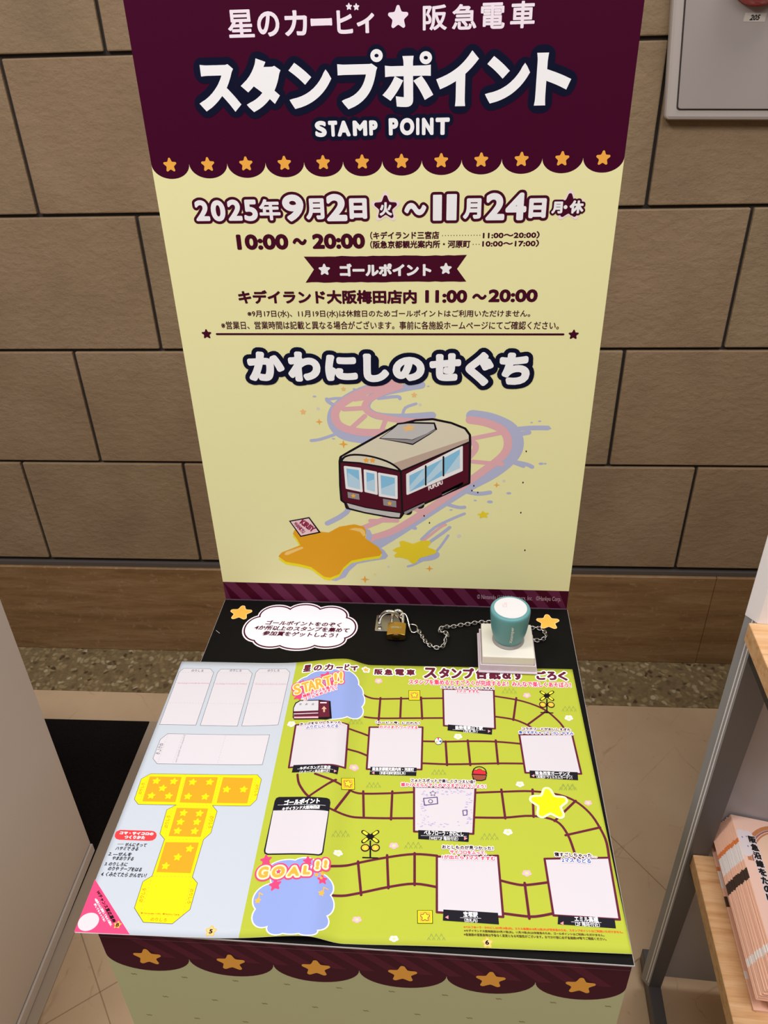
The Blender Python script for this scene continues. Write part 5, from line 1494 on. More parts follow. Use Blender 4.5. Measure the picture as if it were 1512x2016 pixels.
('s',[11943,-13758,12068,-13421,12159,-13747],50,'grassmark',2,0),
('s',[12354,-13736,12480,-13400,12570,-13725],50,'grassmark',2,0),
('s',[12764,-13715,12892,-13378,12980,-13704],50,'grassmark',2,0),
('s',[13174,-13693,13303,-13357,13390,-13682],50,'grassmark',2,0),
('s',[17919,-15488,18061,-15165,18129,-15477],50,'grassmark',2,0),
('s',[18318,-15467,18461,-15144,18528,-15456],50,'grassmark',2,0),
('s',[18717,-15445,18862,-15123,18927,-15434],50,'grassmark',2,0),
('s',[17677,-15870,17817,-15550,17886,-15859],50,'grassmark',2,0),
('s',[18074,-15849,18216,-15529,18283,-15838],50,'grassmark',2,0),
('s',[18472,-15828,18615,-15508,18681,-15817],50,'grassmark',2,0),
('s',[18869,-15807,19014,-15487,19078,-15796],50,'grassmark',2,0),
('s',[-2910,-18653,-2845,-18317,-2715,-18560],50,'grassmark',2,0),
('s',[-2538,-18478,-2471,-18142,-2341,-18392],50,'grassmark',2,0),
('s',[-2162,-18321,-2092,-17990,-1960,-18253],50,'grassmark',2,0),
('s',[-3056,-19079,-2992,-18747,-2862,-18988],50,'grassmark',2,0),
('s',[-2687,-18905,-2621,-18571,-2491,-18815],50,'grassmark',2,0),
('s',[-2314,-18739,-2246,-18408,-2116,-18663],50,'grassmark',2,0),
('s',[-1935,-18604,-1864,-18281,-1732,-18553],50,'grassmark',2,0),
('s',[5274,-23895,5365,-23626,5468,-23886],50,'grassmark',2,0),
('s',[5643,-23877,5736,-23607,5838,-23867],50,'grassmark',2,0),
('s',[6013,-23858,6106,-23589,6207,-23848],50,'grassmark',2,0),
('s',[5097,-24215,5187,-23947,5291,-24205],50,'grassmark',2,0),
('s',[5465,-24197,5557,-23929,5659,-24187],50,'grassmark',2,0),
('s',[5833,-24178,5926,-23911,6027,-24169],50,'grassmark',2,0),
('s',[6201,-24160,6295,-23892,6395,-24150],50,'grassmark',2,0),
('s',[-512,-25570,-440,-25310,-319,-25560],50,'grassmark',2,0),
('s',[-146,-25552,-72,-25292,47,-25542],50,'grassmark',2,0),
('s',[220,-25534,295,-25275,413,-25525],50,'grassmark',2,0),
('s',[-666,-25878,-594,-25621,-474,-25868],50,'grassmark',2,0),
('s',[-301,-25860,-229,-25602,-109,-25850],50,'grassmark',2,0),
('s',[63,-25842,137,-25584,255,-25833],50,'grassmark',2,0),
('s',[428,-25825,503,-25567,620,-25816],50,'grassmark',2,0),
('s',[16698,-24857,16822,-24596,16886,-24847],50,'grassmark',2,0),
('s',[17056,-24837,17181,-24576,17245,-24826],50,'grassmark',2,0),
('s',[17415,-24816,17541,-24555,17604,-24805],50,'grassmark',2,0),
('s',[16484,-25168,16607,-24909,16673,-25157],50,'grassmark',2,0),
('s',[16842,-25147,16966,-24888,17030,-25136],50,'grassmark',2,0),
('s',[17199,-25127,17324,-24867,17387,-25116],50,'grassmark',2,0),
('s',[17556,-25106,17683,-24847,17744,-25095],50,'grassmark',2,0),
('s',[-2833,-31009,-2764,-30708,-2628,-30931],50,'grassmark',2,0),
('s',[-2442,-30861,-2372,-30557,-2236,-30784],50,'grassmark',2,0),
('s',[-2048,-30719,-1975,-30418,-1838,-30653],50,'grassmark',2,0),
('s',[-2987,-31389,-2919,-31091,-2783,-31314],50,'grassmark',2,0),
('s',[-2599,-31244,-2529,-30944,-2394,-31167],50,'grassmark',2,0),
('s',[-2208,-31099,-2136,-30799,-2001,-31028],50,'grassmark',2,0),
('s',[-1812,-30971,-1737,-30676,-1600,-30918],50,'grassmark',2,0),
('s',[3256,-31415,3351,-31143,3473,-31406],50,'grassmark',2,0),
('s',[3668,-31397,3764,-31125,3885,-31388],50,'grassmark',2,0),
('s',[4080,-31379,4177,-31107,4296,-31370],50,'grassmark',2,0),
('s',[3068,-31738,3161,-31468,3284,-31729],50,'grassmark',2,0),
('s',[3478,-31720,3573,-31450,3694,-31711],50,'grassmark',2,0),
('s',[3888,-31702,3984,-31432,4103,-31693],50,'grassmark',2,0),
('s',[4297,-31684,4395,-31414,4513,-31674],50,'grassmark',2,0),
('s',[9561,-30276,9678,-29996,9778,-30264],50,'grassmark',2,0),
('s',[9974,-30252,10093,-29971,10191,-30239],50,'grassmark',2,0),
('s',[10387,-30228,10507,-29947,10604,-30215],50,'grassmark',2,0),
('s',[9346,-30610,9462,-30332,9562,-30597],50,'grassmark',2,0),
('s',[9757,-30586,9874,-30307,9973,-30573],50,'grassmark',2,0),
('s',[10168,-30561,10287,-30283,10384,-30549],50,'grassmark',2,0),
('s',[10579,-30537,10699,-30259,10795,-30524],50,'grassmark',2,0),
('s',[5370,-38969,5462,-38747,5565,-38959],50,'grassmark',2,0),
('s',[5739,-38950,5832,-38728,5934,-38940],50,'grassmark',2,0),
('s',[6108,-38930,6202,-38708,6303,-38919],50,'grassmark',2,0),
('s',[5193,-39233,5284,-39013,5387,-39223],50,'grassmark',2,0),
('s',[5561,-39214,5653,-38994,5755,-39204],50,'grassmark',2,0),
('s',[5929,-39194,6022,-38974,6122,-39184],50,'grassmark',2,0),
('s',[6296,-39174,6390,-38954,6490,-39164],50,'grassmark',2,0),
('s',[16611,-24883,16762,-24565,16842,-24870],50,'grassmark',2,0),
('s',[17049,-24858,17201,-24540,17278,-24845],50,'grassmark',2,0),
('s',[17485,-24833,17639,-24515,17715,-24820],50,'grassmark',2,0),
('s',[16352,-25261,16502,-24946,16581,-25248],50,'grassmark',2,0),
('s',[16788,-25236,16938,-24920,17017,-25223],50,'grassmark',2,0),
('s',[17223,-25211,17375,-24895,17451,-25198],50,'grassmark',2,0),
('s',[17657,-25186,17811,-24870,17886,-25173],50,'grassmark',2,0),
('e',[-469,-12672,196,4,-4,187],'flowerpink',2),
('e',[-664,-12825,196,4,-4,186],'flowerpink',2),
('e',[-887,-12698,196,4,-4,187],'flowerpink',2),
('e',[-830,-12465,197,4,-4,188],'flowerpink',2),
('e',[-571,-12449,196,4,-4,188],'flowerpink',2),
('e',[-684,-12622,147,3,-3,153],'paleyellow',3),
('e',[14613,-13944,189,4,-4,180],'flowerpink',2),
('e',[14403,-14093,189,4,-4,179],'flowerpink',2),
('e',[14209,-13971,189,4,-4,180],'flowerpink',2),
('e',[14299,-13746,190,4,-4,181],'flowerpink',2),
('e',[14550,-13729,190,4,-4,181],'flowerpink',2),
('e',[14415,-13897,142,3,-3,147],'paleyellow',3),
('e',[-1830,-23847,173,4,-3,143],'flowerpink',2),
('e',[-1995,-24010,174,4,-3,142],'flowerpink',2),
('e',[-2184,-23967,175,4,-3,142],'flowerpink',2),
('e',[-2139,-23770,175,4,-3,142],'flowerpink',2),
('e',[-1920,-23694,174,4,-3,143],'flowerpink',2),
('e',[-2014,-23855,131,3,-2,117],'paleyellow',3),
('e',[18866,-26486,163,3,-3,134],'flowerpink',2),
('e',[18680,-26599,162,3,-3,133],'flowerpink',2),
('e',[18518,-26510,163,3,-3,134],'flowerpink',2),
('e',[18605,-26342,163,3,-3,134],'flowerpink',2),
('e',[18820,-26327,163,3,-3,134],'flowerpink',2),
('e',[18698,-26453,122,3,-2,110],'paleyellow',3),
('e',[2384,-31571,191,4,-3,146],'flowerpink',2),
('e',[2190,-31692,191,4,-3,146],'flowerpink',2),
('e',[1976,-31592,191,4,-3,146],'flowerpink',2),
('e',[2038,-31410,192,4,-3,147],'flowerpink',2),
('e',[2291,-31397,191,4,-3,147],'flowerpink',2),
('e',[2176,-31533,143,3,-3,120],'paleyellow',3),
('e',[13099,-33448,183,4,-3,137],'flowerpink',2),
('e',[12898,-33566,182,4,-3,137],'flowerpink',2),
('e',[12709,-33476,183,4,-3,137],'flowerpink',2),
('e',[12793,-33303,183,4,-3,138],'flowerpink',2),
('e',[13034,-33286,183,4,-3,138],'flowerpink',2),
('e',[12907,-33416,137,3,-2,112],'paleyellow',3),
('e',[-28,-37953,176,4,-3,123],'flowerpink',2),
('e',[-204,-38058,176,4,-3,123],'flowerpink',2),
('e',[-404,-37977,176,4,-3,123],'flowerpink',2),
('e',[-351,-37823,176,4,-3,124],'flowerpink',2),
('e',[-119,-37808,176,4,-3,124],'flowerpink',2),
('e',[-221,-37924,132,3,-2,101],'paleyellow',3),
('e',[-1765,-23839,211,5,-4,175],'flowerpink',2),
('e',[-1965,-24034,212,5,-4,173],'flowerpink',2),
('e',[-2196,-23982,213,5,-4,173],'flowerpink',2),
('e',[-2142,-23741,214,5,-4,174],'flowerpink',2),
('e',[-1874,-23650,212,5,-4,175],'flowerpink',2),
('e',[-1989,-23846,159,3,-3,142],'paleyellow',3),
('e',[-8391,-19212,209,4,-4,183],'palelav',2),
('e',[-8587,-19334,209,4,-4,182],'palelav',2),
('e',[-8836,-19184,209,4,-4,183],'palelav',2),
('e',[-8796,-18966,209,4,-4,184],'palelav',2),
('e',[-8520,-18983,210,4,-4,184],'palelav',2),
('e',[-8626,-19135,157,3,-3,150],'palegreen',3),
('e',[7711,-19666,196,4,-4,174],'palelav',2),
('e',[7504,-19811,195,4,-4,174],'palelav',2),
('e',[7293,-19694,196,4,-4,174],'palelav',2),
('e',[7369,-19475,196,4,-4,175],'palelav',2),
('e',[7629,-19459,196,4,-4,175],'palelav',2),
('e',[7501,-19621,147,3,-3,143],'palegreen',3),
('e',[18436,-16758,199,4,-4,184],'palelav',2),
('e',[18208,-16910,199,4,-4,183],'palelav',2),
('e',[18010,-16786,199,4,-4,184],'palelav',2),
('e',[18115,-16556,200,4,-4,185],'palelav',2),
('e',[18379,-16538,199,4,-4,185],'palelav',2),
('e',[18230,-16710,149,3,-3,150],'palegreen',3),
('e',[13163,-24855,183,4,-3,153],'palelav',2),
('e',[12962,-24984,182,4,-3,153],'palelav',2),
('e',[12773,-24882,183,4,-3,153],'palelav',2),
('e',[12857,-24690,183,4,-3,154],'palelav',2),
('e',[13099,-24673,183,4,-3,154],'palelav',2),
('e',[12971,-24817,137,3,-3,125],'palegreen',3),
('e',[-2129,-32630,189,4,-3,139],'palelav',2),
('e',[-2304,-32802,188,4,-3,138],'palelav',2),
('e',[-2509,-32770,188,4,-3,138],'palelav',2),
('e',[-2461,-32575,189,4,-3,139],'palelav',2),
('e',[-2226,-32487,189,4,-3,139],'palelav',2),
('e',[-2326,-32652,142,3,-2,113],'palegreen',3),
('e',[11828,-29793,192,4,-3,151],'palelav',2),
('e',[11619,-29921,192,4,-3,151],'palelav',2),
('e',[11418,-29821,192,4,-3,151],'palelav',2),
('e',[11503,-29631,193,4,-3,152],'palelav',2),
('e',[11757,-29613,193,4,-3,152],'palelav',2),
('e',[11625,-29756,144,3,-3,124],'palegreen',3),
('e',[2878,-39280,172,4,-3,118],'palelav',2),
('e',[2702,-39379,171,4,-3,118],'palelav',2),
('e',[2511,-39299,172,4,-3,118],'palelav',2),
('e',[2568,-39152,172,4,-3,119],'palelav',2),
('e',[2796,-39140,172,4,-3,119],'palelav',2),
('e',[2691,-39250,129,3,-2,97],'palegreen',3)],
'L:basket_print':[
('e',[9020,-23744,272,6,-6,288],'ink',4),
('e',[9020,-23744,233,5,-5,240],'applered',4.4),
('e',[9430,-23601,272,6,-6,289],'ink',4),
('e',[9430,-23601,233,5,-5,240],'applered',4.4),
('e',[9754,-23775,271,6,-6,287],'ink',4),
('e',[9754,-23775,232,5,-5,239],'applered',4.4),
('e',[9227,-23996,271,6,-6,286],'ink',4),
('e',[9227,-23996,232,5,-5,238],'applered',4.4),
('e',[9592,-24023,270,6,-6,286],'ink',4),
('e',[9592,-24023,232,5,-5,238],'applered',4.4),
('p',[8707,-23929,10095,-23947,9961,-24522,9593,-24683,9115,-24687,8811,-24540],'ink',5.5),
('p',[8782,-24044,10015,-24046,9886,-24456,9557,-24592,9155,-24591,8890,-24441],'basket',6),
('s',[8785,-23877,8816,-23727,8865,-23516,8951,-23339,9091,-23217,9268,-23128,9443,-23093,9616,-23127,9788,-23214,9922,-23333,9998,-23505,10037,-23708,10060,-23853],90,'ink',6,0)],
'L:yellow_star_print':[
('*',[15327,-26740,1534,33,-33,1534],'dieyellow',5,[(200,'palestar')])],
'L:ball_print':[
('e',[5656,-20295,386,8,-9,444],'ink',4),
('e',[5656,-20295,345,7,-8,391],'white',5),
('p',[5656,-20295,5527,-19934,5730,-19898],'captionred',6),
('p',[5656,-20295,5958,-20175,5943,-20515],'captionblue',6),
('p',[5656,-20295,5459,-20591,5333,-20363],'stararange',6)],
'L:goal_mark':[
('e',[-7108,-36912,1419,30,-27,1274],'white',3),
('e',[-7241,-38266,1041,22,-22,1018],'white',3),
('e',[-5527,-35232,1915,41,-26,1212],'white',3),
('e',[-3746,-35856,1527,33,-25,1164],'white',3),
('e',[-2947,-37180,932,20,-23,1056],'white',3),
('e',[-3340,-38526,1110,24,-19,868],'white',3),
('e',[-4919,-38633,1904,41,-26,1196],'white',3),
('e',[-6021,-39220,916,20,-14,644],'white',3),
('e',[-3792,-39394,872,19,-10,470],'white',3),
('e',[-6342,-34299,1419,30,-14,671],'white',3),
('e',[-4886,-33996,965,21,-11,507],'white',3),
('e',[-5158,-37293,1950,42,-33,1563],'white',3),
('e',[-5369,-36115,1990,43,-30,1400],'white',3),
('e',[-7108,-36912,1314,28,-25,1188],'periwinkle',4),
('e',[-7241,-38266,937,20,-20,935],'periwinkle',4),
('e',[-5527,-35232,1810,39,-24,1122],'periwinkle',4),
('e',[-3746,-35856,1425,30,-23,1078],'periwinkle',4),
('e',[-2947,-37180,833,18,-21,975],'periwinkle',4),
('e',[-3340,-38526,1012,22,-17,789],'periwinkle',4),
('e',[-4919,-38633,1805,39,-24,1115],'periwinkle',4),
('e',[-6021,-39220,814,17,-12,563],'periwinkle',4),
('e',[-3792,-39394,775,17,-8,392],'periwinkle',4),
('e',[-6342,-34299,1310,28,-12,579],'periwinkle',4),
('e',[-4886,-33996,858,18,-9,415],'periwinkle',4),
('e',[-5158,-37293,1849,40,-32,1478],'periwinkle',4),
('e',[-5369,-36115,1887,40,-28,1312],'periwinkle',4),
('*',[-8116,-33634,480,95,-95,480],'coupon',5.2),
('*',[-6903,-35839,507,101,-101,507],'coupon',5.2),
('*',[-4591,-33831,419,83,-83,419],'coupon',5.2),
('*',[-3213,-35306,399,79,-79,399],'coupon',5.2),
('t','G',[-8485,-35203,787,17,-20,941],'letterorange',8,80,[(360,'coupon'),(220,'palestar')]),
('t','O',[-7356,-35217,1025,22,-20,940],'letterorange',8,80,[(360,'coupon'),(220,'palestar')]),
('t','A',[-6034,-35154,902,19,-17,773],'letterorange',8,80,[(360,'coupon'),(220,'palestar')]),
('t','L',[-4811,-35018,549,12,-15,722],'letterorange',8,80,[(360,'coupon'),(220,'palestar')]),
('t','!',[-3865,-34539,248,5,-15,698],'letterorange',8,80,[(360,'coupon'),(220,'palestar')]),
('t','!',[-3250,-34284,220,5,-14,666],'letterorange',8,80,[(360,'coupon'),(220,'palestar')]),
('*',[-3709,-35011,185,4,-4,185],'letterorange',8.5),
('*',[-3281,-34832,184,4,-4,184],'letterorange',8.5),
('*',[-3310,-35199,143,3,-3,143],'letterorange',8.5),
('*',[-6844,-34728,219,5,-5,219],'coupon',8.7),
('s',[-7972,-37007,-8053,-36446,-7759,-36629],80,'stararange',5.5,0),
('*',[-8038,-37090,254,5,-5,254],'stararange',5.5),
('s',[-3025,-36348,-3007,-35908,-2675,-35975],80,'stararange',5.5,0),
('*',[-3134,-36424,240,5,-5,240],'stararange',5.5)],
'L:start_mark':[
('e',[-7920,-14326,1381,30,-36,1668],'white',3),
('e',[-6917,-13535,1501,32,-33,1536],'white',3),
('e',[-5633,-13044,1476,32,-26,1223],'white',3),
('e',[-4018,-13465,1434,31,-31,1472],'white',3),
('e',[-3126,-14630,1116,24,-27,1262],'white',3),
('e',[-2598,-15562,822,18,-27,1239],'white',3),
('e',[-2965,-17049,1190,25,-27,1252],'white',3),
('e',[-4632,-17216,1802,39,-36,1673],'white',3),
('e',[-6412,-16847,1659,35,-40,1863],'white',3),
('e',[-4464,-15182,2059,44,-40,1893],'white',3),
('e',[-7920,-14326,1267,27,-33,1544],'periwinkle',4),
('e',[-6917,-13535,1386,30,-30,1411],'periwinkle',4),
('e',[-5633,-13044,1364,29,-23,1097],'periwinkle',4),
('e',[-4018,-13465,1323,28,-29,1352],'periwinkle',4),
('e',[-3126,-14630,1008,22,-25,1147],'periwinkle',4),
('e',[-2598,-15562,713,15,-24,1127],'periwinkle',4),
('e',[-2965,-17049,1085,23,-24,1143],'periwinkle',4),
('e',[-4632,-17216,1696,36,-33,1560],'periwinkle',4),
('e',[-6412,-16847,1549,33,-37,1746],'periwinkle',4),
('e',[-4464,-15182,1949,42,-38,1774],'periwinkle',4),
('*',[-6090,-13008,670,-164,164,670],'coupon',5.2),
('*',[-8495,-13594,361,-88,88,361],'coupon',5.2),
('*',[-8513,-15458,574,-141,141,574],'coupon',5.2),
('*',[-5059,-13988,562,-138,138,562],'coupon',5.2),
('*',[-6775,-14463,579,-142,142,579],'coupon',5.2),
('t','S',[-8959,-15332,628,241,-432,1414],'letterorange',8,60,[(280,'coupon'),(170,'palestar')]),
('t','T',[-8143,-15140,725,215,-423,1430],'letterorange',8,60,[(280,'coupon'),(170,'palestar')]),
('t','A',[-7591,-14964,772,207,-415,1440],'letterorange',8,60,[(280,'coupon'),(170,'palestar')]),
('t','R',[-6774,-14763,724,225,-402,1445],'letterorange',8,60,[(280,'coupon'),(170,'palestar')]),
('t','T',[-5960,-14545,763,258,-387,1439],'letterorange',8,60,[(280,'coupon'),(170,'palestar')]),
('t','!',[-5035,-14170,298,91,-250,1545],'letterorange',8,60,[(280,'coupon'),(170,'palestar')]),
('t','!',[-4502,-14013,295,112,-239,1538],'letterorange',8,60,[(280,'coupon'),(170,'palestar')]),
('t','施設のマスを進んで',[-8009,-15803,3353,1272,-184,431],'captionred',9.2,18,[(80,'palepinkwhite')]),
('t','ゴールをめざそう！',[-7827,-16231,3159,1281,-150,366],'captionred',9.2,18,[(80,'palepinkwhite')])],
'L:silver_train_print':[
('p',[-8646,-18309,-8833,-17028,-8730,-16375,-8297,-16065,-6287,-16226,-5119,-16473,-4678,-18778,-5254,-18882,-8465,-18600],'ink',6),
('p',[-8579,-18203,-8739,-17064,-8619,-16500,-8232,-16188,-6358,-16335,-6082,-18449],'silver',7),
('p',[-8679,-17522,-6180,-17662,-6137,-17945,-8628,-17808],'plum',8),
('p',[-8607,-17922,-6120,-18058,-6018,-18729,-8506,-18486],'plum',8),
('p',[-8525,-18263,-6060,-18451,-6027,-18674,-8490,-18460],'flowerpink',9),
('p',[-6349,-16394,-5293,-16468,-4919,-18559,-6022,-18564],'plum',8),
('p',[-6146,-16586,-5487,-16632,-5467,-16776,-6124,-16731],'white',9),
('p',[-5675,-17136,-5358,-17547,-5530,-17540,-5474,-17935,-5646,-17925,-5704,-17530,-5878,-17518],'arrowtan',9),
('*',[-8156,-16629,157,3,-3,157],'acshade',8),
('*',[-7529,-16696,157,3,-3,157],'acshade',8),
('*',[-6860,-16771,157,3,-3,157],'acshade',8)],
}

# ------------------------------------------------------------------ the setting
YAW = math.radians(.85)
WT = Vector((math.cos(YAW), math.sin(YAW), 0)); WN = Vector((-math.sin(YAW), math.cos(YAW), 0))
def wall(s, z, out=0.0): return WT * s + WN * (.732 - out) + Vector((0, 0, z))
WM = Matrix.Translation(WN * .732) @ Matrix.Rotation(YAW, 4, 'Z')       # local x along the wall, -y out of it, z up
# floor
b = MB(); b.box((-2.6, -2.2, -.05), (2.4, .80, 0), 'floor_marble'); structure(b.build('floor'))
# border strip of conglomerate along the wall
b = MB(); b.box((-2.6, -.158, 0.0), (2.4, .001, .0015), 'border_stone', mat=WM); structure(b.build('trim_1'))
# stone wall in running bond
b = MB(); b.box((-2.0, .002, .27), (1.9, .12, 2.55), 'grout', mat=WM)
zs = [.2715 + .0045, .536, .7887, 1.0445, 1.2944, 1.5455, 1.797, 2.048, 2.30, 2.55]
for r in range(len(zs) - 1):
    off = -.4965 + (.18 if r % 2 else 0.0)
    for q in range(-5, 7):
        s0 = off + q * .36; s1 = s0 + .36
        if s1 < -2 or s0 > 1.9: continue
        b.box((s0 + .0032, -.0055, zs[r] + .0032), (s1 - .0032, .01, zs[r + 1] - .0032), 'wall_stone', .0022, 2, WM)
structure(b.build('wall_back'))
# travertine skirting with a sealant line
b = MB()
for s0, s1 in ((-2.0, -1.22), (-1.2195, -.30), (-.2995, .676), (.6765, 1.9)):
    b.box((s0, -.014, .0008), (s1, .06, .258), 'skirting_stone', .002, 1, WM)
b.box((-2.0, -.008, .257), (1.9, .03, .2690), 'sealant', 0, 1, WM)
structure(b.build('baseboard_back'))
# metal edging of the floor mat
b = MB(); dv = Vector((.0113, -.6255)).normalized()
b.prism([(-.5988, .476), (-.5765, .476), (-.557, -1.1), (-.5758, -1.1)], 2, 0.0002, .003, 'trim_metal', .0006)
structure(b.build('trim_2'))

# ------------------------------------------------------------------ floor mat
b = MB(); b.prism([(-1.35, .4585), (-.5992, .4742), (-.579, -1.0), (-1.35, -1.0)], 2, .0003, .005, 'mat_black', .0008)
o = b.build('floor_mat', None, (-.9, -.2, 0)); o['label'] = 'black floor mat lying behind the grey cabinet at left'; o['category'] = 'mat'

# ------------------------------------------------------------------ cabinet standing at the left
cb = root('cabinet', 'plain grey cabinet standing on the floor at the left edge', 'cabinet', (-.85, -.3, 0))
a = Vector((-.5958, .1495)); d = Vector((.0087, -.3004)).normalized()
def cpt(t, w): return (a.x + d.x * t + d.y * w, a.y + d.y * t - d.x * w)        # t along the side, w to the left of it
b = MB(); b.prism([cpt(.004, 0), cpt(0, .004), cpt(0, .5), cpt(1.0, .5), cpt(1.0, 0)], 2, .034, .76, 'cabinet_grey', .002); b.build('body', cb)
b = MB(); b.prism([cpt(.004, .003), cpt(.004, .49), cpt(.99, .49), cpt(.99, .003)], 2, .0285, .034, 'groove_dark'); b.build('groove', cb)
b = MB(); b.prism([cpt(0, -.001), cpt(0, .5), cpt(1.0, .5), cpt(1.0, -.001)], 2, .0055, .0285, 'cabinet_grey', .0015); b.build('plinth', cb)
for t in (.05, .95):
    for w in (.06, .44):
        b = MB(); p = cpt(t, w); b.lathe([(.014, 0), (.014, .007)], (p[0], p[1], 0.0), 'groove_dark', 16); b.build('foot', cb)

# ------------------------------------------------------------------ alarm cabinet on the wall
ac = root('alarm_cabinet', 'white metal alarm cabinet with red lamp mounted on the stone wall', 'alarm cabinet', wall(.53, 1.18, .006))
def cab(u, v, out): return wall(.408 + u - .0145 * (v / .16), 1.1815 + v - .022 * u, out)
def cslab(name, u0, v0, u1, v1, o0, o1, m, rad, bev):
    pts = []
    for cx, cy, a0 in ((u1 - rad, v1 - rad, 0), (u0 + rad, v1 - rad, 90), (u0 + rad, v0 + rad, 180), (u1 - rad, v0 + rad, 270)):
        for k_ in range(7):
            t = math.radians(a0 + k_ * 15); pts.append((cx + rad * math.cos(t), cy + rad * math.sin(t)))
    b = MB(); vs = b.prism(pts, 1, o0, o1, m, bev)
    for v in vs: v.co = cab(v.co.x, v.co.z, v.co.y)
    bmesh.ops.recalc_face_normals(b.bm, faces=b.bm.faces)
    return b.build(name, ac)
cslab('frame', 0, 0, .46, .52, .0055, .026, 'alarm_rim', .007, .0055)
cslab('door_gap', .0165, .0145, .4435, .5055, .0262, .0266, 'groove_dark', .005, 0)
cslab('door', .0185, .0165, .4415, .5035, .0266, .0288, 'alarm_white', .004, .0008)
b = MB(); prof = [(.050, 0), (.050, .004), (.0475, .012), (.042, .026), (.031, .039), (.016, .046), (.003, .0475)]
b.lathe(prof, (0, 0, 0), 'lamp_red', 48, Matrix.Translation(wall(.5165, 1.3815, .0288)) @ Matrix.Rotation(YAW, 4, 'Z') @ Matrix.Rotation(math.radians(90), 4, 'X')); b.build('lamp', ac)
lp = MB(); q = [wall(.5015, 1.3245, .0292), wall(.533, 1.3232, .0292), wall(.5325, 1.3118, .0292), wall(.5005, 1.3130, .0292)]
lp.quad(q[::-1], 'tape'); LB = lp.build('number_label', ac)
V, F, E, x0, x1, y0, y1 = glyphs('205')
tx = MB()
for f in F:
    tx.quad([wall(.5095 + .0132 * (V[i][0] - x0) / (x1 - x0) + .002 * (V[i][1] - y0) / (y1 - y0), 1.3148 + .0064 * (V[i][1] - y0) / (y1 - y0), .0295) for i in f], 'text_black')
for a_, b_ in E:
    P0, P1 = [Vector((.5095 + .0132 * (V[i][0] - x0) / (x1 - x0) + .002 * (V[i][1] - y0) / (y1 - y0), 1.3148 + .0064 * (V[i][1] - y0) / (y1 - y0))) for i in (a_, b_)]
    dd = (P1 - P0); L_ = dd.length or 1; nn = Vector((-dd.y, dd.x)) / L_ * .00035
    tx.quad([wall(*(P0 + nn), .0295 + random.random() * 1e-5), wall(*(P0 - nn), .0295), wall(*(P1 - nn), .0295), wall(*(P1 + nn), .0295)], 'text_black')
bmesh.ops.recalc_face_normals(tx.bm, faces=tx.bm.faces)
tx.build('number', LB)

# ------------------------------------------------------------------ the stamp stand
stand = root('stamp_stand', 'tall cardboard stamp rally stand with cream poster back and black top', 'display stand', (0, -.2, 0))
b = MB(); b.box((-.2, -.3985, 0), (.2, 0, H - .0018), 'olive'); b.build('pedestal', stand)
b = MB(); b.box((-.2012, -.4000, H - .0018), (.2012, 0, H - .0004), 'edgegrey'); b.box((-.2008, -.3996, H - .0006), (.2008, -.0002, H), 'black_board'); top = b.build('table_top', stand)
b = MB(); b.box((-.2, .0, .0), (.2, .012, H + .665), 'cream'); back = b.build('backboard', stand)
# valance on the poster: burgundy field with a scalloped hem
def valance(surf, z_line, drop, n, top_z, m, stripe=None):
    k_ = Ink(surf); w = .4 / n
    k_.poly([(-.2, z_line), (.2, z_line), (.2, top_z), (-.2, top_z)], m, 1)
    for i in range(n):
        cx = -.2 + w * (i + .5)
        k_.face([(cx + w / 2 * math.cos(t), z_line + drop * math.sin(t)) for t in [math.pi + math.pi * j / 20 for j in range(21)]], m, 1)
    return k_
k_ = valance('P', .4790, .0118, 12, .665, 'valance'); k_.run(ART['P:scalloped_valance']); k_.build('scalloped_valance', stand)
k_ = Ink('P'); k_.poly([(-.2, 0), (.2, 0), (.2, .0268), (-.2, .0268)], 'burgundy', 1); k_.run(ART['P:striped_band'])
k_.stroke([(-.2, .0009), (.2, .0009)], .0014, 'creaselight', 6); k_.build('striped_band', stand)  # pale stroke is a painted highlight along the bottom crease
for name in ('headline_lettering', 'date_lettering', 'information_lettering', 'ribbon_heading', 'place_name_lettering', 'star_track_picture', 'small_star_picture', 'big_star_picture', 'ticket_picture', 'train_picture'):
    Ink('P').run(ART['P:' + name]).build(name, stand)
Ink('T').run(ART['T:cloud_notice']).build('cloud_notice', stand)
for e in ART['T:star_print'][:2]: Ink('T').run([e]).build('star_print', stand)
Ink('T').run(ART['T:star_print'][2:]).build('scratch', top)
k_ = valance('F', -.0341, .0212, 6, -.0019, 'burgundy')
for i in range(26):
    x = -.25 + i * .0222
    pts = [(x, -.004), (x + .0105, -.004), (x + .0105 + .03, -.034), (x + .03, -.034)]
    if x > -.2 and x + .04 < .2: k_.poly(pts, 'stripe_dim', 2)
k_.stroke([(-.2, -.0096), (.2, -.0096)], .0009, 'flapline', 3); k_.run(ART['F:front_valance']); k_.build('front_valance', stand)
Ink('F').run(ART['F:panel_pattern']).build('panel_pattern', stand)
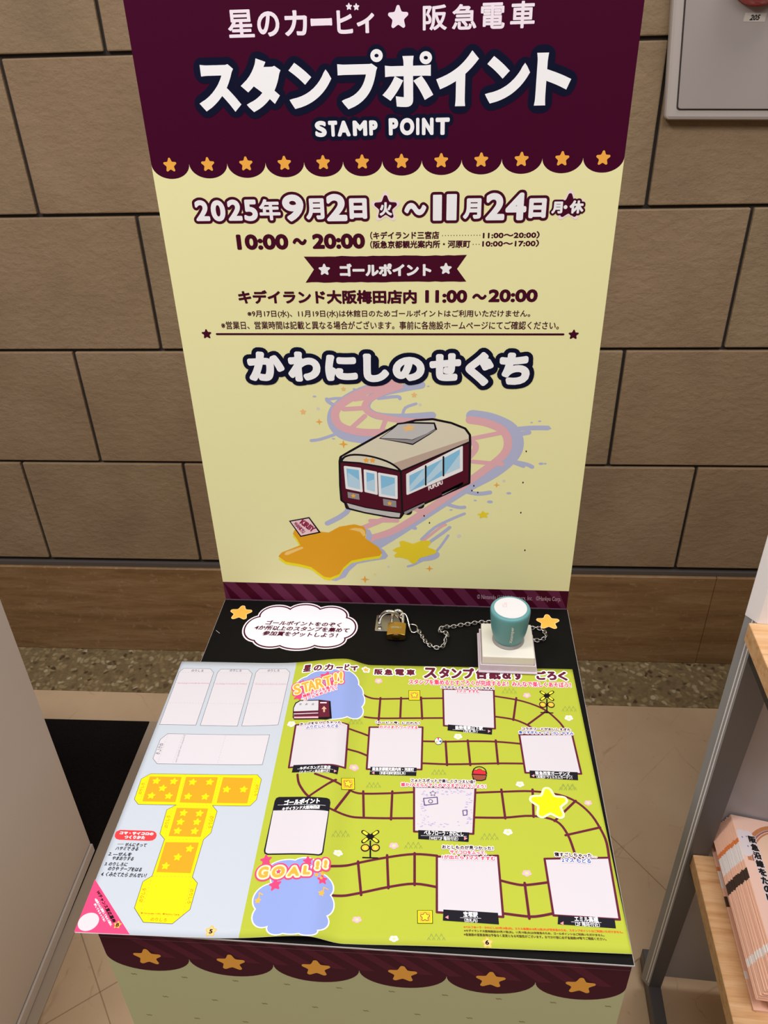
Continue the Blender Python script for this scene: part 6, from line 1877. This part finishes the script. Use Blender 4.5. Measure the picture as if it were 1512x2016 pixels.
# hasp screwed to the table top
hp = None
b = MB()
pts = []
for cx, cy, a0 in ((.0065, -.0228, 0), (-.0158, -.0228, 90), (-.0158, -.0466, 180), (.0065, -.0466, 270)):
    for j in range(5):
        t = math.radians(a0 + j * 22.5); pts.append((cx + .002 * math.cos(t), cy + .002 * math.sin(t)))
b.prism(pts, 2, H, H + .0013, 'steel', .0004); hp = b.build('hasp_plate', stand)
b = MB(); arc = [(-.0012 - .0120 * math.cos(t), -.035, H + .0035 + .0150 * math.sin(t)) for t in [math.pi * j / 18 for j in range(19)]]
b.tube([(-.0132, -.035, H + .0012)] + arc + [(.0108, -.035, H + .0012)], .0021, 'chrome', 12); b.build('staple', hp)
b = MB()
for x, y in ((-.0125, -.0437), (-.0125, -.0255)):
    b.lathe([(.0027, 0), (.0025, .0007), (.0015, .0012)], (x, y, H + .0012), 'chrome', 16)
    b.box((x - .0016, y - .0003, H + .0023), (x + .0016, y + .0003, H + .00255), 'key_dark')
b.build('screws', hp)

# ------------------------------------------------------------------ leaflet
lf = root('leaflet', 'open stamp rally leaflet spread across the black table top', 'leaflet', (-.01, -.25, H))
TL, TR, BL, BR = Vector((-.22126, -.10761)), Vector((.19431, -.0987)), Vector((-.21519, -.40257)), Vector((.20022, -.39325))
gT = (-.09617 - TL.x) / (TR.x - TL.x); gB = (-.08892 - BL.x) / (BR.x - BL.x)
us = [i / 24 for i in range(24)]                       # left of the colour change, as fractions of it
NR = 110; NV = 36
V_, F_, I_ = [], [], []
for j in range(NV + 1):
    t = j / NV; A_ = TL.lerp(BL, t); B_ = TR.lerp(BR, t); g_ = gT + (gB - gT) * t
    for u in [x * g_ for x in us] + [g_ + (1 - g_) * i / NR for i in range(NR + 1)]:
        p = A_.lerp(B_, u); V_.append((p.x, p.y, H + fold_height(p.x, p.y)))
NC = 24 + NR + 1; n0 = len(V_)
V_ += [(x, y, z - .0004) for x, y, z in V_]
for j in range(NV):
    for i in range(NC - 1):
        q = [j * NC + i, (j + 1) * NC + i, (j + 1) * NC + i + 1, j * NC + i + 1]
        F_.append(q); I_.append(0 if i < 24 else 1)
        F_.append([n0 + x for x in q[::-1]]); I_.append(2)
rim = [i for i in range(NC)] + [j * NC + NC - 1 for j in range(1, NV + 1)] + [NV * NC + i for i in range(NC - 2, -1, -1)] + [j * NC for j in range(NV - 1, 0, -1)]
for i in range(len(rim)):
    a_, b_ = rim[i], rim[(i + 1) % len(rim)]; F_.append([a_, b_, n0 + b_, n0 + a_]); I_.append(2)
me = bpy.data.meshes.new('sheet'); o0 = parent_origin(lf)
me.from_pydata([(x - o0.x, y - o0.y, z - o0.z) for x, y, z in V_], [], F_)
for m in ('sheetblue', 'sheetgreen', 'paperedge'): me.materials.append(M(m))
me.polygons.foreach_set('material_index', I_); me.polygons.foreach_set('use_smooth', [True] * len(F_)); me.update()
link(me, 'sheet', lf)
for key, ops in ART.items():
    if not key.startswith('L:') or key.endswith('/'): continue
    name = key[2:].rstrip('0123456789')
    o = Ink('L').run(ops).build(name, lf)
    if key + '/' in ART:
        Ink('L').run(ART[key + '/']).build('name_plate', o)

# ------------------------------------------------------------------ padlock, chain, stamp
pk = root('padlock', 'small brass padlock hanging from the steel staple', 'padlock', (.0073, -.050, H))
b = MB(); sec = []
for j in range(17): t = -1 + 2 * j / 16; sec.append((.0073 + .0100 * t, H + .0066 + .0046 * (1 - t * t * .62) ** .5 * 1.0))
for j in range(17): t = 1 - 2 * j / 16; sec.append((.0073 + .0100 * t, H + .0062 - .0046 * (1 - t * t * .62) ** .5))
b.prism(sec, 1, -.0638, -.0436, 'brass', .0005); b.build('body', pk)
b = MB(); b.lathe([(.0046, 0), (.0046, .0006), (.0040, .0010)], (0, 0, 0), 'brass_dark', 24, Matrix.Translation((.0073, -.0638, H + .0064)) @ Matrix.Rotation(math.radians(90), 4, 'X'))
b.box((.0070, -.0651, H + .0044), (.0076, -.0646, H + .0084), 'key_dark'); b.box((.0056, -.0651, H + .0061), (.0090, -.0646, H + .0067), 'key_dark'); b.build('keyway', pk)
b = MB(); ar = [(.0073 - .0062 * math.cos(t), -.0330 + .0075 * math.sin(t), H + .0105 + .002 * math.sin(t)) for t in [math.pi * j / 14 for j in range(15)]]
b.tube(smooth_path([(.0011, -.0440, H + .0064), (.0011, -.0385, H + .0085)] + ar + [(.0135, -.0385, H + .0085), (.0135, -.0440, H + .0064)], 3), .0017, 'chrome', 12); b.build('shackle', pk)
V, F, E, x0, x1, y0, y1 = glyphs('PROMACT'); b = MB()
def lk(i, e=0): 
    x = .0017 + .0112 * (V[i][0] - x0) / (x1 - x0); y = -.0545 + .0030 * (V[i][1] - y0) / (y1 - y0); t = (x - .0073) / .01
    return (x, y, H + .0066 + .0046 * (1 - t * t * .62) ** .5 + .00012)
for f in F: b.quad([lk(i) for i in f], 'chrome')
for a_, b_ in E:
    p, q = Vector(lk(a_)), Vector(lk(b_)); dd = q - p; nn = Vector((-dd.y, dd.x, 0)); nn = nn / (nn.length or 1) * .00022
    b.quad([p + nn, p - nn, q - nn, q + nn], 'chrome')
bmesh.ops.recalc_face_normals(b.bm, faces=b.bm.faces); b.build('engraved_lettering', pk)

ch = root('chain', 'steel chain running from the padlock to behind the stamp', 'chain', (.08, -.05, H))
hk = [(0.0102, -0.0338), (0.0121, -0.0314), (0.0155, -0.031), (0.0182, -0.0339), (0.0202, -0.0399), (0.0216, -0.0449), (0.0238, -0.0491), (0.0266, -0.05), (0.0296, -0.048), (0.0303, -0.0445), (0.029, -0.0394), (0.0261, -0.0377), (0.0227, -0.038), (0.0208, -0.0398)]
b = MB(); z_h = [.0115, .0125, .012, .009, .0055, .003, .0018, .0016, .0016, .0017, .002, .0024, .003, .0042]
b.tube(smooth_path([(x, y, H + z) for (x, y), z in zip(hk, z_h)], 5), .00095, 'chrome', 10); b.build('hook', ch)
p1 = [(.0311, -.0461), (.0346, -.0542), (.0388, -.0633), (.0436, -.0699), (.0499, -.0741), (.056, -.0738), (.0605, -.0691), (.062, -.061), (.0642, -.0563), (.0611, -.0529), (.0564, -.0520), (.0553, -.0485), (.0594, -.0436), (.0681, -.0396), (.0775, -.0363), (.087, -.0339), (.0966, -.031), (.1061, -.0296), (.114, -.0302), (.1250, -.0330), (.1380, -.0385), (.1500, -.0395), (.1558, -.0378), (.1621, -.0366), (.1675, -.0390), (.1716, -.0455), (.1707, -.0523), (.1665, -.0562), (.1612, -.0574), (.1566, -.0552)]
P = smooth_path([(x, y, H + .0027 + (.003 if .054 < x < .066 and y > -.062 else 0)) for x, y in p1], 14)
lm = MB(); ring = []
for j in range(20):
    t = 2 * math.pi * j / 20; ring.append((.0031 * math.cos(t), .0019 * math.sin(t), .0004 * math.sin(2 * t)))
lm.tube(ring, .00058, 'steel', 7, True)
link_me = None; acc = 0.0; pitch = .0041; nextd = 0.0; cnt = 0; proto = None
for i in range(len(P) - 1):
    sl = (P[i + 1] - P[i]).length
    while nextd <= acc + sl:
        pos = P[i].lerp(P[i + 1], (nextd - acc) / sl); dirv = (P[i + 1] - P[i]).normalized()
        rot = dirv.to_track_quat('X', 'Z').to_matrix().to_4x4() @ Matrix.Rotation(math.radians(48 if cnt % 2 else -48), 4, 'X')
        if proto is None: proto = lm.build('link', ch, parent_origin(ch)); o = proto; proto.data.transform(Matrix.Translation(parent_origin(ch)))
        else: o = proto.copy(); COL.objects.link(o)
        o.matrix_local = Matrix.Translation(pos - parent_origin(ch)) @ rot
        cnt += 1; nextd += pitch
    acc += sl

ld = root('plastic_tray', 'shallow lilac plastic tray under the teal-handled stamp', 'tray', (.1266, -.0795, H + .0018))
zl = H + .0018
b = MB(); b.box((.0963, -.1100, zl), (.1572, -.0490, zl + .0019), 'lid_lilac', .0008); b.build('flange', ld)
b = MB(); x0_, x1_, y0_, y1_ = .0981, .1553, -.1078, -.0512
for lo, hi in (((x0_, y0_, zl + .0015), (x1_, y0_ + .0013, zl + .0095)), ((x0_, y1_ - .0013, zl + .0015), (x1_, y1_, zl + .0095)), ((x0_, y0_ + .00131, zl + .0015), (x0_ + .0013, y1_ - .00131, zl + .0095)), ((x1_ - .0013, y0_ + .00131, zl + .0015), (x1_, y1_ - .00131, zl + .0095))):
    b.box(lo, hi, 'lid_lilac')
b.build('rim', ld)
st = root('stamp', 'large self-inking stamp with teal handle standing in its lilac tray', 'stamp', (.1266, -.0795, zl + .002))
zb = zl + .0021
b = MB(); b.box((.0998, -.1058, zb), (.1537, -.0533, zb + .0175), 'stamp_cream', .0012, 3); b.build('base', st)
zt = zb + .0175
c = (.1277, -.0785, zt)
b = MB(); b.lathe([(.0168, 0), (.0168, .0012), (.0152, .0018), (.0152, .0052)], c, 'neck_grey', 48); b.build('neck', st)
b = MB(); b.lathe([(.0150, .0035), (.0156, .0042), (.0163, .0065), (.0176, .0115), (.0187, .0170), (.0195, .024), (.0203, .034), (.0207, .0390), (.0206, .0408), (.0200, .0422), (.0188, .0428)], c, 'teal', 64); hd = b.build('handle', st)
b = MB(); b.lathe([(.0168, .0424), (.0168, .0431)], c, 'label_white', 64, None)
for f in b.bm.faces: f.smooth = False
lb = b.build('label_disc', hd)
k_ = Ink('T'); zz = (zt + .0431 + .0001 - H) / LAYER
def ln(pts, w=.00028): k_.stroke([(c[0] + x, c[1] + y) for x, y in pts], w, 'pinktext', zz)
k_.star((c[0] - .0048, c[1] + .0066), (.0016, 0), (0, .0016), 'pinktext', zz); k_.star((c[0] - .0048, c[1] + .0066), (.0011, 0), (0, .0011), 'label_white', zz + .6)
ln([(-.0078, .0042), (-.0040, .0042), (-.0040, .0012), (-.0078, .0012), (-.0078, .0042)])
k_.build('label_print', lb)
# lettering up the side of the handle
V, F, E, x0, x1, y0, y1 = glyphs('Xstamper'); b = MB()
def hs(i):
    h = .0100 + .0240 * (V[i][0] - x0) / (x1 - x0); w = .0036 * (V[i][1] - y0) / (y1 - y0)
    pr_ = [(.0163, .0065), (.0176, .0115), (.0187, .0170), (.0195, .024), (.0203, .034), (.0207, .0390)]; r = .02
    for (r0, h0), (r1, h1) in zip(pr_, pr_[1:]):
        if h0 <= h <= h1: r = r0 + (r1 - r0) * (h - h0) / (h1 - h0)
    r += .00015
    t = math.radians(-80) - w / .019
    return Vector((c[0] + r * math.cos(t), c[1] + r * math.sin(t), zt + h))
for f in F: b.quad([hs(i) for i in f], 'label_white')
for a_, b_ in E:
    p, q = hs(a_), hs(b_); dd = q - p; nr = Vector((p.x - c[0], p.y - c[1], 0)).normalized(); nn = dd.cross(nr); nn = nn / (nn.length or 1) * .00018
    b.quad([p + nn, p - nn, q - nn, q + nn], 'label_white')
b.build('handle_lettering', hd)

# ------------------------------------------------------------------ brochure rack at the right
RY = math.atan2(-.0388, .99925)
rk = root('brochure_rack', 'dark grey metal brochure rack with two wooden shelves at right', 'rack', (.3928, -.0463, 0), None, RY)
def rpart(bm, name, parent=None):     # geometry given in rack coordinates
    me = bpy.data.meshes.new(name); bm.bm.to_mesh(me); bm.bm.free()
    for m in bm.mats: me.materials.append(m)
    return link(me, name, parent or rk)
b = MB()
for side in (0, 1):
    X = lambda x: x if side == 0 else .62 - x
    b = MB()
    def ring(z, w): return [(X(0), 0, z), (X(w), 0, z), (X(w), .0145, z), (X(-.0088), .0145, z), (X(-.0102), .0118, z)]
    A = [b.bm.verts.new(p) for p in ring(.031, .0182)]; B = [b.bm.verts.new(p) for p in ring(1.35, .047)]
    fs = [b.bm.faces.new(A), b.bm.faces.new(B)] + [b.bm.faces.new([A[i], A[(i + 1) % 5], B[(i + 1) % 5], B[i]]) for i in range(5)]
    for j, f in enumerate(fs): f.material_index = b.mi('rack_side' if j >= 5 else 'rack_metal')
    bmesh.ops.recalc_face_normals(b.bm, faces=fs)
    post = rpart(b, 'post')
    b = MB()
    for t in (.16, .40):
        x_, y_ = X(-.0105 * t - .0008), .0125 * t
        b.box((min(x_, x_ + (.0012 if side == 0 else -.0012)), y_ - .0009, .04), (max(x_, x_ + (.0012 if side == 0 else -.0012)), y_ + .0006, 1.35), 'rack_lit', .0003, 1)  # whitish beads paint in the highlight along the grooved corner
    rpart(b, 'edge_bead', post)
    b = MB(); b.box((min(X(-.0005), X(.0190)), -.36, .001), (max(X(-.0005), X(.0190)), .060, .031), 'rack_metal', .0015); rpart(b, 'foot')
b = MB(); b.box((.02, .017, .034), (.60, .021, 1.35), 'rack_panel'); rpart(b, 'back_panel')
b = MB(); b.prism([(-.0106, .0120), (-.0104, .0112), (-.0012, -.0018), (.6212, -.0018), (.6304, .0112), (.6306, .0120), (.6302, .0121), (.6206, -.0003), (-.0006, -.0003), (-.0102, .0121)], 2, .7785, 1.35, 'rack_lit'); rpart(b, 'upper_panel_lit')  # pale wrap over post and panel; light above the shelf painted into its colour
for z, xl, dp in ((.3749, .0052, .27), (.7781, -.0100, .12)):
    b = MB(); b.box((xl, -dp, z - .0245), (.62 - xl, -.0003, z), 'oak', .0012); sh = rpart(b, 'shelf')
    for x_ in (xl + .014, .62 - xl - .018):
        b = MB(); b.box((x_, -dp + .02, z - .060), (x_ + .003, -.0004, z - .0246), 'groove_dark'); rpart(b, 'bracket', sh)

# ------------------------------------------------------------------ brochures stacked on the lower shelf
RM = Matrix.Translation((.3928, -.0463, 0)) @ Matrix.Rotation(RY, 4, 'Z')
BW, BD, BT = .148, .210, .00185
BR_ = BT - .0052 * BW              # pages lie flatter away from the fold
def make_brochure():
    t = root('brochure', '', 'brochure', (0, 0, 0), 'brochures stacked on the lower shelf')
    b = MB()     # folded cover: lower leaf, spine, upper leaf
    pr = [(BW, 0), (.0010, 0), (.0002, .0004), (0, .0009), (.0002, .0014), (.0010, BT - .0001), (BW, BR_ - .0001), (BW, BR_ - .00035), (.0012, BT - .00035), (.0007, .0009), (.0012, .00025), (BW, .00025)]
    b.prism(pr, 1, -BD, 0, 'brochure_print')
    me = bpy.data.meshes.new('cover'); b.bm.to_mesh(me); b.bm.free(); [me.materials.append(m) for m in b.mats]; link(me, 'cover', t)
    b = MB(); b.prism([(.0016, .0003), (BW - .0006, .0003), (BW - .0006, BR_ - .0004), (.0016, BT - .0004)], 1, -BD + .0006, -.0006, 'page_white')
    me = bpy.data.meshes.new('pages'); b.bm.to_mesh(me); b.bm.free(); [me.materials.append(m) for m in b.mats]; link(me, 'pages', t)
    return t
proto = make_brochure(); N = 35; z = .3752; tilt = 0.0
for i in range(N):
    if i == 0: o = proto
    else:
        o = proto.copy(); COL.objects.link(o)
        for chd in proto.children:
            c2 = chd.copy(); COL.objects.link(c2); c2.parent = o
    if i < 2: x = .0335 - .003 * i; til = 0.0; y = .0155
    elif i < 14: x = .046 + .001 * random.random(); til = 0.0; y = .0155
    else: f_ = (i - 14) / (N - 15); x = .0265 + .0160 * f_; til = 0.0; y = .0158 - .002 * random.random()
    til = tilt; tilt += .0052
    if i == 14: z += .0200 * til
    if i == 2: z += .0004
    o.matrix_world = RM @ Matrix.Translation((x, y, z)) @ Matrix.Rotation(random.uniform(-.004, .004), 4, 'Z') @ Matrix.Rotation(til, 4, 'Y')
    z += BT + .00008
    if i < 2: o['label'] = ('bottommost peach brochure of the stack on the lower shelf', 'second brochure from the bottom, its fold jutting left of those above')[i]
    elif i == N - 1: o['label'] = 'topmost peach brochure with black Japanese title, on the lower shelf'
    else: o['label'] = '%s peach brochure from the top of the stack on the lower shelf' % ['topmost','second','third','fourth','fifth','sixth','seventh','eighth','ninth','tenth','eleventh','twelfth','thirteenth','fourteenth','fifteenth','sixteenth','seventeenth','eighteenth','nineteenth','twentieth','twenty-first','twenty-second','twenty-third','twenty-fourth','twenty-fifth','twenty-sixth','twenty-seventh','twenty-eighth','twenty-ninth','thirtieth','thirty-first','thirty-second','thirty-third','thirty-fourth','thirty-fifth','thirty-sixth'][N - 1 - i]
topb = o
# print on the top cover (local coordinates of the brochure)
def cover_print(name, draw):
    b = MB(); draw(b); bmesh.ops.recalc_face_normals(b.bm, faces=b.bm.faces)
    for v in b.bm.verts: v.co.z -= .0052 * max(0, v.co.x - .001)
    me = bpy.data.meshes.new(name); b.bm.to_mesh(me); b.bm.free(); [me.materials.append(m) for m in b.mats]; return link(me, name, topb)
zc = BT + .00005
def dr(b):
    b.quad([(.0009, -BD, zc), (BW, -BD, zc), (BW, -.0001, zc), (.0009, -.0001, zc)], 'cover_pink')
    for r0, r1, m, dz in ((.060, .055, 'arch_brown', .00006), (.0545, .0525, 'arch_mauve', .00006), (.0515, .0495, 'arch_brown', .00006), (.0490, 0, 'cover_tan', .00006)):
        for j in range(24):
            t0 = math.pi * j / 24; t1 = math.pi * (j + 1) / 24
            cx, cy = .066, -.064
            P_ = lambda r, t: (max(.001, cx + r * math.cos(t)), cy + r * math.sin(t), zc + dz)
            if r1: b.quad([P_(r0, t0), P_(r0, t1), P_(r1, t1), P_(r1, t0)], m)
            else: b.bm.faces.new([b.bm.verts.new(q) for q in (P_(r0, t0), P_(r0, t1), (cx, cy, zc + dz))]).material_index = b.mi(m)
    b.quad([(.017, -BD, zc + .00006), (.115, -BD, zc + .00006), (.115, -.064, zc + .00006), (.017, -.064, zc + .00006)], 'cover_tan')
    for (cx, cy, r) in ((.008, -.032, .011), (.014, -.042, .009), (.006, -.050, .009), (.016, -.027, .006), (.060, -.045, .011), (.072, -.040, .009)):
        vs = [b.bm.verts.new((max(.0012, cx + r * math.cos(2 * math.pi * j / 20)), cy + r * math.sin(2 * math.pi * j / 20), zc + .00012 + random.random() * 2e-5)) for j in range(20)]
        b.bm.faces.new(vs).material_index = b.mi('bloom_white')
    for (cx, cy) in ((.007, -.032), (.013, -.030), (.011, -.044), (.018, -.040)):
        vs = [b.bm.verts.new((cx + .0011 * math.cos(2 * math.pi * j / 10), cy + .0011 * math.sin(2 * math.pi * j / 10), zc + .00018)) for j in range(10)]
        b.bm.faces.new(vs).material_index = b.mi('bloom_dot')
cover_print('cover_art', dr)
def dr(b):
    for j, chx in enumerate('阪急沿線をたのしむ'):
        V, F, E, x0, x1, y0, y1 = glyphs(chx); w = .0088; cx = .0195; cy = -.0330 - .0112 * j
        fit = lambda i: Vector((cx + w * ((V[i][0] - x0) / (x1 - x0) - .5), cy + w * ((V[i][1] - y0) / (y1 - y0) - .5), 0))
        for rad, m, dz in ((.0016, 'bloom_white', .00022), (.00062, 'text_black', .0003)):
            for f in F: b.quad([fit(i) + Vector((0, 0, zc + dz)) for i in f], m)
            for a_, b_ in E:
                p, q = fit(a_), fit(b_); dd = q - p; nn = Vector((-dd.y, dd.x, 0)); nn = nn / (nn.length or 1) * rad; e_ = Vector((0, 0, zc + dz + random.random() * 2e-5)); ex_ = dd / (dd.length or 1) * rad * .5
                b.quad([p + nn - ex_ + e_, p - nn - ex_ + e_, q - nn + ex_ + e_, q + nn + ex_ + e_], m)
cover_print('title_lettering', dr)
